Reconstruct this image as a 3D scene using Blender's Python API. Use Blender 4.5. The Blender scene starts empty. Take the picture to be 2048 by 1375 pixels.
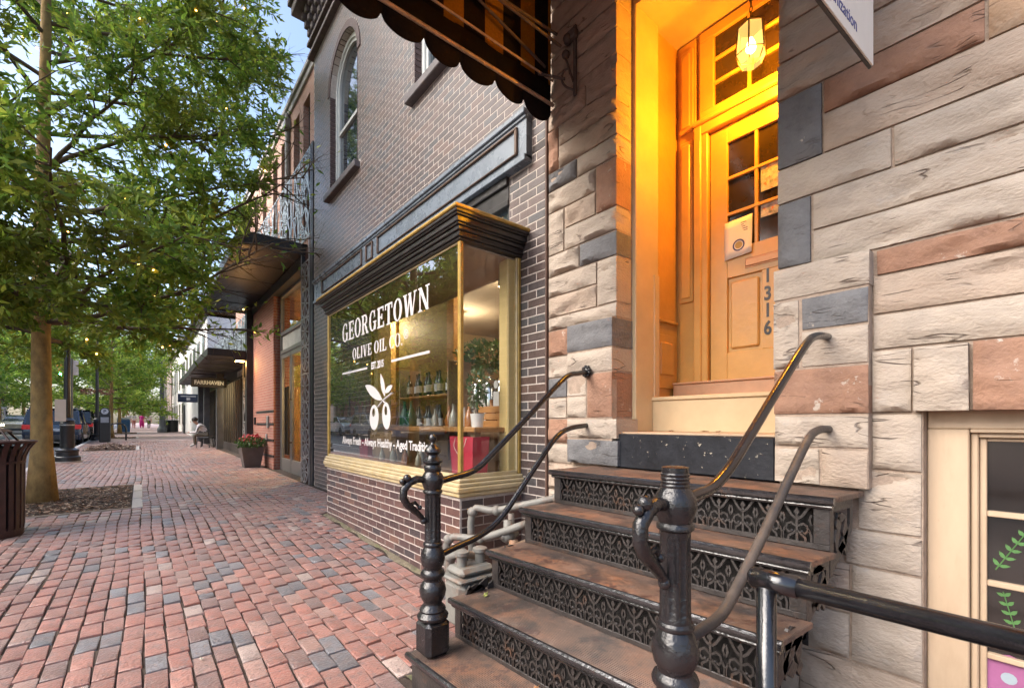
import bpy, bmesh, math, random
import numpy as np
from mathutils import Vector, Matrix, noise

# ------------------------------------------------------------------ camera, sky, sun, exposure
SC = bpy.context.scene
COL = SC.collection
R = math.radians
CZ = 1.25                                   # eye height; X = towards the houses, Y = along the street, Z up
cam_data = bpy.data.cameras.new('camera')
cam_data.lens = 15.93; cam_data.sensor_width = 36.0; cam_data.sensor_fit = 'HORIZONTAL'
cam_data.shift_y = (845 - 687.5) / 2048.0
cam_data.clip_start = 0.05; cam_data.clip_end = 2000
camera = bpy.data.objects.new('camera', cam_data); COL.objects.link(camera)
camera.location = (0, 0, CZ); camera.rotation_euler = (R(90), 0, R(-39.35))
SC.camera = camera

SUN_EL, SUN_AZ = 40.0, 288.0                # azimuth of the sun, degrees clockwise from +Y
world = bpy.data.worlds.new('World'); SC.world = world; world.use_nodes = True
wn = world.node_tree.nodes; wl = world.node_tree.links
sky = wn.new('ShaderNodeTexSky'); sky.sky_type = 'NISHITA'; sky.sun_disc = False
sky.sun_elevation = R(SUN_EL); sky.sun_rotation = R(SUN_AZ); sky.altitude = 20
sky.air_density = 1.0; sky.dust_density = 3.2; sky.ozone_density = 1.6
wl.new(sky.outputs['Color'], wn['Background'].inputs['Color'])
wn['Background'].inputs['Strength'].default_value = 0.085

sun_data = bpy.data.lights.new('sun', 'SUN'); sun_data.energy = 1.5; sun_data.angle = R(60); sun_data.color = (1.0, 0.93, 0.86)
sun = bpy.data.objects.new('sun', sun_data); COL.objects.link(sun)
_az = R(SUN_AZ); _el = R(SUN_EL)
_d = Vector((math.sin(_az) * math.cos(_el), math.cos(_az) * math.cos(_el), math.sin(_el)))
sun.rotation_euler = _d.to_track_quat('Z', 'Y').to_euler()

SC.view_settings.view_transform = 'Standard'; SC.view_settings.look = 'None'
SC.view_settings.exposure = 2.28; SC.view_settings.gamma = 1.0; SC.view_settings.use_curve_mapping = False
SC.render.engine = 'CYCLES'
SC.cycles.use_denoising = True; SC.cycles.max_bounces = 6; SC.cycles.adaptive_threshold = .025; SC.cycles.transparent_max_bounces = 16
SC.cycles.caustics_reflective = False; SC.cycles.caustics_refractive = False

rnd = random.Random(7)
GP = [(-30, -.3), (-5, -.08), (2, -.03), (3.5, .005), (6, .1), (9, .13), (14, .17), (24, .24), (30, .31), (47, .5), (66, .58), (120, .75), (400, 1.2)]
def ground(y, x=0.0):
    for (a, za), (b, zb) in zip(GP, GP[1:]):
        if y <= b:
            return za + (zb - za) * (y - a) / (b - a)
    return GP[-1][1]

# ------------------------------------------------------------------ helpers
def tag(o, label=None, category=None, group=None, kind=None):
    if label: o['label'] = label
    if category: o['category'] = category
    if group: o['group'] = group
    if kind: o['kind'] = kind
    return o
def empty(name, loc=(0, 0, 0), parent=None, rz=0):
    o = bpy.data.objects.new(name, None); COL.objects.link(o)
    o.location = loc; o.rotation_euler = (0, 0, rz); o.empty_display_size = .1
    if parent: o.parent = parent
    return o
def thing(name, label, category, loc=(0, 0, 0), rz=0, group=None):
    return tag(empty(name, loc, None, rz), label, category, group)
def link(name, me, mat=None, parent=None, loc=(0, 0, 0), rot=(0, 0, 0), scale=(1, 1, 1)):
    o = bpy.data.objects.new(name, me); COL.objects.link(o)
    if mat and not me.materials: me.materials.append(mat)
    o.location = loc; o.rotation_euler = rot; o.scale = scale
    if parent: o.parent = parent
    return o
def copy_tree(o, parent=None):
    c = o.copy(); COL.objects.link(c); c.parent = parent
    for ch in list(o.children): copy_tree(ch, c)
    return c

class MB:
    """collects shapes and links them as one mesh object"""
    def __init__(s): s.v = []; s.f = []
    def add(s, vs, fs):
        n = len(s.v); s.v.extend([tuple(p) for p in vs]); s.f.extend([tuple(i + n for i in f) for f in fs]); return s
    def box(s, x0, x1, y0, y1, z0, z1):
        return s.add([(x0, y0, z0), (x1, y0, z0), (x1, y1, z0), (x0, y1, z0), (x0, y0, z1), (x1, y0, z1), (x1, y1, z1), (x0, y1, z1)],
                     [(0, 3, 2, 1), (4, 5, 6, 7), (0, 1, 5, 4), (1, 2, 6, 5), (2, 3, 7, 6), (3, 0, 4, 7)])
    def cbox(s, x0, x1, y0, y1, z0, z1, c=.004):
        a, b = (x0, x1), (y0, y1); d = (z0, z1)
        vs = []; idx = {}
        for i in (0, 1):
            for j in (0, 1):
                for k in (0, 1):
                    sx, sy, sz = (1 - 2 * i), (1 - 2 * j), (1 - 2 * k)
                    idx[i, j, k, 0] = len(vs); vs.append((a[i], b[j] + sy * c, d[k] + sz * c))
                    idx[i, j, k, 1] = len(vs); vs.append((a[i] + sx * c, b[j], d[k] + sz * c))
                    idx[i, j, k, 2] = len(vs); vs.append((a[i] + sx * c, b[j] + sy * c, d[k]))
        g = lambda i, j, k, n: idx[i, j, k, n]
        fs = [(g(0,0,0,0), g(0,0,1,0), g(0,1,1,0), g(0,1,0,0)), (g(1,0,0,0), g(1,1,0,0), g(1,1,1,0), g(1,0,1,0)),
              (g(0,0,0,1), g(1,0,0,1), g(1,0,1,1), g(0,0,1,1)), (g(0,1,0,1), g(0,1,1,1), g(1,1,1,1), g(1,1,0,1)),
              (g(0,0,0,2), g(0,1,0,2), g(1,1,0,2), g(1,0,0,2)), (g(0,0,1,2), g(1,0,1,2), g(1,1,1,2), g(0,1,1,2))]
        for j in (0, 1):
            for k in (0, 1): fs.append((g(0,j,k,1), g(1,j,k,1), g(1,j,k,2), g(0,j,k,2)))
        for i in (0, 1):
            for k in (0, 1): fs.append((g(i,0,k,0), g(i,1,k,0), g(i,1,k,2), g(i,0,k,2)))
        for i in (0, 1):
            for j in (0, 1): fs.append((g(i,j,0,0), g(i,j,1,0), g(i,j,1,1), g(i,j,0,1)))
        for i in (0, 1):
            for j in (0, 1):
                for k in (0, 1): fs.append((g(i,j,k,0), g(i,j,k,1), g(i,j,k,2)))
        return s.add(vs, fs)
    def prism(s, poly, axis, t0, t1):
        """poly of 2-D points extruded along axis: 'x' -> (y,z), 'y' -> (x,z), 'z' -> (x,y)"""
        def P(p, t): return {'x': (t, p[0], p[1]), 'y': (p[0], t, p[1]), 'z': (p[0], p[1], t)}[axis]
        n = len(poly)
        return s.add([P(p, t0) for p in poly] + [P(p, t1) for p in poly],
                     [tuple(range(n))[::-1], tuple(range(n, 2 * n))] + [(i, (i + 1) % n, n + (i + 1) % n, n + i) for i in range(n)])
    def tube(s, path, r, n=10, cap=True):
        path = [Vector(p) for p in path]; m = len(path)
        rs = r if isinstance(r, (list, tuple)) else [r] * m
        t0 = (path[1] - path[0]).normalized()
        up = Vector((0, 0, 1)) if abs(t0.z) < .9 else Vector((1, 0, 0))
        nrm = t0.cross(up).normalized(); vs = []
        for i, p in enumerate(path):
            t = (path[min(i + 1, m - 1)] - path[max(i - 1, 0)]).normalized()
            nrm = (nrm - t * nrm.dot(t)).normalized(); b = t.cross(nrm)
            for k in range(n):
                a = 2 * math.pi * k / n
                vs.append(p + (nrm * math.cos(a) + b * math.sin(a)) * rs[i])
        fs = [(i * n + k, i * n + (k + 1) % n, (i + 1) * n + (k + 1) % n, (i + 1) * n + k) for i in range(m - 1) for k in range(n)]
        if cap: fs += [tuple(range(n))[::-1], tuple(range((m - 1) * n, m * n))]
        return s.add(vs, fs)
    def lathe(s, prof, c=(0, 0, 0), n=20, flute=None):
        vs = []; m = len(prof)
        for (r, z) in prof:
            for k in range(n):
                a = 2 * math.pi * k / n
                q = r * (flute(k, z) if flute else 1)
                vs.append((c[0] + q * math.cos(a), c[1] + q * math.sin(a), c[2] + z))
        fs = [(i * n + k, i * n + (k + 1) % n, (i + 1) * n + (k + 1) % n, (i + 1) * n + k) for i in range(m - 1) for k in range(n)]
        fs += [tuple(range(n))[::-1], tuple(range((m - 1) * n, m * n))]
        return s.add(vs, fs)
    def ball(s, c, r, n=12, m=8, sc=(1, 1, 1)):
        vs = [(c[0], c[1], c[2] - r * sc[2])]
        for i in range(1, m):
            ph = -math.pi / 2 + math.pi * i / m
            for k in range(n):
                a = 2 * math.pi * k / n
                vs.append((c[0] + r * sc[0] * math.cos(ph) * math.cos(a), c[1] + r * sc[1] * math.cos(ph) * math.sin(a), c[2] + r * sc[2] * math.sin(ph)))
        vs.append((c[0], c[1], c[2] + r * sc[2])); t = len(vs) - 1
        fs = [(0, 1 + (k + 1) % n, 1 + k) for k in range(n)]
        for i in range(m - 2):
            fs += [(1 + i * n + k, 1 + i * n + (k + 1) % n, 1 + (i + 1) * n + (k + 1) % n, 1 + (i + 1) * n + k) for k in range(n)]
        fs += [(t, 1 + (m - 2) * n + k, 1 + (m - 2) * n + (k + 1) % n) for k in range(n)]
        return s.add(vs, fs)
    def moved(s, M): s.v = [tuple(M @ Vector(p)) for p in s.v]; return s
    def mesh(s, name, smooth=False):
        me = bpy.data.meshes.new(name); me.from_pydata(s.v, [], s.f)
        bm = bmesh.new(); bm.from_mesh(me); bmesh.ops.recalc_face_normals(bm, faces=bm.faces); bm.to_mesh(me); bm.free()
        if smooth:
            me.polygons.foreach_set('use_smooth', [True] * len(me.polygons))
            if smooth != 'all':
                try: me.set_sharp_from_angle(angle=R(smooth if smooth is not True else 40))
                except Exception: pass
        me.update(); return me
    def build(s, name, mat=None, parent=None, smooth=False, loc=(0, 0, 0), rot=(0, 0, 0)):
        return link(name, s.mesh(name, smooth), mat, parent, loc, rot)

def sweep_profile(prof, path_pts, closed=False):
    pass

# ------------------------------------------------------------------ materials
MATS = {}
def mat(name, col=(.5, .5, .5), rough=.6, metal=0, var=.12, scale=6, bump=.15, bscale=40, spec=.5, tint=None, stain=None, coat=0, emit=None, estr=1, stretch=None, transl=0, sheen=0):
    """principled material with noise in colour and relief; tint: None, 'object' (object colour) or 'attr' (per-piece colour)"""
    if name in MATS: return MATS[name]
    m = bpy.data.materials.new(name); m.use_nodes = True; nt = m.node_tree; N = nt.nodes; L = nt.links
    b = N['Principled BSDF']; b.inputs['Roughness'].default_value = rough; b.inputs['Metallic'].default_value = metal
    b.inputs['Specular IOR Level'].default_value = spec; b.inputs['Coat Weight'].default_value = coat
    tc = N.new('ShaderNodeTexCoord'); vec = tc.outputs['Object']
    if tint == 'object':
        info = N.new('ShaderNodeObjectInfo'); ad = N.new('ShaderNodeVectorMath'); ad.operation = 'MULTIPLY_ADD'
        ad.inputs[1].default_value = (1, 1, 1)
        cmb = N.new('ShaderNodeCombineXYZ'); mu = N.new('ShaderNodeMath'); mu.operation = 'MULTIPLY'; mu.inputs[1].default_value = 37.0
        L.new(info.outputs['Random'], mu.inputs[0]); L.new(mu.outputs[0], cmb.inputs[0]); L.new(mu.outputs[0], cmb.inputs[1])
        L.new(vec, ad.inputs[0]); L.new(cmb.outputs[0], ad.inputs[2]); vec = ad.outputs[0]
    if stretch:
        mp = N.new('ShaderNodeMapping'); mp.inputs['Scale'].default_value = stretch; L.new(vec, mp.inputs[0]); vec = mp.outputs[0]
    if tint == 'object': base = info.outputs['Color']
    elif tint == 'attr':
        at = N.new('ShaderNodeAttribute'); at.attribute_name = 'tint'; base = at.outputs['Color']
    else:
        rg = N.new('ShaderNodeRGB'); rg.outputs[0].default_value = (*col, 1); base = rg.outputs[0]
    no = N.new('ShaderNodeTexNoise'); no.inputs['Scale'].default_value = scale; no.inputs['Detail'].default_value = 6; no.inputs['Roughness'].default_value = .65
    L.new(vec, no.inputs['Vector'])
    mr = N.new('ShaderNodeMapRange'); mr.inputs[1].default_value = .25; mr.inputs[2].default_value = .75
    mr.inputs[3].default_value = 1 - var * 1.6; mr.inputs[4].default_value = 1 + var * 1.6
    L.new(no.outputs['Fac'], mr.inputs[0])
    mx = N.new('ShaderNodeVectorMath'); mx.operation = 'SCALE'; L.new(base, mx.inputs[0]); L.new(mr.outputs[0], mx.inputs['Scale'])
    cur = mx.outputs[0]
    if stain:
        for (scol, sscale, lo, hi, amt) in stain:
            n2 = N.new('ShaderNodeTexNoise'); n2.inputs['Scale'].default_value = sscale; n2.inputs['Detail'].default_value = 7; n2.inputs['Roughness'].default_value = .7
            L.new(vec, n2.inputs['Vector'])
            m2 = N.new('ShaderNodeMapRange'); m2.inputs[1].default_value = lo; m2.inputs[2].default_value = hi; m2.inputs[4].default_value = amt
            L.new(n2.outputs['Fac'], m2.inputs[0])
            mm = N.new('ShaderNodeMix'); mm.data_type = 'RGBA'; L.new(m2.outputs[0], mm.inputs[0]); L.new(cur, mm.inputs[6])
            mm.inputs[7].default_value = (*scol, 1); cur = mm.outputs[2]
    L.new(cur, b.inputs['Base Color'])
    rr = N.new('ShaderNodeMapRange'); rr.inputs[3].default_value = max(.03, rough - .12); rr.inputs[4].default_value = min(1, rough + .12)
    L.new(no.outputs['Fac'], rr.inputs[0]); L.new(rr.outputs[0], b.inputs['Roughness'])
    if bump:
        nb = N.new('ShaderNodeTexNoise'); nb.inputs['Scale'].default_value = bscale; nb.inputs['Detail'].default_value = 5; L.new(vec, nb.inputs['Vector'])
        bp = N.new('ShaderNodeBump'); bp.inputs['Strength'].default_value = bump; bp.inputs['Distance'].default_value = .01
        L.new(nb.outputs['Fac'], bp.inputs['Height']); L.new(bp.outputs[0], b.inputs['Normal'])
    if sheen: b.inputs['Sheen Weight'].default_value = sheen; b.inputs['Sheen Roughness'].default_value = .45
    if emit:
        b.inputs['Emission Color'].default_value = (*emit, 1); b.inputs['Emission Strength'].default_value = estr
    if transl:
        tr = N.new('ShaderNodeBsdfTranslucent'); ms = N.new('ShaderNodeMixShader'); ms.inputs[0].default_value = transl
        L.new(cur, tr.inputs[0]); L.new(b.outputs[0], ms.inputs[1]); L.new(tr.outputs[0], ms.inputs[2])
        L.new(ms.outputs[0], N['Material Output'].inputs['Surface'])
    MATS[name] = m; return m
def glow(name, col, strength):
    if name in MATS: return MATS[name]
    m = bpy.data.materials.new(name); m.use_nodes = True; N = m.node_tree.nodes
    e = N.new('ShaderNodeEmission'); e.inputs[0].default_value = (*col, 1); e.inputs[1].default_value = strength
    m.node_tree.links.new(e.outputs[0], N['Material Output'].inputs['Surface']); MATS[name] = m; return m
def pane(name, col=(.95, .97, .96), ior=1.5, rough=.0, gain=1.6):
    """thin window glass: clear with mirror reflections that grow at grazing angles"""
    if name in MATS: return MATS[name]
    m = bpy.data.materials.new(name); m.use_nodes = True; N = m.node_tree.nodes; L = m.node_tree.links
    t = N.new('ShaderNodeBsdfTransparent'); t.inputs[0].default_value = (*col, 1)
    g = N.new('ShaderNodeBsdfGlossy'); g.inputs['Roughness'].default_value = rough
    ge = N.new('ShaderNodeNewGeometry'); dt = N.new('ShaderNodeVectorMath'); dt.operation = 'DOT_PRODUCT'; L.new(ge.outputs['Normal'], dt.inputs[0]); L.new(ge.outputs['Incoming'], dt.inputs[1])
    ab = N.new('ShaderNodeMath'); ab.operation = 'ABSOLUTE'; L.new(dt.outputs['Value'], ab.inputs[0])
    iv = N.new('ShaderNodeMath'); iv.operation = 'SUBTRACT'; iv.inputs[0].default_value = 1; L.new(ab.outputs[0], iv.inputs[1])
    pw = N.new('ShaderNodeMath'); pw.operation = 'POWER'; pw.inputs[1].default_value = 5; L.new(iv.outputs[0], pw.inputs[0])
    k = N.new('ShaderNodeMath'); k.operation = 'MULTIPLY_ADD'; k.inputs[1].default_value = .92 * gain; k.inputs[2].default_value = .08 * gain; k.use_clamp = True; L.new(pw.outputs[0], k.inputs[0])
    x = N.new('ShaderNodeMixShader'); L.new(k.outputs[0], x.inputs[0])
    L.new(t.outputs[0], x.inputs[1]); L.new(g.outputs[0], x.inputs[2]); L.new(x.outputs[0], N['Material Output'].inputs['Surface'])
    MATS[name] = m; return m

def np_mesh(name, V, F, tint=None, smooth=False):
    """mesh from numpy quads; tint = one colour per face"""
    me = bpy.data.meshes.new(name); V = np.asarray(V, np.float32); F = np.asarray(F, np.int32)
    nv, nf, k = len(V), len(F), F.shape[1]
    me.vertices.add(nv); me.vertices.foreach_set('co', V.ravel())
    me.loops.add(nf * k); me.loops.foreach_set('vertex_index', F.ravel())
    me.polygons.add(nf); me.polygons.foreach_set('loop_start', np.arange(0, nf * k, k, dtype=np.int32))
    if tint is not None:
        a = me.attributes.new('tint', 'FLOAT_COLOR', 'CORNER')
        c = np.ones((nf * k, 4), np.float32); c[:, :3] = np.repeat(np.asarray(tint, np.float32), k, axis=0); a.data.foreach_set('color', c.ravel())
    me.update(calc_edges=True); me.validate()
    if smooth: me.polygons.foreach_set('use_smooth', [True] * len(me.polygons))
    return me
def text_mesh(name, body, size, mat_, parent, M, extrude=.0008, bold=0.0, sx=1.0, align='LEFT'):
    cu = bpy.data.curves.new(name, 'FONT'); cu.body = body; cu.size = size; cu.extrude = extrude; cu.offset = bold; cu.align_x = align
    cu.resolution_u = 3
    tmp = bpy.data.objects.new(name + '_tmp', cu); COL.objects.link(tmp)
    dg = bpy.context.evaluated_depsgraph_get(); me = bpy.data.meshes.new_from_object(tmp.evaluated_get(dg))
    bpy.data.objects.remove(tmp); bpy.data.curves.remove(cu)
    me.transform(M @ Matrix.Diagonal((sx, 1, 1, 1))); me.materials.clear(); me.materials.append(mat_)
    return link(name, me, None, parent)
def frame_matrix(origin, right, up):
    r = Vector(right).normalized(); u = Vector(up).normalized(); n = r.cross(u)
    return Matrix(((r.x, u.x, n.x, origin[0]), (r.y, u.y, n.y, origin[1]), (r.z, u.z, n.z, origin[2]), (0, 0, 0, 1)))
def project(p):
    a = R(39.35); c, s = math.cos(a), math.sin(a)
    d = p[0] * s + p[1] * c; xr = p[0] * c - p[1] * s
    return (1024 + 906 * xr / d, 845 - 906 * (p[2] - CZ) / d, d) if d > .05 else None
# ------------------------------------------------------------------ ground, road, kerb, sidewalk with its brick pavers
WALLX, BAYX, KERBX = 2.42, 1.82, -1.95
def strip(name, x0, x1, dz, mat_, ys, kind='structure', zx=None, parent=None):
    v = []; f = []
    for y in ys:
        v += [(x0, y, ground(y) + dz), (x1, y, ground(y) + dz)]
    for i in range(len(ys) - 1): f.append((2 * i, 2 * i + 1, 2 * i + 3, 2 * i + 2))
    o = MB().add(v, f).build(name, mat_, parent); o['kind'] = kind; return o
YS = [-30, -5, 0, 2, 3.5, 4.5, 6, 7.5, 9, 11.5, 14, 19, 24, 30, 38, 47, 56, 66, 90, 120, 200, 400]
m_joint = mat('joint_soil', (.05, .034, .025), .95, var=.3, scale=40, bump=.5, bscale=120)
m_asphalt = mat('asphalt', (.10, .10, .105), .75, var=.12, scale=3, bump=.25, bscale=160, stain=[((.16, .16, .17), 1.2, .45, .7, .5)])
m_granite = mat('granite_pale', (.50, .47, .45), .7, var=.12, scale=30, bump=.15, bscale=80)
m_far = mat('far_paving', (.25, .2, .18), .85, var=.15, scale=.6)
E0 = tag(MB().add([(-300, -100, -.9), (300, -100, -.9), (300, 600, -.2), (-300, 600, -.2)], [(0, 1, 2, 3)]).build('ground', m_far), kind='structure')
road = strip('road', -10.4, KERBX - .14, -.14, m_asphalt, YS)
far_walk = strip('far_sidewalk', -16, -10.4, -.01, m_far, YS)
kerb_mb = MB()
ky = 0
for a, b in zip(YS[3:-3], YS[4:-2]):
    n = max(1, round((b - a) / 1.6))
    for i in range(n):
        y0 = a + (b - a) * i / n; y1 = a + (b - a) * (i + 1) / n
        z0, z1 = ground(y0), ground(y1)
        kerb_mb.add([(KERBX - .15, y0 + .006, z0 - .2), (KERBX, y0 + .006, z0 - .2), (KERBX, y1 - .006, z1 - .2), (KERBX - .15, y1 - .006, z1 - .2),
                     (KERBX - .14, y0 + .006, z0 + .005), (KERBX, y0 + .006, z0 + .005), (KERBX, y1 - .006, z1 + .005), (KERBX - .14, y1 - .006, z1 + .005)],
                    [(0, 3, 2, 1), (4, 5, 6, 7), (0, 1, 5, 4), (1, 2, 6, 5), (2, 3, 7, 6), (3, 0, 4, 7)])
tag(kerb_mb.build('kerb', m_granite), kind='structure')
white_paint = mat('road_paint', (.7, .7, .68), .7, var=.2, scale=8)
for y0 in (22, 28.5, 35, 41.5):
    tag(MB().add([(-4.35, y0, ground(y0) - .134), (-4.25, y0, ground(y0) - .134), (-4.25, y0 + 5.2, ground(y0 + 5.2) - .134), (-4.35, y0 + 5.2, ground(y0 + 5.2) - .134)], [(0, 1, 2, 3)]).build('parking_line', white_paint), kind='structure')
tag(MB().add([(-6.1, -20, ground(-20) - .134), (-5.98, -20, ground(-20) - .134), (-5.98, 2, ground(2) - .134), (-6.1, 2, ground(2) - .134)] , [(0, 1, 2, 3)]).build('centre_line', mat('yellow_paint', (.6, .42, .08), .7)), kind='structure')

m_far_brick = mat('far_brick_paving', (.33, .235, .215), .62, var=.2, scale=9, bump=.3, bscale=30)
sidewalk = strip('sidewalk', KERBX, 2.9, -.0115, m_joint, YS[:14])
far_paving = strip('sidewalk_beyond', KERBX, 3.2, -.004, m_far_brick, YS[13:])

PITS = [(-1.55, -.09, 7.85, 10.55), (-1.6, -.15, 22.3, 25.0), (-1.6, -.2, 34, 36.5), (-1.6, -.2, 43, 46)]
m_paver_o = mat('paver_brick', rough=.46, var=.16, scale=14, bump=.7, bscale=60, tint='object', spec=.8, sheen=.25, stain=[((.11, .09, .09), 13, .52, .62, .6), ((.38, .27, .23), 20, .54, .68, .35), ((.05, .035, .03), 55, .575, .615, .8), ((.13, .07, .052), 8, .47, .66, .5)])
m_paver_a = mat('paver_brick_field', rough=.46, var=.16, scale=14, bump=.7, bscale=60, tint='attr', spec=.8, sheen=.25, stain=[((.11, .09, .09), 13, .52, .62, .6), ((.38, .27, .23), 20, .54, .68, .35), ((.05, .035, .03), 55, .575, .615, .8), ((.13, .07, .052), 8, .47, .66, .5)])
PAVER_COLS = [((.30, .112, .080), 32), ((.33, .14, .104), 28), ((.24, .10, .075), 18), ((.31, .175, .14), 11), ((.18, .095, .08), 8), ((.10, .10, .112), 7), ((.155, .155, .17), 6), ((.40, .30, .26), 5)]
def pick(cols, r):
    t = r.random() * sum(w for _, w in cols)
    for c, w in cols:
        t -= w
        if t <= 0: break
    k = .74 + .24 * r.random()
    return tuple(x * k for x in c)
def blocked(x, y):
    if x > 2.36 - (0.02 if y > 8.6 else 0): return True
    if y > 8.6 and x > 2.38: return True
    if 2.80 < y < 5.92 and x > 1.80: return True
    if .5 < y < 2.09 and x > .985: return True
    for (a, b, c, d) in PITS:
        if a - .02 < x < b + .13 and c - .02 < y < d + .02: return True
    return False
RW, BL = .0975, .2025
pr_ = random.Random(11)
pavers = []
row_i = 0; x = KERBX + .06
while x < 2.40:
    off = pr_.random() * BL if row_i % 3 == 0 else (BL * .5 * (row_i % 2) + pr_.uniform(-.03, .03))
    y = .9 - 12 * BL + off
    ph = pr_.random() * 6
    while y < 30:
        L_ = BL * (1 + pr_.uniform(-.03, .03)); 
        wob = .011 * math.sin(y * 1.7 + row_i * .35) + .008 * math.sin(y * .63 + row_i * .21 + 2) + .0035 * math.sin(y * 5 + ph)
        if pr_.random() < .035: parts = [(y, L_ * .5), (y + L_ * .5, L_ * .5)]
        else: parts = [(y, L_)]
        for (yy, ll) in parts:
            xc, yc = x + wob, yy + ll / 2
            if blocked(xc, yc): continue
            q = project((xc, yc, ground(yc)))
            cool = noise.noise((xc * .7, yc * .5, 3.1))
            col = pick(PAVER_COLS, pr_)
            und = .010 * noise.noise((xc * .9, yc * .9, 0))
            area = ll * RW / q[2] ** 3 if (q and -30 < q[0] < 900 and q[1] < 1390) else 0
            pavers.append((xc, yc, ground(yc) + und + pr_.uniform(-.0025, .0025), ll - pr_.uniform(.003, .007), RW - pr_.uniform(.0035, .0095), pr_.gauss(0, .013), pr_.gauss(0, .010), pr_.gauss(0, .018), col, area))
        y += L_
    x += RW; row_i += 1
def paver_unit(seed):
    r = random.Random(seed); c = .006; v = []
    for (sx, sy) in ((-1, -1), (1, -1), (1, 1), (-1, 1)):
        jx, jy = r.uniform(-.0025, .0025), r.uniform(-.003, .003)
        for (ins, z) in ((0, -.022), (0, -.006), (.0025, -.0018), (.007, .0)):
            v.append((sx * (.5 * .0975 - ins * 1.0) + jx, sy * (.5 * .2 - ins) + jy, z + (r.uniform(-.0012, .0012) if z == 0 else 0)))
    f = []
    for i in range(4):
        j = (i + 1) % 4
        for l in range(3): f.append((i * 4 + l, j * 4 + l, j * 4 + l + 1, i * 4 + l + 1))
    f.append((3, 7, 11, 15))
    return v, f
UNITS = [paver_unit(i) for i in range(7)]
unit_meshes = []
for i, (v, f) in enumerate(UNITS):
    me = MB().add(v, f).mesh('paver_brick', True); me.materials.append(m_paver_o); unit_meshes.append(me)
pavers.sort(key=lambda p: -p[9])
for i, p in enumerate(pavers[:300]):
    o = link('brick', unit_meshes[i % 7], None, sidewalk, (p[0], p[1], p[2]), (p[5], p[6], p[7]), (p[4] / .0975, p[3] / .2, 1)); o.color = (*p[8], 1)
rest = pavers[300:]
n = len(rest); V = np.zeros((n, 16, 3), np.float32); Fu = np.array(UNITS[0][1], np.int64)
UV = [np.array(u[0], np.float32) for u in UNITS]
for i, p in enumerate(rest):
    u = UV[i % 7].copy(); u[:, 0] *= p[4] / .0975; u[:, 1] *= p[3] / .2
    cz, sz = math.cos(p[7]), math.sin(p[7])
    xx = u[:, 0] * cz - u[:, 1] * sz; yy = u[:, 0] * sz + u[:, 1] * cz
    V[i, :, 0] = xx + p[0]; V[i, :, 1] = yy + p[1]; V[i, :, 2] = u[:, 2] + p[2] + yy * p[5] - xx * p[6]
Fq = (Fu[None] + (np.arange(n) * 16)[:, None, None]).reshape(-1, 4)
me = np_mesh('brick_field', V.reshape(-1, 3), Fq, np.repeat(np.array([p[8] for p in rest]), len(Fu), axis=0))
me.materials.append(m_paver_a)
o = link('brick_field', me, None, sidewalk); o['kind'] = 'stuff'

# tree pits: soil with mulch chips, pale stone edging
m_soil = mat('pit_soil', (.07, .04, .028), .95, var=.35, scale=30, bump=.6, bscale=90)
m_mulch = mat('mulch', (.16, .085, .05), .85, var=.3, scale=60, tint='attr', bump=.2)
for pi, (a, b, c, d) in enumerate(PITS):
    zc = ground((c + d) / 2)
    soil = strip('tree_pit_soil', a, b, -.03 if pi != 1 else .02, m_soil, [c, (c + d) / 2, d])
    cnt = 5200 if pi == 0 else 1400
    rr = np.random.RandomState(40 + pi); sz = 1 if pi == 0 else 2
    P = np.stack([rr.uniform(a + .02, b - .02, cnt), rr.uniform(c + .02, d - .02, cnt), np.zeros(cnt)], 1)
    P[:, 2] = [ground(y) for y in P[:, 1]]; P[:, 2] += rr.uniform(-.03, .012, cnt)
    if pi == 1: P[:, 2] += .16 * np.exp(-(((P[:, 0] + .9) / .42) ** 2 + ((P[:, 1] - 23.7) / .8) ** 2)) + .05
    ang = rr.uniform(0, 6.28, cnt); L_ = rr.uniform(.012, .032, cnt) * sz; W_ = rr.uniform(.004, .011, cnt) * sz; t1 = rr.uniform(-.35, .35, cnt); t2 = rr.uniform(-.4, .4, cnt)
    ax = np.stack([np.cos(ang), np.sin(ang), t1], 1) * L_[:, None]; bx = np.stack([-np.sin(ang), np.cos(ang), t2], 1) * W_[:, None]
    V = np.stack([P - ax - bx, P + ax - bx, P + ax + bx, P - ax + bx], 1).reshape(-1, 3)
    F = np.arange(cnt * 4).reshape(-1, 4)
    k = rr.rand(cnt)[:, None]; tint = np.where(k < .25, np.array([[.40, .31, .24]]), np.where(k < .6, np.array([[.21, .115, .07]]), np.array([[.09, .045, .03]]))) * rr.uniform(.7, 1.25, (cnt, 1))
    me = np_mesh('mulch', V, F, tint); me.materials.append(m_mulch)
    tag(link('mulch', me), ('shredded brown bark mulch around the nearest tree', 'bark mulch heaped in the second tree pit', 'bark mulch in the third tree pit', 'bark mulch in the farthest tree pit')[pi], 'mulch', kind='stuff')
    for e0, e1, nm in ((c, d, 3),):
        for i in range(nm):
            y0 = e0 + (e1 - e0) * i / nm; y1 = e0 + (e1 - e0) * (i + 1) / nm
            z = ground((y0 + y1) / 2)
            link('edging_stone', MB().cbox(b, b + .115, y0 + .004, y1 - .004, -.05, .004, .004).mesh('edging_stone'), m_granite, sidewalk, (0, 0, z))
    for ye in (c, d):
        link('edging_stone', MB().cbox(a, b, ye - .012, ye + .012, -.05, .012, .003).mesh('edging_stone'), mat('edging_steel', (.3, .25, .2), .7), sidewalk, (0, 0, ground(ye)))
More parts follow.
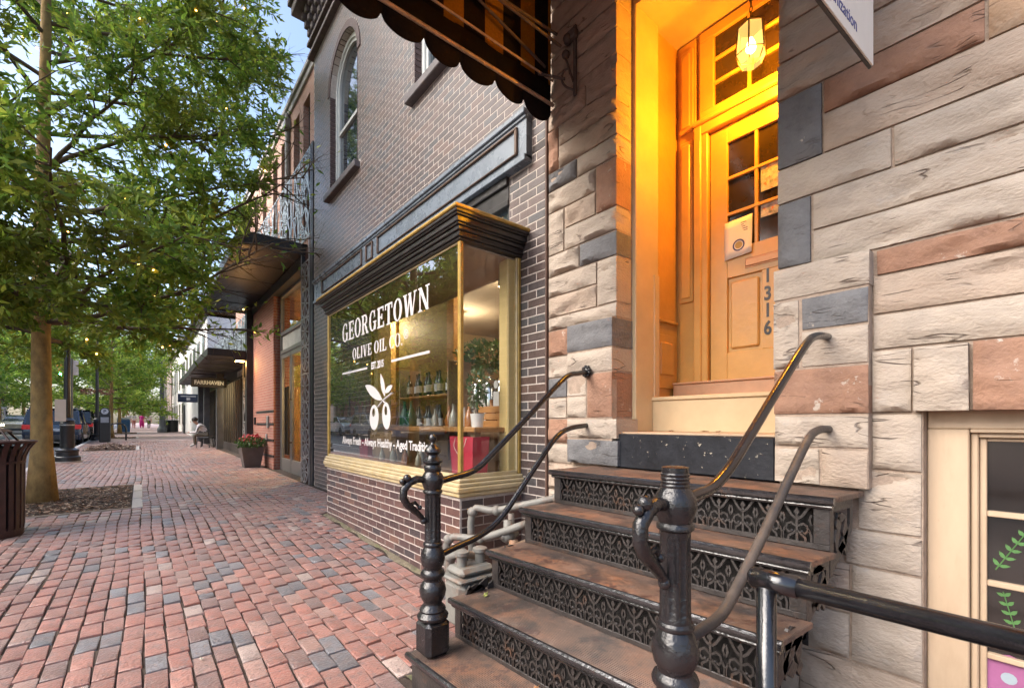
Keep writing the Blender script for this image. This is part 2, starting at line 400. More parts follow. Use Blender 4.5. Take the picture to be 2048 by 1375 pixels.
# soil and litter strip along the foot of the bay and the stoop
m_litter = mat('gutter_soil', (.15, .125, .085), .95, var=.35, scale=25, bump=.6, stain=[((.08, .10, .03), 6, .5, .62, .7), ((.08, .05, .035), 40, .54, .62, .7)])
def soil_line(pts, width, seed):
    v = []; f = []; r = random.Random(seed); n = len(pts) - 1; k = 60
    for i in range(k + 1):
        t = i / k * n; j = min(n - 1, int(t)); a, b = pts[j], pts[j + 1]; u = t - j; x = a[0] + (b[0] - a[0]) * u; y = a[1] + (b[1] - a[1]) * u
        w = width * (.55 + .45 * noise.noise((y * 2.3, x * 2, seed)) + .35 * noise.noise((y * 9, x * 9, seed))); dx, dy = (-1, 0) if abs(b[1] - a[1]) > abs(b[0] - a[0]) else (0, 1)
        z = ground(y); v += [(x - dx * .03, y - dy * .03, z + .016), (x + dx * w * .5, y + dy * w * .5, z + .011), (x + dx * w, y + dy * w, z - .004)]
    for i in range(k): f += [(3 * i, 3 * i + 1, 3 * i + 4, 3 * i + 3), (3 * i + 1, 3 * i + 2, 3 * i + 5, 3 * i + 4)]
    return MB().add(v, f).build('soil_line', m_litter, None, 'all')
tag(soil_line([(1.82, 2.8), (1.82, 5.9)], .075, 1), 'sandy mossy dirt along the foot of the brick bay', 'dirt', kind='stuff')
tag(soil_line([(1.03, 2.05), (1.82, 2.06)], .10, 2), 'leaf litter and dirt at the left side of the iron steps', 'dirt', kind='stuff')
# ------------------------------------------------------------------ the stone house: rock-faced blocks, doorway, basement window
house = thing('stone_house', 'house front of painted rock-faced stone blocks with a recessed orange-lit doorway', 'house', (2.6, 0.9, 0))
HL = Vector((2.6, .9, 0))
def inhouse(o): o.location = Vector(o.location) - HL; o.parent = house; return o
def creased(m, amt=.7, sc=2.6):
    """thin dark splits and chisel creases along the bed of the stone"""
    N = m.node_tree.nodes; L = m.node_tree.links; P = N['Principled BSDF']
    tc = N.new('ShaderNodeTexCoord'); mp = N.new('ShaderNodeMapping'); mp.inputs['Scale'].default_value = (1, .8, 5.0); L.new(tc.outputs['Object'], mp.inputs[0])
    n = N.new('ShaderNodeTexNoise'); n.inputs['Scale'].default_value = sc; n.inputs['Detail'].default_value = 2; n.inputs['Distortion'].default_value = .15; L.new(mp.outputs[0], n.inputs['Vector'])
    a = N.new('ShaderNodeMath'); a.operation = 'SUBTRACT'; a.inputs[1].default_value = .5; L.new(n.outputs['Fac'], a.inputs[0])
    b = N.new('ShaderNodeMath'); b.operation = 'ABSOLUTE'; L.new(a.outputs[0], b.inputs[0])
    r = N.new('ShaderNodeMapRange'); r.inputs[1].default_value = .0; r.inputs[2].default_value = .016; r.inputs[3].default_value = 1; r.inputs[4].default_value = 0; L.new(b.outputs[0], r.inputs[0])
    g = N.new('ShaderNodeTexNoise'); g.inputs['Scale'].default_value = 6.5; g.inputs['Detail'].default_value = 3; L.new(tc.outputs['Object'], g.inputs['Vector'])
    gr = N.new('ShaderNodeMapRange'); gr.inputs[1].default_value = .54; gr.inputs[2].default_value = .62; gr.inputs[4].default_value = amt; L.new(g.outputs['Fac'], gr.inputs[0])
    k = N.new('ShaderNodeMath'); k.operation = 'MULTIPLY'; L.new(r.outputs[0], k.inputs[0]); L.new(gr.outputs[0], k.inputs[1])
    mx = N.new('ShaderNodeMix'); mx.data_type = 'RGBA'; src = P.inputs['Base Color'].links[0].from_socket
    L.new(k.outputs[0], mx.inputs[0]); L.new(src, mx.inputs[6]); mx.inputs[7].default_value = (.10, .07, .055, 1); L.new(mx.outputs[2], P.inputs['Base Color'])
    bp = N.new('ShaderNodeBump'); bp.invert = True; bp.inputs['Strength'].default_value = .9; bp.inputs['Distance'].default_value = .012; L.new(k.outputs[0], bp.inputs['Height'])
    L.new(P.inputs['Normal'].links[0].from_socket, bp.inputs['Normal']); L.new(bp.outputs[0], P.inputs['Normal'])
    return m
m_light = creased(mat('stone_sand_paint', (.39, .325, .262), .88, var=.15, scale=6, bump=.7, bscale=48, stain=[((.27, .215, .17), 3.0, .50, .74, .6), ((.26, .255, .25), 4.5, .58, .76, .5), ((.16, .12, .095), 30, .66, .78, .5), ((.43, .385, .335), 9, .60, .74, .45)], stretch=(1, 1, 1.8)))
m_light2 = creased(mat('stone_warm_paint', (.39, .305, .235), .88, var=.15, scale=6, bump=.7, bscale=48, stain=[((.27, .19, .14), 3.0, .48, .72, .6), ((.18, .13, .105), 28, .64, .78, .5), ((.41, .345, .285), 8, .60, .74, .45)], stretch=(1, 1, 1.8)))
m_grey = creased(mat('stone_slate_paint', (.14, .138, .14), .82, var=.2, scale=8, bump=.7, bscale=55, stain=[((.19, .19, .195), 6, .46, .72, .6), ((.055, .055, .06), 4, .55, .75, .5), ((.42, .36, .30), 6.5, .655, .685, .95)]), .4)
m_red = creased(mat('stone_red_paint', (.27, .148, .095), .88, var=.16, scale=7, bump=.7, bscale=55, stain=[((.33, .195, .135), 4, .46, .70, .6), ((.17, .10, .075), 5, .55, .75, .5), ((.44, .37, .305), 5.2, .615, .65, .95)]), .5)
m_orange = creased(mat('stone_ochre_paint', (.36, .235, .145), .85, var=.14, scale=6, bump=.7, bscale=55, stain=[((.42, .34, .26), 5, .55, .68, .6)]))
m_mortar = mat('stone_mortar', (.34, .26, .20), .95, var=.2, scale=20, bump=.5, bscale=120)
SM = {'l': m_light, 'w': m_light2, 'g': m_grey, 'r': m_red, 'o': m_orange}
def stone(y0, y1, z0, z1, m='l', face=WALLX, depth=.16, rough=1.0, seed=None, gap=.0048):
    seed = rnd.random() * 100 if seed is None else seed
    ny = max(3, min(44, int((y1 - y0) / .026))); nz = max(3, min(14, int((z1 - z0) / .022)))
    g = gap; a0, a1, b0, b1 = y0 + g, y1 - g, z0 + g, z1 - g
    jit = [rnd.uniform(-.003, .003) for _ in range(4)]
    v = []; f = []
    for i in range(ny + 1):
        for k in range(nz + 1):
            s, t = i / ny, k / nz
            e = min(s * (y1 - y0), (1 - s) * (y1 - y0), t * (z1 - z0), (1 - t) * (z1 - z0))
            edge = min(1, e / (.011 if rough <= 1 else .02)); edge = edge * edge * (3 - 2 * edge)
            y = a0 + (a1 - a0) * s + jit[0] * (1 - t) * math.sin(s * 9 + seed); z = b0 + (b1 - b0) * t + .003 * noise.noise((y * 5, seed, t * 3)) * (1 if k in (0, nz) else 0)
            n1 = noise.noise((y * 3.2 + seed, z * 7.5, seed)); n2 = noise.noise((y * 9 + seed, z * 17, 3 + seed)); n3 = noise.noise((y * 26, z * 40, seed))
            cut = max(0.0, noise.noise((y * 2.3 + 7 + seed, z * 11 + y * 3, 9.0)) - .2) * .055
            out = edge * (.012 + .014 * n1 + .011 * n2 + .006 * n3 - cut) * rough - .003
            v.append((face - out, y, z))
    I = lambda i, k: i * (nz + 1) + k
    for i in range(ny):
        for k in range(nz): f.append((I(i, k), I(i, k + 1), I(i + 1, k + 1), I(i + 1, k)))
    ring = [I(i, 0) for i in range(ny + 1)] + [I(ny, k) for k in range(1, nz + 1)] + [I(i, nz) for i in range(ny - 1, -1, -1)] + [I(0, k) for k in range(nz - 1, 0, -1)]
    base = len(v)
    for q in ring: v.append((face + depth, v[q][1], v[q][2]))
    n = len(ring)
    for i in range(n): f.append((ring[i], ring[(i + 1) % n], base + (i + 1) % n, base + i))
    mb = MB().add(v, f)
    return inhouse(mb.build('stone_block', SM[m], None, 50))
# right of the doorway: courses measured off the wall
for s in [(.55, .9, 2.82, 3.0, 'w'), (-.5, .55, 2.82, 3.0, 'w'), (.706, .898, 2.485, 2.82, 'g'), (.184, .704, 2.665, 2.82, 'r'), (-.6, .182, 2.665, 2.82, 'o'),
          (-.7, .704, 2.485, 2.665, 'w'), (.456, .898, 2.315, 2.485, 'l'), (-.7, .454, 2.315, 2.485, 'l'), (-.7, .746, 2.145, 2.315, 'l'), (.75, .898, 2.0, 2.315, 'g'),
          (-.7, .746, 1.99, 2.145, 'l'), (-.45, .512, 1.875, 1.985, 'r'), (-.8, .522, 1.71, 1.875, 'w'), (-.8, .522, 1.56, 1.71, 'l'), (-.9, -.45, 1.875, 1.985, 'l'),
          (.36, .526, 1.05, 1.288, 'l'), (.36, .575, .79, 1.046, 'l'), (.36, .62, .63, .786, 'l'), (.36, .597, .205, .626, 'l'), (.60, .73, .41, .626, 'w'), (.60, .78, .205, .405, 'l'), (.36, .8, -.1, .20, 'w')]:
    stone(*s[:4], s[4])
stone(.39, .526, 1.292, 1.556, 'l', 2.415); stone(.224, .386, 1.292, 1.556, 'l', 2.385, depth=.2, rough=1.4); stone(-.28, .220, 1.292, 1.556, 'r', 2.385, depth=.2); stone(-.9, -.284, 1.292, 1.556, 'l', 2.385)
# the stone pedestals each side of the steps stand proud
for s in [(.516, .897, 1.832, 1.985, 'l'), (.782, .897, 1.504, 1.826, 'l'), (.52, .776, 1.674, 1.826, 'g'), (.52, .776, 1.504, 1.67, 'l'), (.52, .894, 1.288, 1.50, 'r'), (.52, .891, 1.138, 1.284, 'l'), (.70, .891, .966, 1.134, 'l'), (.522, .696, .966, 1.134, 'w')]:
    stone(*s[:4], s[4], 2.365, .24)
# left pier
yA = 2.515
for s in [(2.14, yA, 3.475, 3.63, 'w'), (1.867, 2.135, 3.475, 3.63, 'w'), (2.41, yA, 3.155, 3.47, 'r'), (1.867, 2.405, 3.32, 3.47, 'w'), (1.867, 2.405, 3.155, 3.315, 'w'),
          (2.224, yA, 3.01, 3.15, 'g'), (1.867, 2.22, 3.01, 3.15, 'l'), (2.05, yA, 2.846, 3.006, 'l'), (1.867, 2.045, 2.685, 3.006, 'r'), (2.35, yA, 2.525, 2.842, 'l'), (2.05, 2.346, 2.685, 2.842, 'w'),
          (1.867, 2.346, 2.525, 2.68, 'l'), (2.20, yA, 2.36, 2.52, 'l'), (1.867, 2.196, 2.36, 2.52, 'g'), (2.04, yA, 2.206, 2.356, 'l'), (1.867, 2.036, 2.05, 2.356, 'l'), (2.04, yA, 2.05, 2.202, 'w'),
          (1.867, yA, 1.95, 2.046, 'l'), (2.28, yA, 1.75, 1.946, 'r'), (2.28, yA, 1.59, 1.746, 'l'), (2.32, yA, 1.44, 1.586, 'g'), (2.32, yA, 1.285, 1.436, 'l'), (2.28, yA, 1.10, 1.28, 'r'), (2.28, yA, .95, 1.096, 'l'),
          (2.12, yA, .75, .946, 'w'), (2.12, yA, .5, .746, 'l'), (2.12, yA, .25, .496, 'l'), (2.12, yA, -.05, .246, 'w')]:
    stone(*s[:4], s[4], rough=1.5)
for s in [(1.867, 2.275, 1.75, 1.946, 'g'), (1.867, 2.275, 1.592, 1.746, 'l'), (2.09, 2.275, 1.44, 1.588, 'l'), (2.09, 2.275, 1.284, 1.436, 'l'), (1.867, 2.086, 1.284, 1.588, 'r'), (1.83, 2.275, 1.142, 1.28, 'l'), (1.82, 2.275, .966, 1.138, 'g')]:
    stone(*s[:4], s[4], 2.372, .235)
# courses above, past the top of the picture, and under the steps
z = 3.0; ri = 0
cy = random.Random(5)
while z < 6.3:
    h = cy.uniform(.15, .19)
    segs = [(-4.0, -1.2), (-1.2, -.1), (-.1, .897)] if ri % 2 else [(-4.0, -2.1), (-2.1, -.62), (-.62, .40), (.40, .897)]
    for (a, b) in segs:
        if z < 4.4 or b <= .9: stone(a, b - .004, z + .004, z + h, cy.choice('wwwlww'))
    if z >= 3.63: stone(1.867 if z < 4.4 else .9, yA, z + .004, z + h, cy.choice('wwlg'))
    z += h; ri += 1
for (a, b) in ((-4, -2.4), (-2.4, -.9)):
    zz = -.1
    while zz < 3.0: stone(a, b - .004, zz, zz + .18, cy.choice('wllr')); zz += .184
for (z0, z1) in ((-.1, .3), (.304, .62), (.624, .95)): stone(.8, 2.1, z0, z1, 'w', rough=.5)
# backing wall behind the blocks (its face is the mortar in the joints)
bk = MB()
bk.box(2.434, 2.60, 1.875, 2.52, -.3, 6.4); bk.box(2.434, 2.60, .36, .89, -.3, 6.4); bk.box(2.434, 2.60, -4.05, .36, 1.30, 6.4); bk.box(2.428, 2.60, -4.05, -.95, -.3, 1.30)
bk.box(2.428, 2.60, .89, 1.875, -.3, .95); bk.box(2.428, 2.60, .89, 1.875, 4.40, 6.4)
bk.box(2.374, 2.427, .524, .888, .97, 1.98); bk.box(2.38, 2.427, 1.872, 2.27, .97, 1.945)
inhouse(bk.build('backing_wall', m_mortar))
inhouse(MB().box(2.60, 8, -4.05, 2.50, 6.2, 6.4).box(7.8, 8, -4.05, 2.5, -.3, 6.2).box(2.60, 7.8, -4.05, -3.9, -.3, 6.2).build('roof', mat('roof_tar', (.05, .05, .05), .9)))
# sandstone-coloured downpipe strip between the two houses
inhouse(MB().box(2.405, 2.44, 2.517, 2.532, .1, 6.3).build('seam_flashing', mat('seam_brown', (.10, .055, .04), .7)))

# --- the recessed doorway
m_cream = mat('cream_gloss_paint', (.52, .395, .24), .2, var=.05, scale=5, bump=.06, bscale=30, spec=.55, stain=[((.5, .37, .22), 9, .68, .8, .4)])
m_door = mat('door_paint', (.50, .275, .075), .38, var=.09, scale=4, bump=.12, bscale=34, stain=[((.40, .25, .11), 5, .5, .75, .4), ((.20, .11, .05), 22, .68, .78, .5)])
m_black = mat('black_sill_paint', (.010, .011, .015), .5, var=.3, scale=8, bump=.25, bscale=40, spec=.3, stain=[((.5, .44, .34), 20, .635, .65, .9), ((.022, .024, .03), 4, .45, .7, .6)])
dw = MB(); dw.cbox(2.40, 2.86, .9, 1.862, .962, 1.178, .006)
inhouse(dw.build('door_sill', m_black))
inhouse(MB().cbox(2.43, 2.81, .905, 1.86, 1.178, 1.19, .003).build('sill_board', mat('sill_wood', (.42, .3, .2), .7)))
b1 = MB(); b1.cbox(2.80, 2.84, .9, 1.862, 1.19, 1.405, .003); b1.cbox(2.785, 2.84, .9, 1.862, 1.405, 1.43, .004)
inhouse(b1.build('riser_board', m_cream))
inhouse(MB().box(2.84, 3.3, .9, 1.90, 1.40, 1.427).build('vestibule_floor', m_door))
for yj, sgn in ((1.845, 1), (.915, -1)):
    j = MB(); y0, y1 = sorted((yj, yj + sgn * .06))
    j.cbox(2.598, 2.868, y0, y1, 1.19, 4.1, .004); inhouse(j.build('door_jamb', m_cream))
    j = MB(); y0, y1 = sorted((yj - sgn * .005, yj + sgn * .05)); j.cbox(2.812, 2.878, y0, y1, 1.43, 2.30, .004); inhouse(j.build('jamb_plinth', m_cream))
    w = MB(); y0, y1 = sorted((yj + sgn * .03, yj + sgn * .1)); w.box(2.87, 3.2, y0, y1, 1.42, 4.1)
    wall_side = inhouse(w.build('vestibule_wall', m_door))
    yf = yj + sgn * .03
    def onwall(d): return sorted((yf, yf - sgn * d))
    p = MB(); a, b_ = onwall(.012); p.cbox(2.90, 3.12, a, b_, 1.50, 1.9, .006); p.cbox(2.90, 3.15, *onwall(.022), 1.985, 2.005, .005); p.cbox(2.92, 3.10, *onwall(.02), 1.60, 1.84, .008)
    o = p.build('wainscot_panel', m_door, wall_side); o.location = Vector((0, 0, 0)) + HL - HL; 
inhouse(MB().box(2.60, 3.3, .88, 1.96, 4.085, 4.16).build('vestibule_ceiling', m_cream))
BX = 3.15                                   # back of the vestibule
def back(y0, y1, z0, z1, out, c=.004, base=BX): return MB().cbox(base - out, base + .05, y0, y1, z0, z1, c)
inhouse(MB().box(BX + .02, BX + .08, 1.615, 1.93, 1.42, 4.1).box(BX + .02, BX + .08, .85, 1.615, 3.31, 3.4).box(BX + .02, BX + .08, .70, .80, 1.42, 4.1).build('door_wall', m_door))
for ys in ((1.715, 1.845), (.70, .79)):
    pil = inhouse(back(ys[0], ys[1], 1.44, 4.07, .0).build('pilaster', m_door))
    for (z0, z1) in ((2.14, 3.33), (3.40, 4.0)):
        q = MB(); q.cbox(BX - .02, BX + .0, ys[0] + .012, ys[1] - .01, z0, z1, .005); q.cbox(BX - .032, BX - .016, ys[0] + .032, ys[1] - .03, z0 + .03, z1 - .03, .006)
        q.build('pilaster_panel', m_door, pil)
cs = MB(); cs.cbox(BX - .03, BX + .02, 1.612, 1.71, 1.44, 3.385, .006); cs.cbox(BX - .045, BX - .02, 1.655, 1.71, 1.44, 3.385, .006); cs.cbox(BX - .03, BX + .02, .72, .795, 1.44, 3.385, .006)
cs.cbox(BX - .04, BX + .02, .72, 1.71, 3.315, 3.42, .006); cs.cbox(BX - .06, BX + .02, .72, 1.715, 3.385, 3.42, .008)
inhouse(cs.build('door_casing', m_door))
inhouse(MB().cbox(3.07, 3.2, .85, 1.85, 1.425, 1.53, .003).cbox(3.055, 3.2, .85, 1.85, 1.53, 1.545, .004).build('threshold', mat('threshold_wood', (.40, .23, .13), .5)))
# transom window
tr = inhouse(MB().cbox(BX - .015, BX + .03, .80, 1.68, 3.425, 3.49, .004).cbox(BX - .015, BX + .03, .80, 1.68, 3.99, 4.06, .004).cbox(BX - .015, BX + .03, 1.575, 1.68, 3.49, 3.99, .004).cbox(BX - .015, BX + .03, .80, .86, 3.49, 3.99, .004).build('transom_window', m_door))
m_darkglass = mat('dark_door_glass', (.030, .018, .010), .08, var=.2, bump=.0, spec=.6)
for i in range(3):
    for k in range(3):
        y1 = 1.575 - i * .238; z1 = 3.99 - k * .167
        MB().box(BX + .01, BX + .02, y1 - .236, y1, z1 - .165, z1).build('pane', m_darkglass, tr, loc=-HL + HL)
mt = MB()
for i in (1, 2): mt.cbox(BX - .008, BX + .012, 1.575 - i * .238 - .011, 1.575 - i * .238 + .011, 3.49, 3.99, .003)
for k in (1, 2): mt.cbox(BX - .010, BX + .012, .86, 1.575, 3.99 - k * .167 - .010, 3.99 - k * .167 + .010, .003)
mt.build('muntin', m_door, tr)
# door leaf
DX = BX + .0
dr = MB()
dr.cbox(DX, DX + .04, 1.485, 1.605, 1.548, 3.31, .003); dr.cbox(DX, DX + .04, .80, .92, 1.548, 3.31, .003)
dr.cbox(DX, DX + .04, .92, 1.485, 3.19, 3.31, .003); dr.cbox(DX, DX + .04, .92, 1.485, 2.25, 2.445, .003); dr.cbox(DX, DX + .04, .92, 1.485, 1.548, 1.735, .003); dr.cbox(DX, DX + .04, 1.145, 1.258, 1.735, 2.25, .003)
door = inhouse(dr.build('front_door', m_door)); door['label'] = 'panelled front door with nine dark panes, number 1316 down its middle'
for (ya, yb) in ((1.258, 1.485), (.92, 1.145)):
    pn = MB(); pn.box(DX + .018, DX + .03, ya, yb, 1.735, 2.25); pn.cbox(DX + .002, DX + .02, ya + .02, yb - .02, 1.76, 2.22, .01); pn.build('door_panel', m_door, door)
for i in range(3):
    for k in range(3):
        ya = 1.485 - i * .189; zt = 3.19 - k * .249
        MB().box(DX + .02, DX + .026, ya - .187, ya, zt - .247, zt).build('pane', m_darkglass, door)
mt = MB()
for i in (1, 2): mt.cbox(DX + .002, DX + .026, 1.485 - i * .189 - .011, 1.485 - i * .189 + .011, 2.445, 3.19, .003)
for k in (1, 2): mt.cbox(DX, DX + .026, .92, 1.485, 3.19 - k * .249 - .011, 3.19 - k * .249 + .011, .003)
mt.build('muntin', m_door, door)
MB().cbox(DX - .012, DX + .004, .98, 1.36, 2.298, 2.345, .004).cbox(DX - .004, DX + .012, .975, 1.365, 2.288, 2.355, .003).build('letter_slot', mat('letter_slot_brass', (.28, .12, .05), .35, metal=.6), door)
m_numeral = mat('numeral_black', (.012, .010, .010), .4, bump=0)
for ch, zc in zip('1316', (2.165, 2.05, 1.94, 1.825)):
    text_mesh('numeral_' + {'1': 'one', '3': 'three', '6': 'six'}[ch], ch, .125, m_numeral, door, frame_matrix((DX - .001, 1.222, zc), (0, -1, 0), (0, 0, 1)), .002, .003, .8, 'CENTER')
m_paper = mat('notice_paper', (.68, .62, .54), .8, var=.04, bump=0)
def notice(y0, y1, z0, z1, x, label, m=m_paper, tilt=0):
    g = MB(); n = 5
    v = []; f = []
    for i in range(n + 1):
        for k in range(n + 1):
            s, t = i / n, k / n
            v.append((x - .003 - .012 * (1 - t) ** 2 * s - .002 * math.sin(s * 5), y1 + (y0 - y1) * s, z0 + (z1 - z0) * t + tilt * s))
    for i in range(n):
        for k in range(n): f.append((i * (n + 1) + k, i * (n + 1) + k + 1, (i + 1) * (n + 1) + k + 1, (i + 1) * (n + 1) + k))
    o = g.add(v, f).build('paper_notice', m, None, 'all'); sm = o.modifiers.new('s', 'SOLIDIFY'); sm.thickness = .001
    return tag(o, label, 'notice')
nt_ = notice(1.316, 1.50, 2.372, 2.63, DX - .004, 'white paper notice with a round seal taped below the left door panes', tilt=.012)
m_ink = mat('ink_blue', (.05, .06, .16), .7, bump=0); m_ink2 = mat('ink_brown', (.16, .12, .10), .7, bump=0)
def ring_disc(c, r0, r1, x, name, m, parent, n=28):
    v = []; f = []
    for k in range(n):
        a = 2 * math.pi * k / n
        for r in (r0, r1): v.append((x, c[0] + r * math.cos(a), c[1] + r * math.sin(a)))
    for k in range(n):
        j = (k + 1) % n; f.append((2 * k, 2 * k + 1, 2 * j + 1, 2 * j))
    return MB().add(v, f).build(name, m, parent)
ring_disc((1.402, 2.455), .030, .040, DX - .0135, 'seal_ring', m_ink, nt_); ring_disc((1.402, 2.455), .0, .024, DX - .0135, 'seal_centre', mat('seal_gold', (.35, .25, .08), .6, bump=0), nt_)
for i, w in enumerate((.10, .07, .09, .12, .12, .06)):
    MB().box(DX - .0085, DX - .008, 1.405 - w / 2, 1.405 + w / 2, 2.60 - i * .014, 2.605 - i * .014).build('print_line', m_ink2, nt_)
m_poster = mat('poster_print', (.35, .33, .32), .6, var=.5, scale=30, bump=0, stain=[((.5, .12, .05), 24, .56, .6, .9), ((.55, .42, .12), 30, .6, .64, .9)])
MB().box(DX + .012, DX + .016, 1.0, 1.27, 2.77, 2.93).build('poster', m_poster, door); MB().box(DX + .012, DX + .016, 1.02, 1.27, 2.60, 2.685).build('poster', m_poster, door)
inhouse(MB().box(3.7, 3.75, 0, 2.5, 1, 4.2).box(3.24, 3.75, -.2, .0, 1, 4.2).box(3.24, 3.75, 2.45, 2.5, 1, 4.2).build('hall_wall', mat('hall_dark', (.05, .03, .02), .9)))
# dead leaves on the sill
m_deadleaf = mat('dead_leaf', (.16, .07, .035), .8, var=.3, bump=.1)

# --- lantern hanging in the doorway
LX, LY, LZ = 2.86, 1.205, 3.545
m_iron = mat('lantern_iron', (.03, .02, .015), .5, metal=.5, bump=.1)
lan_s = 1.13
lan = thing('pendant_lantern', 'lit hexagonal glass lantern on a chain above the front door', 'lantern', (LX, LY, LZ))
hexa = [(math.cos(R(60 * k + 15)), math.sin(R(60 * k + 15))) for k in range(6)]
fr = MB(); R0, R1 = .066, .077
zt, zm, zb = .085, -.06, -.112
for k in range(6):
    a, b = hexa[k], hexa[(k + 1) % 6]
    fr.tube([(a[0] * R0, a[1] * R0, zt), (a[0] * R1, a[1] * R1, zm)], .0045, 6); fr.tube([(a[0] * R1, a[1] * R1, zm), (a[0] * .052, a[1] * .052, zb)], .003, 6)
    fr.tube([(a[0] * R1, a[1] * R1, zm), (b[0] * R1, b[1] * R1, zm)], .003, 6); fr.tube([(a[0] * R0, a[1] * R0, zt), (b[0] * R0, b[1] * R0, zt)], .004, 6)
fr.lathe([(.062, .084), (.055, .10), (.035, .118), (.012, .126), (.006, .14)], n=6)
fr.build('lantern_frame', m_iron, lan, 30)
gl = bpy.data.materials.new('frosted_lamp_glass'); gl.use_nodes = True; N = gl.node_tree.nodes; LK = gl.node_tree.links
_t = N.new('ShaderNodeBsdfTranslucent'); _t.inputs[0].default_value = (1, .82, .5, 1); _tp = N.new('ShaderNodeBsdfTransparent'); _tp.inputs[0].default_value = (1, .9, .7, 1); _e = N.new('ShaderNodeEmission'); _e.inputs[0].default_value = (1, .62, .16, 1); _e.inputs[1].default_value = .20
_m1 = N.new('ShaderNodeMixShader'); _m1.inputs[0].default_value = 1.0; _ad = N.new('ShaderNodeAddShader')
LK.new(_t.outputs[0], _m1.inputs[1]); LK.new(_tp.outputs[0], _m1.inputs[2]); LK.new(_m1.outputs[0], _ad.inputs[0]); LK.new(_e.outputs[0], _ad.inputs[1]); LK.new(_ad.outputs[0], N['Material Output'].inputs['Surface'])
for k in range(6):
    a, b = hexa[k], hexa[(k + 1) % 6]
    MB().add([(a[0] * R0, a[1] * R0, zt), (b[0] * R0, b[1] * R0, zt), (b[0] * R1, b[1] * R1, zm), (a[0] * R1, a[1] * R1, zm), (b[0] * .052, b[1] * .052, zb), (a[0] * .052, a[1] * .052, zb)], [(0, 1, 2, 3), (3, 2, 4, 5)]).build('pane', gl, lan)
bulb = MB().lathe([(.008, .03), (.016, .012), (.026, -.018), (.024, -.035), (.012, -.048), (.002, -.052)], n=14).build('bulb', glow('bulb_glow', (1, .80, .45), 3), lan, 'all')
chn = MB()
for i in range(14):
    z0 = .14 + i * .028; th = (i % 2) * math.pi / 2
    chn.tube([(math.cos(th) * .008 * math.cos(q), math.sin(th) * .008 * math.cos(q), z0 + .016 + .018 * math.sin(q)) for q in [2 * math.pi * k / 8 for k in range(9)]], .0025, 5)
chn.lathe([(.045, .525), (.05, .535), (.05, .542)], n=16)
chn.build('chain', m_iron, lan)
lan.scale = (lan_s,) * 3
lamp = bpy.data.lights.new('lantern_light', 'POINT'); lamp.energy = 19; lamp.color = (1.0, .42, .015); lamp.shadow_soft_size = .02
lo = bpy.data.objects.new('lantern_light', lamp); COL.objects.link(lo); lo.parent = lan; lo.location = (0, 0, -.078)

# --- basement window at the right
win = MB()
win.cbox(2.50, 2.62, .236, .358, -.3, 1.225, .004); win.cbox(2.503, 2.62, -.95, .358, 1.226, 1.30, .004); win.cbox(2.506, 2.62, -.95, .234, 1.212, 1.226, .002); win.cbox(2.50, 2.62, -.95, -.83, -.3, 1.21, .004)
win.cbox(2.528, 2.62, .213, .234, -.3, 1.212, .004); win.cbox(2.528, 2.62, -.83, .213, 1.192, 1.212, .004)
bw = inhouse(win.build('basement_window', mat('window_cream_paint', (.47, .35, .235), .5, var=.1, scale=4, bump=.15, bscale=30, stretch=(1, 1, .25), stain=[((.36, .25, .155), 9, .5, .75, .5), ((.22, .15, .1), 30, .66, .76, .5)])))
sash = MB(); mws = MATS['window_cream_paint']
sash.cbox(2.55, 2.60, .192, .212, -.3, 1.19, .003)
for z in (.897, .627, .345, .07): sash.cbox(2.552, 2.59, -.82, .192, z - .011, z + .011, .003)
for y in (-.15, -.5): sash.cbox(2.553, 2.59, y - .011, y + .011, -.3, 1.18, .003)
sash.cbox(2.55, 2.60, -.83, .192, 1.178, 1.19, .003)
sash.build('sash', mws, bw)
m_wdark = mat('night_window_glass', (.014, .010, .009), .07, var=.3, bump=0, spec=.6)
zs = [1.178, .897, .627, .345, .07, -.2]; yy = [.192, -.15, -.5, -.82]
for a, b in zip(zs, zs[1:]):
    for c_, d_ in zip(yy, yy[1:]): MB().box(2.574, 2.58, d_, c_, b, a).build('pane', m_wdark, bw)
m_green = mat('window_paint_green', (.065, .17, .045), .6, bump=.1); m_pink = mat('window_paint_pink', (.30, .10, .22), .6, bump=.1); m_wht = mat('window_paint_white', (.3, .36, .4), .6, bump=.1)
def leaf_poly(mb, x, y, z, ang, L_, W_):
    pts = [(0, 0), (.3, .5), (.65, .45), (1, 0), (.65, -.45), (.3, -.5)]
    mb.add([(x, y + (p[0] * L_ * math.cos(ang) - p[1] * W_ * math.sin(ang)), z + (p[0] * L_ * math.sin(ang) + p[1] * W_ * math.cos(ang))) for p in pts], [tuple(range(6))])
def sprig(y0, z0, y1, z1, n):
    mb = MB(); x = 2.5715; A = math.atan2(z1 - z0, y1 - y0)
    mb.tube([(x, y0, z0), (x, y1, z1)], .002, 5)
    for i in range(n):
        t = (i + .5) / n; y = y0 + (y1 - y0) * t; z = z0 + (z1 - z0) * t
        for s in (-1, 1): leaf_poly(mb, x, y, z, A + s * .95, .033 - .010 * t, .013)
    return mb.build('painted_sprig', m_green, bw)
sprig(.17, .68, .075, .87, 6); sprig(.105, .40, .150, .60, 6); sprig(-.02, .66, -.1, .86, 6)
fl = MB()
for k in range(5):
    a = R(72 * k + 20); fl.add([(2.571, .135 + .048 * math.cos(a) + .042 * math.cos(q), .272 + .048 * math.sin(a) + .042 * math.sin(q)) for q in [2 * math.pi * i / 12 for i in range(12)]], [tuple(range(12))])
    fl.v[-12:] = [(p[0] - .0001 * k, p[1], p[2]) for p in fl.v[-12:]]
fl.build('painted_flower', m_pink, bw)
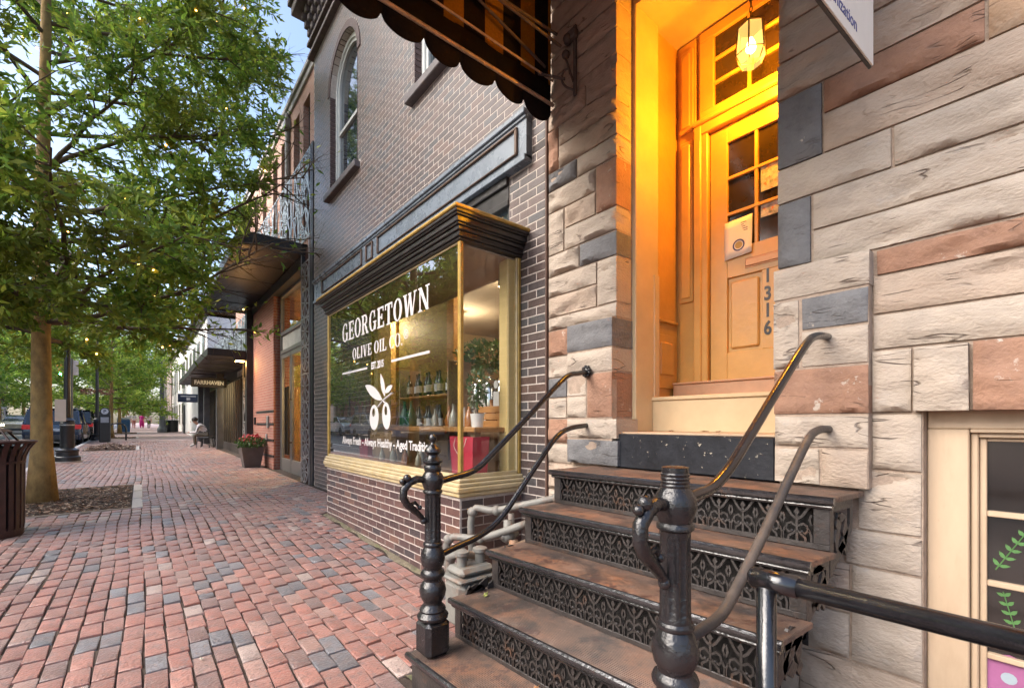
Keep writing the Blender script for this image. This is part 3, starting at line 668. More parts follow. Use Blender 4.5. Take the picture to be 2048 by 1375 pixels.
MB().add([(2.5695, .135 + .022 * math.cos(q), .272 + .022 * math.sin(q)) for q in [2 * math.pi * i / 12 for i in range(12)]], [tuple(range(12))]).build('painted_flower_heart', m_wht, bw)
# ------------------------------------------------------------------ cast-iron stoop with newel posts and pipe rails
SY0, SY1 = .54, 2.05
NOSE = [1.00, 1.243, 1.486, 1.73, 1.973]; TZ = [.125, .333, .541, .749, .957]
stoop = thing('iron_stoop', 'cast-iron front steps with pierced risers, two newel posts and black pipe handrails', 'steps', (1.5, 1.3, 0))
SL = Vector((1.5, 1.3, 0))
def settle(p):                              # the old steps have sunk a little on the left
    return (p[0], p[1], p[2] + (2.05 - p[1]) / 1.51 * max(0, .016 + .0671 * (1.97 - p[0])))
def onstoop(mb, name, m, smooth=False, parent=None):
    mb.v = [settle(p) for p in mb.v]
    o = mb.build(name, m, None, smooth)
    if parent is None: o.location = -SL; o.parent = stoop
    else: o.parent = parent
    return o
m_iron_bl = mat('iron_black_paint', (.012, .011, .012), .24, metal=.0, var=.3, scale=14, bump=.35, bscale=70, spec=.55, stain=[((.16, .065, .03), 9, .66, .76, .7), ((.028, .028, .03), 5, .5, .7, .5)])
m_rail = mat('rail_black_paint', (.009, .009, .011), .2, var=.3, scale=12, bump=.12, bscale=60, spec=.8, stain=[((.10, .06, .04), 8, .66, .8, .4)])
m_rail_worn = mat('rail_worn_paint', (.075, .06, .05), .5, var=.25, scale=14, bump=.2, bscale=60, spec=.5, stain=[((.03, .03, .032), 3, .45, .6, .8)])
m_nose = mat('tread_nose_iron', (.022, .021, .023), .16, metal=.1, var=.3, scale=18, bump=.25, bscale=60, spec=1.0, stain=[((.15, .07, .035), 7, .62, .76, .7)])
m_grille = mat('grille_iron', (.030, .025, .023), .45, var=.3, scale=20, bump=.3, bscale=80, spec=.6, stain=[((.13, .06, .03), 8, .56, .72, .7)])
def tread_mat(name, ribs):
    m = mat(name, (.12, .075, .055), .5, var=.35, scale=7, bump=.25, bscale=80, spec=.6, stain=[((.25, .115, .06), 4.5, .46, .64, .75), ((.03, .026, .025), 5.5, .50, .62, .85), ((.05, .022, .018), 10, .565, .60, .8), ((.22, .18, .155), 18, .56, .68, .5)])
    nt = m.node_tree; N = nt.nodes; L = nt.links
    tc = N.new('ShaderNodeTexCoord'); wv = N.new('ShaderNodeTexWave'); wv.wave_type = 'BANDS'; wv.bands_direction = 'X'; wv.inputs['Scale'].default_value = 32; wv.inputs['Distortion'].default_value = .25; wv.inputs['Detail'].default_value = 1
    L.new(tc.outputs['Object'], wv.inputs['Vector'])
    bp = N.new('ShaderNodeBump'); bp.inputs['Strength'].default_value = ribs; bp.inputs['Distance'].default_value = .006; L.new(wv.outputs['Fac'], bp.inputs['Height'])
    old = N['Principled BSDF'].inputs['Normal'].links[0].from_socket; L.new(old, bp.inputs['Normal']); L.new(bp.outputs[0], N['Principled BSDF'].inputs['Normal'])
    return m
m_tread_rib = tread_mat('tread_ribbed_rust', .9); m_tread = tread_mat('tread_worn_rust', .25)
def ribbon(mb, pts, w, x0, x1):
    """flat strip of width w following pts in (y,z), cast between x0 and x1"""
    n = len(pts); L_ = []; R_ = []
    for i in range(n):
        a = Vector(pts[max(i - 1, 0)]); b = Vector(pts[min(i + 1, n - 1)]); t = (b - a).normalized(); q = Vector((-t.y, t.x)) * (w / 2)
        L_.append(Vector(pts[i]) + q); R_.append(Vector(pts[i]) - q)
    poly = [tuple(p) for p in L_] + [tuple(p) for p in R_[::-1]]
    N2 = len(poly)
    mb.add([(x0, p[0], p[1]) for p in poly] + [(x1, p[0], p[1]) for p in poly],
           [(i, i + 1, N2 - 2 - i, N2 - 1 - i) for i in range(n - 1)] + [(i, (i + 1) % N2, N2 + (i + 1) % N2, N2 + i) for i in range(N2)])
def arc(cy_, cz_, r, a0, a1, n=7): return [(cy_ + r * math.cos(R(a0 + (a1 - a0) * i / n)), cz_ + r * math.sin(R(a0 + (a1 - a0) * i / n))) for i in range(n + 1)]
def motif(mb, yc, z0, w, h, x0, x1):
    u = w / 100; k = h / 150
    f = lambda a, b: (yc + a * u, z0 + b * k)
    c = lambda pts: [f(*p) for p in pts]
    t = .0085
    ribbon(mb, c([(0, 0), (0, 60), (0, 108)]), t, x0, x1)
    for s in (-1, 1):
        ribbon(mb, c([(s * 4, 62), (s * 20, 74), (s * 34, 66), (s * 38, 48), (s * 28, 34), (s * 16, 40)]), t, x0, x1)
        ribbon(mb, c([(s * 30, 2), (s * 28, 18), (s * 14, 30), (s * 3, 44)]), t, x0, x1)
        ribbon(mb, c([(s * 4, 92), (s * 18, 104), (s * 34, 132), (s * 44, 148)]), t * 1.1, x0, x1)
        ribbon(mb, c([(s * 48, 0), (s * 48, 30), (s * 40, 52)]), t * .9, x0, x1)
        ribbon(mb, c([(s * 49, 70), (s * 42, 90), (s * 48, 112)]), t * .9, x0, x1)
        mb.ball((x0, *f(s * 17, 41)), .006, 6, 4)
    q = c([(0, 104), (10, 120), (0, 138), (-10, 120)]); mb.add([(x0 - .002, *p) for p in q] + [(x1, *p) for p in q], [(0, 1, 2, 3), (0, 1, 5, 4), (1, 2, 6, 5), (2, 3, 7, 6), (3, 0, 4, 7)])
m_shadepl = mat('shade_plate_black', (.012, .010, .009), .95)  # flat black for added plates that stand in for shade under the steps
RUNS = [(NOSE[i], (NOSE[i + 1] if i < 4 else 2.385) + .045) for i in range(5)]
for i in range(5):
    x0, x1 = RUNS[i]; z = TZ[i]
    if i == 4: x1 = 2.40
    t = MB(); t.cbox(x0 + .018, x1, SY0 + .004, SY1 - .004, z - .022, z, .003)
    tr_ = onstoop(t, 'tread', m_tread_rib if i < 2 else m_tread)
    tr_['label'] = 'ribbed rusty iron tread' if i < 2 else 'worn rust-brown iron tread'
    nz = MB(); prof = [(x0 + .02, z + .001), (x0 + .008, z + .001), (x0 + .001, z - .006), (x0, z - .016), (x0 + .004, z - .026), (x0 + .014, z - .031), (x0 + .02, z - .030)]
    nz.prism(prof, 'y', SY0, SY1); nz.tube([(x0 + .028, SY0 + .01, z - .038), (x0 + .028, SY1 - .01, z - .038)], .011, 8)
    onstoop(nz, 'nosing', m_nose, 35, tr_)
    # riser below this tread
    if i > 0:
        rx = x0 + .034; zb_ = TZ[i - 1] + .002; zt_ = z - .03
        g = MB(); g.cbox(rx, rx + .010, SY0 + .02, SY1 - .02, zt_ - .012, zt_, .002); g.cbox(rx, rx + .010, SY0 + .02, SY1 - .02, zb_, zb_ + .022, .002)
        for ys in (SY0 + .02, SY1 - .075): g.cbox(rx - .001, rx + .010, ys, ys + .055, zb_ + .022, zt_ - .012, .002)
        nm = 13; y0 = SY0 + .08; W_ = (SY1 - SY0 - .16) / nm
        for k in range(nm): motif(g, y0 + (k + .5) * W_, zb_ + .02, W_, zt_ - zb_ - .03, rx + .001, rx + .009)
        rs = onstoop(g, 'riser_grille', m_grille); rs['label'] = 'pierced cast-iron riser with scrolled motifs'
        onstoop(MB().box(rx + .045, rx + .05, SY0 + .03, SY1 - .03, zb_ - .1, zt_ - .002), 'shade_plate', m_shadepl, False, rs)  # added plate, keeps the openings of the riser dark
bx_ = MB(); bx_.cbox(1.028, 1.045, SY0 + .02, SY1 - .02, -.12, .10, .003); onstoop(bx_, 'bottom_riser', m_grille)
# pierced side plates (stringers) under the tread ends
for ys, nm_ in ((SY0 + .022, 'right'), (SY1 - .032, 'left')):
    sp = MB()
    def low(x): return .707 - .55 * (2.123 - x)
    for i in range(1, 5):
        x0 = NOSE[i] + .045; x1 = (NOSE[i + 1] + .034) if i < 4 else 2.30
        zt_ = TZ[i] - .024
        pl = lambda pts: sp.prism(pts, 'y', ys, ys + .010)
        za, zb2 = max(low(x0), -.1), max(low(x1), -.1)
        pl([(x0, zt_ - .035), (x1, zt_ - .035), (x1, zt_), (x0, zt_)]); pl([(x0, za), (x0 + .04, za + .02), (x0 + .04, zt_ - .035), (x0, zt_ - .035)])
        pl([(x1 - .035, zb2 - .02), (x1, zb2), (x1, zt_ - .035), (x1 - .035, zt_ - .035)]); pl([(x0 + .04, za + .02), (x1 - .035, zb2 - .02), (x1 - .035, zb2 + .03), (x0 + .04, za + .07)])
        xm = (x0 + x1) / 2; zm = (za + zt_) / 2 + .02
        for (dx, dz, sx, sz) in ((-.04, .03, .03, .05), (.05, .0, .035, .06), (.0, -.06, .05, .03), (-.06, -.03, .025, .05), (.06, -.07, .03, .03), (0, .06, .06, .02)):
            pl([(xm + dx - sx, zm + dz), (xm + dx, zm + dz - sz), (xm + dx + sx, zm + dz), (xm + dx, zm + dz + sz)])
    o = onstoop(sp, 'side_plate', m_grille)
# newel posts
def newel(x, y, finial):
    np_ = empty('newel_post', (x - SL.x, y - SL.y, TZ[0] + (2.05 - y) / 1.51 * (.016 + .0671 * (1.97 - x)) - SL.z), stoop)
    np_['label'] = 'left newel post topped with a turned finial' if finial else 'right newel post, finial missing from its threaded top'
    b = .125
    P = lambda r, z: (r, z - b)
    MB().cbox(-.066, .066, -.066, .066, 0, .175, .022).build('base_block', m_iron_bl, np_)
    MB().lathe([P(.062, .295), P(.074, .303), P(.076, .315), P(.068, .325), P(.060, .335), P(.064, .345), P(.058, .356), P(.046, .368), P(.044, .378), P(.052, .392), P(.061, .41), P(.065, .434), P(.061, .458), P(.050, .474), P(.044, .482), P(.046, .495), P(.057, .505), P(.060, .516), P(.055, .528), P(.045, .538), P(.046, .548), P(.054, .560), P(.060, .588), P(.056, .615), P(.046, .638), P(.041, .646), P(.047, .652), P(.047, .662), P(.041, .668)], n=24).build('turned_base', m_iron_bl, np_, 45)
    MB().lathe([P(.040, .664), P(.040, .675), P(.039, .69), P(.038, .88), P(.039, .895), P(.040, .905)], n=40, flute=lambda k, z: (1.0 if (k % 4) in (0, 1) else .88) if (.55 < z < .76) else 1).build('fluted_shaft', m_iron_bl, np_, 25)
    MB().lathe([P(.040, .900), P(.047, .906), P(.047, .916), P(.041, .922), P(.046, .935), P(.055, .962), P(.052, .985), P(.042, 1.003), P(.036, 1.010)], n=24).build('ball_socket', m_iron_bl, np_, 45)
    if finial:
        MB().lathe([P(.038, 1.008), P(.042, 1.018), P(.042, 1.035), P(.034, 1.044), P(.048, 1.054), P(.048, 1.062), P(.030, 1.075), P(.026, 1.088), P(.041, 1.104), P(.040, 1.116), P(.026, 1.132), P(.012, 1.142), P(.010, 1.150), P(.018, 1.160), P(.020, 1.172), P(.014, 1.186), P(.003, 1.192)], n=20).build('finial', m_iron_bl, np_, 45)
    else:
        MB().lathe([P(.040, 1.006), P(.036, 1.012), P(.037, 1.018), P(.034, 1.022), P(.037, 1.027), P(.034, 1.031), P(.037, 1.036), P(.034, 1.040), P(.037, 1.046), P(.034, 1.05), P(.034, 1.064), P(.026, 1.066)], n=22).build('threaded_stub', m_iron_bl, np_, 30)
    sc = MB(); pts = [(-.045, .972), (-.085, .978), (-.122, .966), (-.152, .935), (-.155, .895), (-.135, .862), (-.108, .838), (-.082, .815), (-.060, .792), (-.046, .770)]
    sc.tube([(p[0], 0, p[1] - b) for p in pts], [.016, .018, .019, .019, .0185, .018, .017, .015, .013, .010], 10)
    sc.ball((-.135, 0, .985 - b), .020, 10, 7); sc.ball((-.160, 0, .972 - b), .014, 8, 6); sc.ball((-.050, 0, .775 - b), .017, 10, 6); sc.ball((-.07, 0, .842 - b), .012, 8, 6)
    sc.tube([(-.125, 0, .86 - b), (-.095, 0, .868 - b), (-.078, 0, .85 - b)], [.009, .010, .006], 8)
    sc.build('scroll_bracket', m_iron_bl, np_, 50)
    return np_
newel(1.10, 1.95, True); newel(1.075, .642, False)
def smooth_path(pts, n=6):
    out = []; P = [Vector(p) for p in pts]; P = [P[0] * 2 - P[1]] + P + [P[-1] * 2 - P[-2]]
    for i in range(1, len(P) - 2):
        for k in range(n):
            t = k / n; a, b, c, d = P[i - 1:i + 3]
            out.append(.5 * ((2 * b) + (c - a) * t + (2 * a - 5 * b + 4 * c - d) * t * t + (3 * b - 3 * c + d - a) * t ** 3))
    out.append(P[-2]); return out
for pts, mm, rr in (([(1.13, 1.95, .962), (1.213, 1.965, .972), (1.368, 1.98, 1.0), (1.498, 1.99, 1.085), (1.8, 2.01, 1.31), (2.1, 2.03, 1.535), (2.253, 2.05, 1.579), (2.38, 2.07, 1.60)], m_rail, .0165),
            ([(1.13, 1.95, .595), (1.213, 1.965, .612), (1.41, 1.98, .651), (1.561, 1.99, .73), (1.8, 2.01, .955), (2.014, 2.03, 1.15), (2.172, 2.05, 1.214), (2.39, 2.07, 1.235)], m_rail, .0165),
            ([(1.10, .643, 1.042), (1.208, .645, 1.052), (1.285, .648, 1.063), (1.40, .652, 1.112), (1.548, .655, 1.209), (1.80, .657, 1.385), (2.057, .658, 1.56), (2.194, .662, 1.613), (2.385, .665, 1.633)], m_rail, .0165),
            ([(1.10, .643, .668), (1.221, .645, .672), (1.33, .648, .678), (1.43, .652, .722), (1.666, .655, .879), (1.88, .657, 1.035), (2.084, .658, 1.179), (2.212, .662, 1.218), (2.385, .665, 1.222)], m_rail_worn, .0165)):
    o = MB().tube(smooth_path(pts, 5), rr, 14).build('handrail', mm, None, 'all'); o.location = -SL; o.parent = stoop
    if mm is m_rail_worn: o['label'] = 'lower right handrail with its black paint worn to brown'
fl_ = MB()
for (y, z) in ((2.07, 1.60),):
    for k in range(9):
        a = 2 * math.pi * k / 9; fl_.ball((2.352, y + .03 * math.cos(a), z + .03 * math.sin(a)), .014, 7, 5)
    fl_.ball((2.35, y, z), .03, 10, 6, (.5, 1, 1))
o = fl_.build('rosette', m_iron_bl, None, 60); o.location = -SL; o.parent = stoop

# --- railing of the basement area, in front at the right
rail = thing('area_railing', 'low black pipe railing at the right in front of the basement window', 'railing', (1.28, .5, -.05))
def onrail(mb, name): return mb.build(name, m_rail, rail, 'all')
onrail(MB().tube([(0, 0, -.1), (0, 0, .885)], .024, 16), 'post')
onrail(MB().tube([(0, .03, .885), (0, -.075, .886)], .028, 16).ball((0, .03, .885), .028, 14, 8, (1, .6, 1)), 'elbow_fitting')
onrail(MB().tube([(0, -.07, .885), (0, -2.6, .905)], .024, 16), 'top_rail')
onrail(MB().tube([(0, -2.6, -.1), (0, -2.6, .905)], .024, 16), 'post')
onrail(MB().tube([(0, 0, .2), (0, -2.6, .22)], .016, 12), 'lower_rail')

# --- gas meter and pipes between the steps and the shop
m_pipe = mat('grey_pipe_paint', (.17, .165, .148), .55, var=.15, scale=14, bump=.25, bscale=60, stain=[((.17, .085, .05), 6, .50, .66, .85), ((.10, .09, .08), 3, .55, .7, .6)])
m_pipe_rust = mat('rusty_pipe', (.22, .16, .115), .65, var=.2, scale=14, bump=.3, bscale=60, stain=[((.30, .13, .05), 5, .45, .65, .8)])
gas = thing('gas_meter', 'grey gas meter with rusty pipework between the steps and the shop front', 'gas meter', (1.6, 2.35, 0))
GL = Vector((1.6, 2.35, 0))
def ongas(mb, name, m, smooth='all'):
    o = mb.build(name, m, None, smooth); o.location = -GL; o.parent = gas; return o
m1 = MB(); m1.cbox(1.40, 1.66, 2.16, 2.36, .06, .33, .03); m1.cbox(1.385, 1.675, 2.15, 2.37, .33, .355, .01); m1.cbox(1.41, 1.65, 2.17, 2.35, .355, .405, .02)
ongas(m1, 'meter_case', m_pipe, 30)
ongas(MB().lathe([(.03, 0), (.03, .06), (.045, .07), (.045, .09), (.02, .10)], (1.47, 2.26, .40), 12).lathe([(.03, 0), (.03, .06), (.045, .07), (.045, .09), (.02, .10)], (1.60, 2.26, .40), 12), 'meter_coupling', m_pipe, 40)
def elbow(mb, p, r): mb.ball(p, r * 1.45, 10, 7)
pp = MB()
for path, r in (([(1.86, 2.72, .20), (1.86, 2.72, .605), (1.95, 2.55, .63), (2.16, 2.16, .745), (2.40, 2.12, .76)], .026), ([(1.66, 2.72, .18), (1.66, 2.72, .44), (1.78, 2.50, .47), (1.93, 2.2, .60)], .026), ([(2.0, 2.45, .2), (2.0, 2.45, .62)], .022), ([(1.60, 2.60, -.02), (1.60, 2.60, .36), (1.60, 2.44, .42)], .03)):
    pp.tube(smooth_path(path, 4) if len(path) > 3 else path, r, 12)
    for q in path[1:-1]: elbow(pp, q, r)
ongas(pp, 'pipe', m_pipe)
pr2 = MB()
for path, r in (([(1.46, 2.30, .50), (1.52, 2.35, .44), (1.72, 2.25, .425), (1.96, 2.10, .53)], .024), ([(1.70, 2.12, .02), (1.70, 2.12, .42)], .020), ([(1.9, 2.3, .1), (1.9, 2.3, .48)], .03)):
    pr2.tube(path, r, 12)
    for q in path[1:-1]: elbow(pr2, q, r)
ongas(pr2, 'rusty_pipe', m_pipe_rust)
ongas(MB().ball((1.90, 2.36, .50), .055, 12, 8).lathe([(.05, 0), (.05, .03), (.03, .05), (.03, .1)], (1.90, 2.36, .50), 12).tube([(1.84, 2.36, .5), (1.98, 2.36, .5)], .022, 10), 'valve', m_pipe)
ongas(MB().cbox(1.735, 1.80, 2.11, 2.2, .10, .33, .008).lathe([(.012, 0), (.012, .09)], (1.77, 2.13, .33), 8), 'junction_box', mat('galvanised_steel', (.45, .46, .47), .4, metal=.6), 30)

# --- awning over the doorway, seen from inside its left end
AY = 2.47
aw = thing('doorway_awning', 'black scalloped awning with warm-lit cream stripes over the stone doorway', 'awning', (2.42, 1.4, 3.6))
AL = Vector((2.42, 1.4, 3.6))
def onaw(mb, name, m, smooth=False, th=0):
    o = mb.build(name, m, None, smooth); o.location = -AL; o.parent = aw
    if th: sm = o.modifiers.new('s', 'SOLIDIFY'); sm.thickness = th
    return o
m_canvas = mat('awning_black_canvas', (.010, .008, .008), .95, var=.3, scale=60, bump=.2, bscale=300, spec=.1)
m_stripe = mat('awning_lit_canvas', (.30, .15, .022), .9, var=.15, scale=60, bump=.2, bscale=300, spec=.1, transl=.35)  # warm light on cream canvas is put into this stripe colour
def awz(x): return 3.655      # bottom bar of the end panel
XF = .25
for side in (AY, .25):
    val = []; n = 6
    v = []; f = []
    seg = 14; tot = 8
    for i in range(tot * seg + 1):
        x = 2.405 - (2.405 - XF) * i / (tot * seg); t = (i % seg) / seg
        drop = .075 + .08 * math.sqrt(max(0, math.sin(math.pi * t)))
        v += [(x, side + .004 * math.sin(x * 14), awz(x) + .15), (x, side + .012 * math.sin(x * 9), awz(x) - drop)]
    for i in range(tot * seg): f.append((2 * i, 2 * i + 1, 2 * i + 3, 2 * i + 2))
    onaw(MB().add(v, f), 'scalloped_valance', m_canvas, 'all', .003)
    # end panel in vertical stripes up to the sloping roof line
    edges = [2.405, 2.375, 2.24, 2.105, 1.945, 1.79, 1.62, 1.47, 1.31, 1.15, 1.0, .85, .70, .55, XF]
    def top(x): return 4.05 + (x - XF) * .42
    for k, (a, b) in enumerate(zip(edges, edges[1:])):
        dark = k % 2 == 1
        onaw(MB().add([(a, side, awz(a) + .145), (b, side, awz(b) + .145), (b, side, top(b)), (a, side, top(a))], [(0, 1, 2, 3)]), 'canvas_stripe', m_canvas if dark else m_stripe, False, .002)
k = 0; y = .25
while y < AY - .01:
    y2 = min(y + .158, AY)
    onaw(MB().add([(2.40, y, top(2.40)), (2.40, y2, top(2.40)), (XF, y2, top(XF)), (XF, y, top(XF))], [(0, 1, 2, 3)]), 'canvas_stripe', m_canvas if k % 2 else m_stripe, False, .002)
    onaw(MB().add([(XF, y, top(XF)), (XF, y2, top(XF)), (XF, y2, 3.45), (XF, y, 3.45)], [(0, 1, 2, 3)]), 'canvas_stripe', m_canvas if k % 2 else m_stripe, False, .002)
    y = y2; k += 1
m_bar = mat('awning_bar', (.34, .27, .22), .6, metal=.2, var=.25, scale=20, stain=[((.15, .07, .04), 10, .58, .7, .7)])
m_bar2 = mat('awning_dark_bar', (.09, .07, .06), .6, metal=.2, var=.25, scale=20)
onaw(MB().tube([(2.41, AY - .02, awz(2.41) - .012), (XF, AY - .02, awz(XF) - .012)], .013, 8), 'frame_bar', m_bar)
onaw(MB().tube([(2.38, AY - .05, awz(2.38) + .14), (XF, AY - .05, awz(XF) + .16)], .008, 8), 'frame_bar', m_bar)
for (p, q) in (((2.30, 2.30, 4.02), (.6, 2.36, 3.95)), ((2.30, 2.26, 3.91), (1.2, 2.34, 4.02)), ((2.36, 2.28, 3.72), (2.25, 2.44, 3.80)), ((2.30, 2.42, 3.86), (.7, 2.42, 4.25))):
    onaw(MB().tube([p, q], .010, 8), 'support_rod', m_bar2)
br = MB(); br.cbox(2.385, 2.405, 2.20, 2.225, 3.58, 4.08, .003); br.cbox(2.36, 2.41, 2.19, 2.30, 3.98, 4.05, .01); br.ball((2.37, 2.26, 4.0), .035, 10, 6); br.ball((2.37, 2.28, 3.9), .03, 10, 6)
br.tube(smooth_path([(2.385, 2.22, 3.62), (2.36, 2.27, 3.66), (2.35, 2.30, 3.72), (2.36, 2.29, 3.78), (2.37, 2.25, 3.78), (2.37, 2.24, 3.74)], 4), .008, 8); br.tube([(2.385, 2.22, 3.68), (2.36, 2.29, 3.92)], .008, 8)
onaw(br, 'wall_bracket', m_bar2, 40)

# --- projecting sign above the steps
sg = thing('hanging_sign', 'white hanging sign with blue lettering against the stone wall at the top right', 'sign', (2.09, .45, 2.565), R(-3.6))
m_sign = mat('sign_white', (.70, .68, .64), .5, var=.05, scale=6, bump=.05); m_signedge = mat('sign_edge', (.05, .05, .05), .6)
MB().cbox(-.72, 0, -.003, .003, 0, .58, .001).build('sign_face', m_sign, sg)
MB().box(-.723, .002, .0035, .013, -.003, .583).build('sign_board', m_signedge, sg)
m_navy = mat('sign_navy', (.05, .06, .22), .5, bump=0)
FM = lambda x, z: frame_matrix((x, -.0036, z), (1, 0, 0), (0, 0, 1))
text_mesh('sign_lettering', 'an Organization', .062, m_navy, sg, FM(-.565, .04), .0006, .0004, 1.0)
lg = MB(); lg.add([(-.32 + .085 * math.cos(a), -.0042, .24 + .085 * math.sin(a)) for a in [2 * math.pi * i / 28 for i in range(28)]], [tuple(range(28))]); lg.build('sign_emblem', m_navy, sg)
lg = MB(); v = []; f = []
for i in range(36):
    a = 2 * math.pi * i / 36
    v += [(-.32 + r * math.cos(a), -.0042, .24 + r * math.sin(a)) for r in (.098, .104)]
    f.append((2 * i, 2 * i + 1, (2 * i + 3) % 72, (2 * i + 2) % 72))
lg.add(v, f).build('sign_emblem_ring', mat('sign_grey', (.4, .4, .45), .5, bump=0), sg)
for ch, a in zip('GRO', (-62, -44, -26)):
    q = R(a); M = FM(-.32 + .135 * math.cos(q), .24 + .135 * math.sin(q)) @ Matrix.Rotation(q + math.pi / 2, 4, 'Z')
    text_mesh('sign_letter', ch, .045, m_navy, sg, M, .0006, 0, 1, 'CENTER')
MB().tube([(-.7, .015, .585), (-.7, .015, .70)], .006, 6).tube([(-.06, .015, .585), (-.06, .015, .70)], .006, 6).tube([(-.75, .015, .70), (.30, .0, .70)], .012, 8).build('sign_bracket', m_bar2, sg)
# ------------------------------------------------------------------ the dark brick shop with its glazed bay
shop = thing('brick_shop', 'dark brown brick shop with pale joints, arched upper windows and a glazed bay', 'shop building', (2.6, 5.5, 0))
PL = Vector((2.6, 5.5, 0))
def onshop(o): o.location = Vector(o.location) - PL; o.parent = shop; return o
BRICK_COLS = [((.092, .066, .060), 30), ((.112, .074, .064), 24), ((.082, .064, .062), 22), ((.072, .066, .068), 14), ((.13, .08, .064), 8)]
BASE_COLS = [((.10, .050, .044), 30), ((.13, .064, .052), 22), ((.075, .040, .038), 22), ((.055, .040, .042), 10), ((.17, .085, .06), 5)]
st_b = [((.035, .028, .028), 18, .62, .76, .5), ((.2, .15, .13), 9, .66, .8, .3)]
m_brick_o = mat('wall_brick', sheen=.15, rough=.36, var=.14, scale=16, bump=.3, bscale=70, tint='object', spec=.6, stain=st_b)
m_brick_a = mat('wall_brick_field', sheen=.15, rough=.36, var=.14, scale=16, bump=.3, bscale=70, tint='attr', spec=.6, stain=st_b)
m_bmortar = mat('brick_mortar', (.50, .44, .39), .95, var=.15, scale=30, bump=.4, bscale=150, stain=[((.22, .19, .17), 2.0, .55, .75, .5)])
CH, BLN, BJ = .0677, .2035, .0095
br_ = random.Random(21)
bricks = []                                  # (axis, plane, a0, a1, z0, z1, colour)
W1, W2 = (7.06, .61), (4.09, .61); SILLZ, SPRING = 4.98, 6.62
def arch_z(y, w, pad=0):
    c, r = w; r = r + pad; d = abs(y - c)
    return None if d >= r else SPRING + math.sqrt(r * r - d * d)
def cutout(a0, a1, z0, z1):
    """clip a brick of the street wall against its openings -> list of (a0,a1)"""
    zc = (z0 + z1) / 2; out = [(a0, a1)]
    def sub(lst, lo, hi):
        r = []
        for (p, q) in lst:
            if q <= lo or p >= hi: r.append((p, q)); continue
            if p < lo: r.append((p, lo))
            if q > hi: r.append((hi, q))
        return r
    if zc < 3.42: out = sub(out, 2.985, 5.90)
    if 3.30 < zc < 3.75: out = sub(out, 2.70, 8.36)
    for w in (W1, W2):
        c, r = w; rr = r + .105
        if SILLZ - .10 < zc < SILLZ: out = sub(out, c - r - .1, c + r + .1)
        elif SILLZ <= zc <= SPRING: out = sub(out, c - r, c + r)
        elif SPRING < zc < SPRING + rr:
            h = math.sqrt(rr * rr - (zc - SPRING) ** 2); out = sub(out, c - h, c + h)
    return [o for o in out if o[1] - o[0] > .02]
def courses(axis, plane, a_lo, a_hi, z_lo, z_hi, cols, cut=None, shift=0):
    i0 = int(math.floor(z_lo / CH)); i1 = int(math.ceil(z_hi / CH))
    for i in range(i0, i1):
        z0, z1 = i * CH, (i + 1) * CH
        if z0 < z_lo - CH * .7 or z1 > z_hi + CH * .55: continue
        a = a_lo + shift - (BLN / 2 if i % 2 else 0) - BLN
        while a < a_hi:
            p, q = max(a, a_lo), min(a + BLN, a_hi)
            if q - p > .03:
                for (c0, c1) in (cut(p, q, z0, z1) if cut else [(p, q)]):
                    bricks.append((axis, plane, c0 + BJ / 2, c1 - BJ / 2, z0 + BJ / 2, z1 - BJ / 2, pick(cols, br_)))
            a += BLN
courses('x', WALLX, 2.545, 8.575, 3.42, 7.80, BRICK_COLS, cutout)
courses('x', WALLX, 2.545, 2.985, .02, 3.42, BRICK_COLS, cutout)
courses('x', WALLX, 5.90, 8.575, .10, 3.42, BRICK_COLS, cutout)
courses('x', BAYX, 2.825, 5.90, -.07, .70, BASE_COLS)
courses('y', 2.825, BAYX + .012, WALLX, -.07, .70, BASE_COLS, shift=.10)
def brick_geo(b, proud=.0014, deep=.05, c=.0012):
    ax, pl, a0, a1, z0, z1, col = b
    m = MB()
    if ax == 'x': m.cbox(pl - proud, pl + deep, a0, a1, z0, z1, c)
    else: m.cbox(a0, a1, pl - proud, pl + deep, z0, z1, c)
    return m
def barea(b):
    ax, pl, a0, a1, z0, z1, _ = b
    cs = [(pl, a, z) if ax == 'x' else (a, pl, z) for (a, z) in ((a0, z0), (a1, z0), (a1, z1), (a0, z1))]
    q = [project(c) for c in cs]
    if any(p is None or not (0 < p[0] < 2048 and 0 < p[1] < 1375) for p in q): return 0
    return abs(sum(q[i][0] * q[(i + 1) % 4][1] - q[(i + 1) % 4][0] * q[i][1] for i in range(4))) / 2
order = sorted(range(len(bricks)), key=lambda i: -barea(bricks[i]))
base_wall = MB(); base_wall.box(BAYX + .001, WALLX + .1, 2.827, 5.90, -.4, .70)
wall_mb = MB(); X0 = WALLX + .001
wall_mb.box(X0, 2.60, 2.54, 2.985, -.3, 3.4); wall_mb.box(X0, 2.60, 5.90, 8.58, -.3, 3.4); wall_mb.box(X0, 2.60, 2.54, 8.58, 3.4, SILLZ)
def wall_piece(y0, y1, z0, z1): wall_mb.box(X0, 2.60, y0, y1, z0, z1)
wall_piece(2.54, W2[0] - .61, SILLZ, 8.0); wall_piece(W2[0] + .61, W1[0] - .61, SILLZ, 8.0); wall_piece(W1[0] + .61, 8.58, SILLZ, 8.0)
for w in (W1, W2):
    n = 14; c, r = w
    for i in range(n):
        ya = c - r + 2 * r * i / n; yb = c - r + 2 * r * (i + 1) / n
        za = SPRING + math.sqrt(max(0, r * r - (ya - c) ** 2)); zb_ = SPRING + math.sqrt(max(0, r * r - (yb - c) ** 2))
        wall_mb.prism([(ya, za), (yb, zb_), (yb, 8.0), (ya, 8.0)], 'x', X0, 2.60)
front = onshop(wall_mb.build('front_wall', m_bmortar)); bayw = onshop(base_wall.build('bay_base_wall', m_bmortar))
bmesh_cache = {}
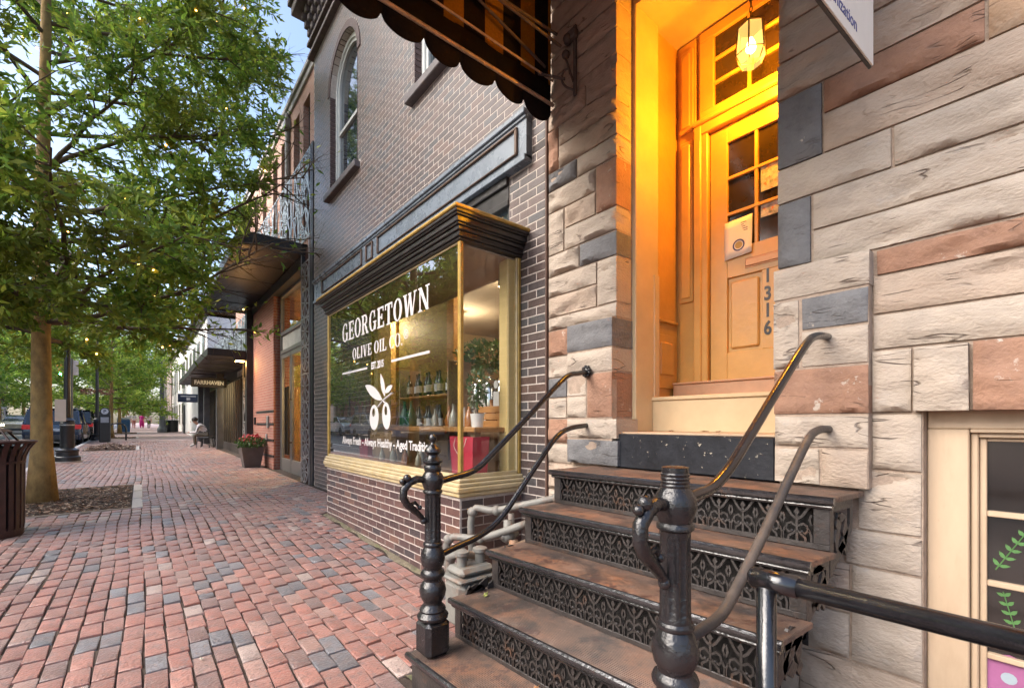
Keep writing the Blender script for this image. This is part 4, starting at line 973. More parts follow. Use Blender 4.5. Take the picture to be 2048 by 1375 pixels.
def share(kind, L_, hgt):
    key = (kind, round(L_, 3))
    if key not in bmesh_cache:
        m = MB()
        if kind == 'x': m.cbox(-.0014, .05, -L_ / 2, L_ / 2, -hgt / 2, hgt / 2, .0012)
        else: m.cbox(-L_ / 2, L_ / 2, -.0014, .05, -hgt / 2, hgt / 2, .0012)
        me = m.mesh('wall_brick'); me.materials.append(m_brick_o); bmesh_cache[key] = me
    return bmesh_cache[key]
for i in order[:300]:
    ax, pl, a0, a1, z0, z1, col = bricks[i]
    loc = (pl, (a0 + a1) / 2, (z0 + z1) / 2) if ax == 'x' else ((a0 + a1) / 2, pl, (z0 + z1) / 2)
    o = link('brick', share(ax, a1 - a0, z1 - z0), None, bayw if (ax == 'y' or pl == BAYX) else front, loc); o.color = (*col, 1)
for parent, sel in ((front, lambda b: b[1] == WALLX), (bayw, lambda b: b[1] != WALLX)):
    mb = MB(); tint = []
    for i in order[300:]:
        if sel(bricks[i]):
            k = len(mb.f); g = brick_geo(bricks[i]); mb.add(g.v, g.f); tint += [bricks[i][6]] * (len(mb.f) - k)
    if not mb.f: continue
    me = mb.mesh('brick_field'); a = me.attributes.new('tint', 'FLOAT_COLOR', 'FACE')
    c = np.ones((len(tint), 4), np.float32); c[:, :3] = tint; a.data.foreach_set('color', c.ravel())
    me.materials.append(m_brick_a); o = link('brick_field', me, None, parent); o['kind'] = 'stuff'

# arched upper windows
m_wframe = mat('window_pale_paint', (.52, .53, .50), .5, var=.08, scale=5, bump=.08)
m_sillstone = mat('sill_brownstone', (.10, .085, .085), .6, var=.2, scale=8, bump=.3, stain=[((.25, .16, .08), 5, .6, .75, .6)])
m_upglass = mat('upper_window_glass', (.02, .03, .035), .03, var=.1, bump=0, spec=.9, coat=1.0)
for wi, w in enumerate((W1, W2)):
    c, r = w
    win = onshop(empty('arched_window')); win.location = Vector((0, 0, 0)) - PL; win['label'] = ('complete arched sash window high on the dark brick wall', 'arched window half hidden behind the awning')[wi]
    ring = MB(); n = 30
    for i in range(n):
        a0, a1 = math.pi * (i + .04) / n, math.pi * (i + .96) / n
        pts = [(c + q * math.cos(t), SPRING + q * math.sin(t)) for (q, t) in ((r, a0), (r + .105, a0), (r + .105, a1), (r, a1))]
        ring.prism(pts, 'x', 2.405, 2.54)
    z = SILLZ
    while z < SPRING - .03:
        for s in (-1, 1): ring.cbox(2.412, 2.54, *sorted((c + s * r, c + s * (r - .012))), z + .004, z + CH - .004, .003)
        z += CH
    ring.build('arch_ring', mat('arch_brick', (.085, .05, .046), .55, var=.3, scale=20, bump=.3, bscale=80), win)
    MB().cbox(2.33, 2.56, c - r - .09, c + r + .09, SILLZ - .095, SILLZ, .008).build('sill', m_sillstone, win)
    fr = MB()
    def arcband(r0, r1, x0, x1, n=20):
        for i in range(n):
            a0, a1 = math.pi * i / n, math.pi * (i + 1) / n
            fr.prism([(c + r0 * math.cos(a0), SPRING + r0 * math.sin(a0)), (c + r1 * math.cos(a0), SPRING + r1 * math.sin(a0)), (c + r1 * math.cos(a1), SPRING + r1 * math.sin(a1)), (c + r0 * math.cos(a1), SPRING + r0 * math.sin(a1))], 'x', x0, x1)
    for (r0, r1, x0) in ((r - .075, r - .013, 2.50), (r - .12, r - .07, 2.525)):
        arcband(r0, r1, x0, 2.575)
        for s in (-1, 1): fr.cbox(x0, 2.575, *sorted((c + s * r0, c + s * r1)), SILLZ, SPRING, .002)
    fr.cbox(2.515, 2.575, c - r + .1, c + r - .1, SILLZ + .001, SILLZ + .08, .003); fr.cbox(2.52, 2.575, c - r + .1, c + r - .1, 5.93, 5.985, .003)
    fr.build('window_frame', m_wframe, win)
    rg = r - .115
    for z0, z1, nm in ((SILLZ + .075, 5.935, 0), (5.98, None, 1)):
        pts = [(c - rg, z0), (c + rg, z0)]
        if z1: pts += [(c + rg, z1), (c - rg, z1)]
        else: pts += [(c + rg * math.cos(a), SPRING + rg * math.sin(a)) for a in [math.pi * i / 16 for i in range(17)]]
        MB().prism(pts, 'x', 2.555 + .006 * nm, 2.56 + .006 * nm).build('pane', m_upglass, win)

# cornice along the roof
m_corn = mat('cornice_brick', (.11, .085, .082), .7, var=.25, scale=14, bump=.4, bscale=60)
cn = MB()
for (z0, z1, x) in ((7.80, 7.86, 2.33), (7.86, 7.90, 2.36), (7.90, 8.02, 2.385), (8.02, 8.08, 2.32), (8.08, 8.22, 2.37)): cn.cbox(x, 2.62, 2.55, 8.58 + (2.42 - x), z0, z1, .006)
cornice = onshop(cn.build('cornice', m_corn))
cb = MB(); y = 2.6
k = 0
while y < 8.66:
    cb = MB()
    for j in range(3): cb.cbox(2.33 - .05 * j, 2.6, y, y + .10, 8.22 + .12 * j, 8.335 + .12 * j, .012)
    cb.build('corbel', m_corn, cornice); y += .2; k += 1
MB().cbox(2.10, 2.62, 2.55, 8.85, 8.58, 8.75, .01).cbox(2.05, 2.62, 2.55, 8.9, 8.75, 8.85, .01).build('cornice_cap', m_corn, cornice)
onshop(MB().box(2.62, 9, 2.55, 8.58, 8.3, 8.5).box(8.8, 9, 2.55, 8.58, 0, 8.3).box(2.6, 8.8, 8.56, 8.58, 3.3, 8.3).build('roof', MATS['roof_tar']))

# grey timber fascia over the shopfront
m_fascia = mat('fascia_slate_paint', (.14, .165, .195), .28, var=.12, scale=5, bump=.1, bscale=40, spec=.7, stain=[((.2, .17, .12), 4, .62, .8, .35)])
m_dkpaint = mat('shopfront_black_paint', (.020, .016, .015), .32, var=.3, scale=10, bump=.12, bscale=40, spec=.6)
m_gold = mat('gold_paint', (.42, .27, .065), .36, metal=.25, var=.2, scale=10, bump=.12, bscale=40, spec=.6, stain=[((.62, .53, .32), 6, .6, .75, .6)])
m_goldp = mat('cream_gold_paint', (.50, .40, .235), .4, metal=.05, var=.12, scale=8, bump=.1, bscale=40, stain=[((.44, .30, .09), 5, .5, .7, .6)])
fa = MB(); fa.box(2.36, 2.46, 2.70, 8.36, 3.36, 3.69); fa.cbox(2.325, 2.46, 2.69, 8.38, 3.69, 3.735, .006); fa.cbox(2.345, 2.46, 2.695, 8.37, 3.665, 3.69, .004); fa.cbox(2.34, 2.46, 2.70, 8.36, 3.33, 3.38, .004)
fascia = onshop(fa.build('fascia', m_fascia))
for (ya, yb) in ((2.80, 5.60), (5.75, 5.98), (6.12, 7.9)):
    f2 = MB(); z0, z1 = 3.415, 3.635
    for (p, q, a, b) in ((ya, yb, z1 - .018, z1), (ya, yb, z0, z0 + .012), (ya, ya + .03, z0 + .012, z1 - .018), (yb - .03, yb, z0 + .012, z1 - .018)): f2.cbox(2.338, 2.362, p, q, a, b, .004)
    f2.build('fascia_panel_moulding', mat('moulding_brown', (.09, .05, .03), .4, var=.2), fascia)
# transom strip between the fascia and the bay roof
ts = MB(); ts.cbox(2.385, 2.46, 2.985, 5.90, 3.26, 3.33, .004); ts.cbox(2.41, 2.47, 2.985, 5.90, 3.14, 3.26, .003); ts.cbox(2.43, 2.48, 2.985, 3.02, 2.82, 3.14, .003); ts.cbox(2.40, 2.46, 2.985, 5.9, 3.09, 3.14, .004)
trn = onshop(ts.build('transom_frame', m_dkpaint))
MB().box(2.455, 2.46, 3.02, 5.90, 2.82, 3.09).build('pane', m_upglass, trn)

# the bay: sill, posts, glass, stepped cornice
SILL0, SILL1, CORN0 = .70, .835, 2.60
bs = MB()
for (z0, z1, e) in ((SILL0, .735, .03), (.735, .775, .045), (.775, .805, .035), (.805, SILL1, .02)): bs.cbox(BAYX - e, 2.42, 2.825 - e, 5.905, z0, z1, .008)
bay_sill = onshop(bs.build('bay_sill', m_goldp))
corn = MB()
steps = [(2.600, 2.618, .012), (2.618, 2.635, .028), (2.635, 2.66, .020), (2.66, 2.69, .036), (2.69, 2.705, .052), (2.705, 2.745, .064), (2.745, 2.76, .080), (2.76, 2.785, .092)]
for (z0, z1, e) in steps: corn.cbox(BAYX - e, 2.42, 2.825 - e, 5.90 + e, z0, z1, .005)
bay_c = onshop(corn.build('bay_cornice', m_dkpaint))
MB().cbox(BAYX - .105, 2.44, 2.825 - .105, 6.01, 2.785, 2.812, .007).build('gilt_edge', m_gold, bay_c)
MB().box(BAYX - .095, 2.44, 2.735, 5.99, 2.812, 2.818).build('lead_roof', mat('lead', (.3, .32, .34), .5, metal=.4), bay_c)
def post(x0, x1, y0, y1, m=m_gold):
    o = MB().cbox(x0, x1, y0, y1, SILL1, CORN0, .006).build('bay_post', m); return onshop(o)
post(1.822, 1.858, 2.828, 2.864); post(1.822, 1.855, 5.868, 5.898); post(2.385, 2.418, 2.83, 2.862); post(2.385, 2.418, 5.868, 5.898); post(2.372, 2.383, 2.833, 2.865, m_goldp)
for bd in ((1.83, 1.85, 2.864, 5.868, SILL1, .865), (1.858, 2.372, 2.832, 2.850, SILL1, .865), (1.83, 1.85, 2.864, 5.868, 2.585, CORN0)): onshop(MB().cbox(*bd, .003).build('glazing_bead', m_goldp))
m_glass = pane('shop_glass', (.93, .96, .95), 1.5, 0, 3.4)
gpane = onshop(MB().add([(1.838, 2.864, .86), (1.838, 5.868, .86), (1.838, 5.868, 2.59), (1.838, 2.864, 2.59)], [(0, 1, 2, 3)]).build('front_glass', m_glass))
onshop(MB().add([(1.858, 2.842, .86), (2.372, 2.842, .86), (2.372, 2.842, 2.59), (1.858, 2.842, 2.59)], [(0, 1, 2, 3)]).build('side_glass', pane('shop_side_glass', (.95, .97, .96), 1.45, 0, .8)))

onshop(MB().add([(1.855, 5.884, .86), (2.385, 5.884, .86), (2.385, 5.884, 2.59), (1.855, 5.884, 2.59)], [(0, 1, 2, 3)]).build('side_glass', pane('shop_side_glass')))
# --- lettering on the glass
m_letter = mat('window_lettering', (.52, .50, .49), .6, var=.04, bump=0)
def ell(cx, cy, rx, ry, tx, ty, a0=0, a1=360, n=26):
    out = []
    for i in range(n):
        p, q = R(a0 + (a1 - a0) * i / n), R(a0 + (a1 - a0) * (i + 1) / n)
        out.append([(cx + rx * math.cos(p), cy + ry * math.sin(p)), (cx + rx * math.cos(q), cy + ry * math.sin(q)), (cx + (rx - tx) * math.cos(q), cy + (ry - ty) * math.sin(q)), (cx + (rx - tx) * math.cos(p), cy + (ry - ty) * math.sin(p))])
    return out
def rc(x0, x1, y0, y1): return [(x0, y0), (x1, y0), (x1, y1), (x0, y1)]
def sl(xa, ya, xb, yb, w): return [(xa - w / 2, ya), (xa + w / 2, ya), (xb + w / 2, yb), (xb - w / 2, yb)]
T_, t_, sf = .20, .09, .065
GL_ = {
 'I': (.36, [rc(.08, .28, 0, 1), rc(0, .36, 0, sf), rc(0, .36, 1 - sf, 1)]),
 'E': (.70, [rc(.07, .27, 0, 1), rc(0, .68, 0, t_), rc(0, .66, 1 - t_, 1), rc(.27, .5, .46, .46 + t_), rc(.59, .68, 0, .26), rc(.57, .66, .76, 1), rc(.44, .52, .38, .64)]),
 'L': (.66, [rc(.07, .27, 0, 1), rc(0, .64, 0, t_), rc(0, .36, 1 - sf, 1), rc(.55, .64, 0, .30)]),
 'T': (.72, [rc(.26, .46, 0, 1), rc(0, .72, 1 - t_, 1), rc(.16, .56, 0, sf), rc(0, .09, .72, 1), rc(.63, .72, .72, 1)]),
 'O': (.78, ell(.39, .5, .39, .52, T_, t_ * .8)),
 'C': (.72, ell(.39, .5, .39, .52, T_, t_ * .8, 50, 312) + [rc(.58, .66, .66, 1.0), rc(.60, .66, .0, .28)]),
 'G': (.80, ell(.39, .5, .39, .52, T_, t_ * .8, 48, 322) + [rc(.56, .74, .02, .46), rc(.44, .82, .46 - sf, .46), rc(.58, .66, .66, 1.0)]),
 'R': (.80, [rc(.07, .27, 0, 1), rc(0, .36, 0, sf), rc(0, .4, 1 - t_, 1), rc(.2, .42, .46, .46 + t_), sl(.68, 0, .42, .5, .2), rc(.56, .82, 0, sf)] + ell(.40, .73, .27, .27, .17, t_, -90, 90, 14)),
 'N': (.86, [sl(.16, 1, .70, 0, .20), rc(.10, .19, 0, 1), rc(.66, .75, 0, 1), rc(0, .30, 0, sf), rc(.56, .86, 1 - sf, 1), rc(0, .2, 1 - sf, 1)]),
 'V': (.76, [sl(.36, 0, .16, 1, .20), sl(.40, 0, .62, 1, .09), rc(0, .34, 1 - sf, 1), rc(.50, .76, 1 - sf, 1)]),
 'W': (1.14, [sl(.34, 0, .16, 1, .19), sl(.36, 0, .56, 1, .09), sl(.74, 0, .56, 1, .19), sl(.78, 0, 1.0, 1, .09), rc(0, .34, 1 - sf, 1), rc(.88, 1.14, 1 - sf, 1), rc(.44, .70, 1 - sf, 1)]),
 '.': (.2, [rc(0, .17, 0, .17)]), ' ': (.26, [])}
letters = onshop(empty('window_lettering')); letters.location = -PL; letters['label'] = 'white shop name lettering on the bay glass'
def serif_line(txt, y_left, y_right, z0, h):
    tot = sum(GL_[c][0] + .10 for c in txt) - .10; k = (y_left - y_right) / tot; x = 0
    for ch in txt:
        w, polys = GL_[ch]
        if polys:
            mb = MB()
            for i, p in enumerate(polys):
                n = len(p); mb.add([(1.8335 - .00004 * i, y_left - (x + q[0]) * k, z0 + q[1] * h) for q in p], [tuple(range(n))])
            mb.build('letter', m_letter, letters)
        x += w + .10
serif_line('GEORGETOWN', 5.374, 3.302, 2.188, .205); serif_line('OLIVE OIL CO.', 5.049, 3.80, 1.952, .122)
LM = lambda y, z: frame_matrix((1.8335, y, z), (0, -1, 0), (0, 0, 1))
text_mesh('registered_mark', '\u00ae', .12, m_letter, letters, LM(3.775, 2.0), .0004, .001)
text_mesh('letter', 'EST. 2015', .098, m_letter, letters, LM(4.52, 1.80), .0004, .004, .78)
text_mesh('letter', 'Always Fresh - Always Healthy - Aged Traditions', .115, m_letter, letters, LM(5.374, 1.012), .0004, .003, .94)
MB().box(1.833, 1.834, 4.629, 5.374, 1.812, 1.832).box(1.833, 1.834, 3.302, 4.035, 1.822, 1.844).build('rule_line', m_letter, letters)
ol = MB()
def oval(cy_, cz_, ry, rz, tilt=0, x=1.8335, n=24, hole=None):
    P = lambda a, k=1, oy=0, oz=0: (x, cy_ + (ry * k * math.cos(a) * math.cos(tilt) - rz * k * math.sin(a) * math.sin(tilt)) + oy, cz_ + (ry * k * math.cos(a) * math.sin(tilt) + rz * k * math.sin(a) * math.cos(tilt)) + oz)
    A = [2 * math.pi * i / n for i in range(n)]
    if hole:
        v = [P(a) for a in A] + [P(a, .34, hole[0], hole[1]) for a in A]
        ol.add(v, [(i, (i + 1) % n, n + (i + 1) % n, n + i) for i in range(n)])
    else: ol.add([P(a) for a in A], [tuple(range(n))])
oval(4.445, 1.305, .115, .128, .1, hole=(.01, .05)); oval(4.15, 1.318, .095, .132, -.15, hole=(.01, .05))
def leafshape(y0, z0, y1, z1, w):
    d = Vector((y1 - y0, z1 - z0)); nrm = Vector((-d.y, d.x)).normalized(); pts = []
    for i in range(9): t = i / 8; p = Vector((y0, z0)) + d * t + nrm * w * math.sin(math.pi * t) ** .8; pts.append((1.8334, p.x, p.y))
    for i in range(7, 0, -1): t = i / 8; p = Vector((y0, z0)) + d * t - nrm * w * math.sin(math.pi * t) ** .8; pts.append((1.8334, p.x, p.y))
    ol.add(pts, [tuple(range(16))])
leafshape(4.68, 1.645, 4.24, 1.475, .055); leafshape(4.285, 1.735, 4.18, 1.50, .042); leafshape(4.19, 1.545, 4.01, 1.60, .03)
ol.tube([(1.8332, 4.34, 1.41), (1.8332, 4.22, 1.47), (1.8332, 4.02, 1.53)], .009, 6); ol.tube([(1.8332, 4.22, 1.47), (1.8332, 4.18, 1.44)], .008, 6)
ol.build('olive_emblem', m_letter, letters)

# --- inside the shop
m_inwall = mat('shop_inside_wall', (.33, .24, .13), .8, var=.06); m_ceil = mat('shop_ceiling', (.42, .36, .30), .85, var=.05); m_floorw = mat('shop_floor_wood', (.24, .13, .06), .4, var=.2, scale=4, stretch=(1, 8, 1))
inn = MB(); inn.box(6.9, 7.0, 2.56, 8.5, .4, 3.3).box(2.62, 6.9, 8.42, 8.5, .4, 3.3)
onshop(inn.build('inside_wall', m_inwall)); onshop(MB().box(2.60, 6.9, 2.53, 2.56, .4, 3.3).build('inside_side_wall', mat('shop_brown_wall', (.17, .085, .04), .8, var=.1)))
onshop(MB().box(1.86, 2.60, 2.87, 5.88, .60, .84).box(2.60, 7, 2.56, 8.5, .60, .84).build('shop_floor', m_floorw)); onshop(MB().box(1.87, 2.60, 2.87, 5.88, 2.585, 2.597).box(2.60, 7, 2.56, 8.5, 3.22, 3.3).box(2.60, 2.62, 2.9, 5.9, 2.597, 3.3).build('shop_ceiling', m_ceil))
onshop(MB().cbox(2.30, 2.42, 2.86, 2.98, .84, 2.585, .01).cbox(2.42, 2.62, 5.77, 5.90, .84, 2.585, .01).box(2.42, 2.60, 2.86, 2.985, .84, 2.6).build('reveal_board', mat('reveal_yellow', (.58, .42, .17), .5, var=.05)))
m_wood = mat('table_wood', (.36, .17, .055), .4, var=.2, scale=5, stretch=(6, 1, 6)); m_wpale = mat('chest_wood', (.36, .24, .14), .5, var=.15, scale=5, stretch=(1, 6, 1)); m_red = mat('red_bag', (.42, .02, .045), .6, var=.1)
tb = thing('display_table', 'wooden display table inside the shop window', 'table', (2.4, 3.6, .84))
MB().cbox(-.40, .45, -.70, .95, .335, .375, .006).build('table_top', m_wood, tb)
for (x, y) in ((-.32, -.6), (.36, -.6), (-.32, .85), (.36, .85)): MB().add([(x - .03, y - .03, .335), (x + .03, y - .03, .335), (x + .03, y + .03, .335), (x - .03, y + .03, .335), (x - .02 + .03, y - .02, 0), (x + .05, y - .02, 0), (x + .05, y + .02, 0), (x + .01, y + .02, 0)], [(0, 1, 2, 3), (4, 7, 6, 5), (0, 4, 5, 1), (1, 5, 6, 2), (2, 6, 7, 3), (3, 7, 4, 0)]).build('leg', m_wpale, tb)
cr = thing('wooden_crate', 'wooden crate on the display table beside the potted plant', 'crate', (2.55, 3.15, 1.215))
for k in range(3): MB().cbox(-.2, .2, -.2, -.185, k * .062, k * .062 + .055, .003).cbox(-.2, -.185, -.18, .2, k * .062, k * .062 + .055, .003).cbox(.185, .2, -.18, .2, k * .062, k * .062 + .055, .003).cbox(-.18, .18, .185, .2, k * .062, k * .062 + .055, .003).build('slat', m_wood, cr)
pot = thing('potted_plant', 'small leafy plant in a white pot on the display table', 'plant', (2.12, 3.03, 1.215))
MB().lathe([(.045, 0), (.058, .10), (.060, .11), (.052, .11), (.05, .09)], n=20).build('pot', mat('white_ceramic', (.7, .68, .65), .3, bump=0), pot, 40)
def bush(name, parent, mat_, n, R_, H, z0, leaf, seed, w=.35):
    rr = np.random.RandomState(seed); d = rr.normal(size=(n, 3)); d /= np.linalg.norm(d, axis=1)[:, None]; rad = rr.uniform(.35, 1, n) ** .6
    P = d * rad[:, None] * np.array([R_, R_, H / 2]); P[:, 2] += z0 + H / 2
    a = rr.normal(size=(n, 3)) + d; a /= np.linalg.norm(a, axis=1)[:, None]; b = np.cross(a, rr.normal(size=(n, 3))); b /= np.linalg.norm(b, axis=1)[:, None]
    L_ = leaf * rr.uniform(.6, 1.2, n)[:, None]
    V = np.stack([P - a * L_ * .5, P + b * L_ * w * .5, P + a * L_ * .5, P - b * L_ * w * .5], 1).reshape(-1, 3)
    me = np_mesh(name, V, np.arange(n * 4).reshape(-1, 4)); me.materials.append(mat_); return link(name, me, None, parent)
m_plant = mat('pot_plant_leaf', (.07, .13, .045), .5, var=.3, scale=20, bump=0, transl=.25)
bush('foliage', pot, m_plant, 260, .10, .36, .14, .06, 3); MB().tube([(0, 0, .1), (.005, .0, .3)], .006, 6).build('stem', MATS['joint_soil'], pot)
bp = thing('hanging_greenery', 'bushy green plant at the back of the shop beside the dispensers', 'plant', (3.3, 4.45, 1.85))
bush('foliage', bp, m_plant, 900, .45, .42, .0, .09, 5)
m_steel = mat('polished_steel', (.6, .58, .55), .12, metal=1, var=.05, bump=0)
rng = random.Random(3)
for i, y in enumerate((4.42, 4.18, 3.94, 3.70)):
    d = thing('oil_dispenser', ('steel oil dispenser nearest the left of the row behind the window', 'second steel oil dispenser in the row', 'third steel oil dispenser, with white labels', 'steel oil dispenser at the right end of the row')[i], 'dispenser', (3.1, y, 1.30), 0, 'steel oil dispensers')
    MB().lathe([(.085, .02), (.09, .04), (.09, .40), (.07, .44), (.03, .46), (.03, .48)], n=18).build('canister', m_steel, d, 40)
    MB().tube([(-.09, 0, .08), (-.15, 0, .08), (-.15, 0, .04)], .012, 8).build('tap', m_steel, d)
    MB().box(-.096, -.094, -.05, .05, .12, .29).build('label_card', MATS['white_ceramic'], d)
    MB().add([(-.097, .04 * math.cos(a), .37 + .045 * math.sin(a)) for a in [2 * math.pi * k / 16 for k in range(16)]], [tuple(range(16))]).build('label_disc', MATS['white_ceramic'], d)
sh = thing('back_counter', 'wooden counter under the steel dispensers', 'counter', (3.15, 4.2, .84))
MB().cbox(-.25, .35, -1.0, 1.2, .40, .455, .006).build('counter_top', m_wood, sh); MB().cbox(-.2, .3, -.95, 1.15, 0, .40, .006).build('cabinet', m_wpale, sh)
bag = thing('red_gift_bag', 'tall red gift bag standing behind the window corner', 'bag', (2.06, 3.06, .84))
MB().add([(-.07, -.15, 0), (.07, -.15, 0), (.07, .15, 0), (-.07, .15, 0), (-.08, -.17, .30), (.08, -.17, .30), (.08, .17, .30), (-.08, .17, .30)], [(0, 3, 2, 1), (0, 1, 5, 4), (1, 2, 6, 5), (2, 3, 7, 6), (3, 0, 4, 7)]).build('bag_body', m_red, bag)
MB().tube(smooth_path([(-.08, -.08, .29), (-.10, -.07, .22), (-.10, 0, .16), (-.10, .07, .22), (-.08, .08, .29)], 4), .003, 5).build('handle', mat('bag_cord', (.6, .5, .4), .7), bag)
bag2 = copy_tree(bag); bag2.location = (2.15, 5.35, .84); bag2.scale = (1, .8, .7); bag2['label'] = 'smaller red gift bag at the left end of the bay window'
chest = thing('drawer_chest', 'low wooden chest of drawers behind the window lettering', 'chest', (2.35, 5.0, .84))
MB().cbox(-.2, .2, -.32, .32, 0, .30, .006).build('carcass', m_wpale, chest)
for k in range(2): MB().cbox(-.215, -.2, -.30, .30, .02 + k * .14, .145 + k * .14, .004).build('drawer', m_wpale, chest)
m_gglass = mat('green_glass', (.03, .16, .07), .08, var=.1, bump=0, spec=.8, transl=.3); m_clear = mat('clear_bottle', (.4, .38, .3), .06, var=.2, bump=0, spec=.9); m_amber = mat('amber_bottle', (.35, .13, .03), .08, var=.2, bump=0, spec=.8)
bprof = [(.05, 0), (.055, .02), (.055, .09), (.04, .14), (.018, .19), (.016, .25), (.02, .26)]
names = ['green glass bottle on the table, the left of the pair', 'green glass bottle on the table, the right of the pair']
for i, (x, y) in enumerate(((2.15, 4.40), (2.15, 4.25))):
    b = thing('glass_bottle', names[i], 'bottle', (x, y, 1.215), 0, 'bottles in the shop window'); MB().lathe(bprof, n=16).build('bottle_body', m_gglass, b, 40)
for i in range(9):
    y = 4.12 - .12 * i; k = rng.uniform(.6, 1.0)
    b = thing('glass_bottle', ('%s %s from the left along the display table' % (('first', 'second', 'third', 'fourth', 'fifth', 'sixth', 'seventh', 'eighth', 'ninth')[i], ('clear jar', 'amber jar', 'white jar')[i % 3])), 'bottle', (2.35 + .1 * (i % 3), y, 1.215), 0, 'jars along the display table')
    b.scale = (k, k, k); MB().lathe(bprof, n=14).build('bottle_body', (m_clear, m_amber, MATS['white_ceramic'])[i % 3], b, 40)
for i in range(8):
    b = thing('glass_bottle', ('%s %s from the left on the window floor behind the slogan' % (('first', 'second', 'third', 'fourth', 'fifth', 'sixth', 'seventh', 'eighth')[i], ('clear jar', 'amber jar', 'clear jar')[i % 3])), 'bottle', (2.05 + .1 * (i % 2), 4.75 - .14 * i, .845), 0, 'jars on the window floor'); k = rng.uniform(.5, .85)
    b.scale = (k, k, k); MB().lathe(bprof, n=14).build('bottle_body', (m_clear, m_amber, m_clear)[i % 3], b, 40)
pg = thing('wall_cabinet', 'wooden wall panel and shelving unit in the middle of the shop', 'shelving', (3.6, 6.6, .84))
MB().cbox(-.1, .1, -.9, .8, 0, 2.35, .01).build('panel', mat('olive_panel', (.20, .155, .045), .6, var=.1), pg); MB().cbox(-.16, .0, -1.1, -.9, 0, 2.35, .01).build('post', m_wood, pg); MB().cbox(-.16, .0, .8, 1.1, 0, 2.35, .01).build('post', mat('yellow_wood', (.55, .34, .11), .5, var=.1), pg)
bs_ = thing('bottle_rack', 'low wooden rack of oil bottles behind the lettering', 'rack', (2.85, 5.05, .84))
for k in range(2): MB().cbox(-.16, .16, -.62, .62, .30 + .42 * k, .325 + .42 * k, .004).build('shelf', m_wood, bs_)
for y in (-.63, .61): MB().cbox(-.16, .16, y, y + .025, 0, 1.12, .004).build('side_panel', m_wpale, bs_)
m_dkbot = mat('dark_oil_bottle', (.012, .02, .008), .08, bump=0, spec=.8); m_lab2 = mat('bottle_label_tan', (.5, .42, .3), .7, var=.2, scale=60, bump=0)
ob = thing('oil_bottle', 'dark oil bottle with a paper label on the wooden rack', 'bottle', (2.85, 5.0, 1.2), 0, 'oil bottles on the rack')
MB().lathe([(.035, 0), (.038, .02), (.038, .17), (.028, .20), (.013, .23), (.013, .29), (.015, .30)], n=14).build('bottle_body', m_dkbot, ob, 40); MB().lathe([(.0385, .05), (.0385, .14)], n=14).build('paper_label', MATS['white_ceramic'], ob, 40)
ob2 = copy_tree(ob); ob2['group'] = 'tan-labelled bottles on the rack'; ob2['label'] = 'dark oil bottle with a tan label on the wooden rack'
for ch in ob2.children:
    if ch.name.startswith('paper_label'): ch.data = ch.data.copy(); ch.data.materials.clear(); ch.data.materials.append(m_lab2)
for k in range(2):
    for i in range(9):
        c = (ob, ob2)[(i + k) % 2]
        if (k, i) not in ((0, 0), (0, 1)): c = copy_tree(c)
        c['label'] = 'oil bottle with a %s label, %s from the left on the %s rack shelf' % (('white', 'tan')[(i + k) % 2], ('ninth', 'eighth', 'seventh', 'sixth', 'fifth', 'fourth', 'third', 'second', 'first')[i], ('lower', 'upper')[k])
        c.location = (2.80 + .04 * (i % 2), 4.52 + .133 * i, .84 + .327 + .42 * k)
rf = thing('display_board', 'bright red frame standing at the back of the shop', 'frame', (4.0, 6.35, 1.6))
f = MB(); f.cbox(-.03, .03, -.30, -.22, 0, .75, .004); f.cbox(-.03, .03, .22, .30, 0, .75, .004); f.cbox(-.03, .03, -.22, .22, .66, .75, .004); f.build('frame_bars', mat('bright_red', (.6, .03, .02), .5), rf)
MB().box(-.01, .01, -.22, .22, .02, .66).build('picture', MATS['poster_print'], rf); MB().cbox(-.1, .1, -.3, .3, -.8, 0, .01).build('stand', m_wood, rf)
pic = thing('framed_picture', 'small dark framed picture on the brown side wall of the shop', 'picture', (3.3, 2.575, 2.05)); MB().cbox(-.16, .16, 0, .02, -.2, .2, .005).build('picture_frame', m_dkpaint, pic); MB().box(-.12, .12, .021, .024, -.15, .15).build('picture', MATS['poster_print'], pic)
# track lamps under the shop ceiling (lit)
for i, (x, y) in enumerate(((3.6, 4.6), (3.6, 5.8), (4.4, 6.8), (3.2, 7.5))):
    t = thing('track_spotlight', ('lit ceiling spotlight nearest the window corner', 'lit ceiling spotlight over the middle of the shop', 'lit ceiling spotlight towards the back of the shop', 'lit ceiling spotlight at the far left of the shop')[i], 'spotlight', (x, y, 3.05), 0, 'shop ceiling spotlights')
    MB().tube([(0, 0, .17), (0, 0, .06)], .01, 8).lathe([(.02, .07), (.045, .05), (.05, -.05), (.048, -.05)], n=14).build('lamp_housing', m_dkpaint, t, 40)
    MB().lathe([(.001, -.04), (.04, -.042), (.04, -.045), (.001, -.046)], n=14).build('lamp_face', glow('shop_lamp', (1, .82, .55), 30), t)
    l = bpy.data.lights.new('spot_light', 'POINT'); l.energy = 15; l.color = (1, .78, .48); l.shadow_soft_size = .05
    lo = bpy.data.objects.new('spot_light', l); COL.objects.link(lo); lo.parent = t; lo.location = (0, 0, -.1)
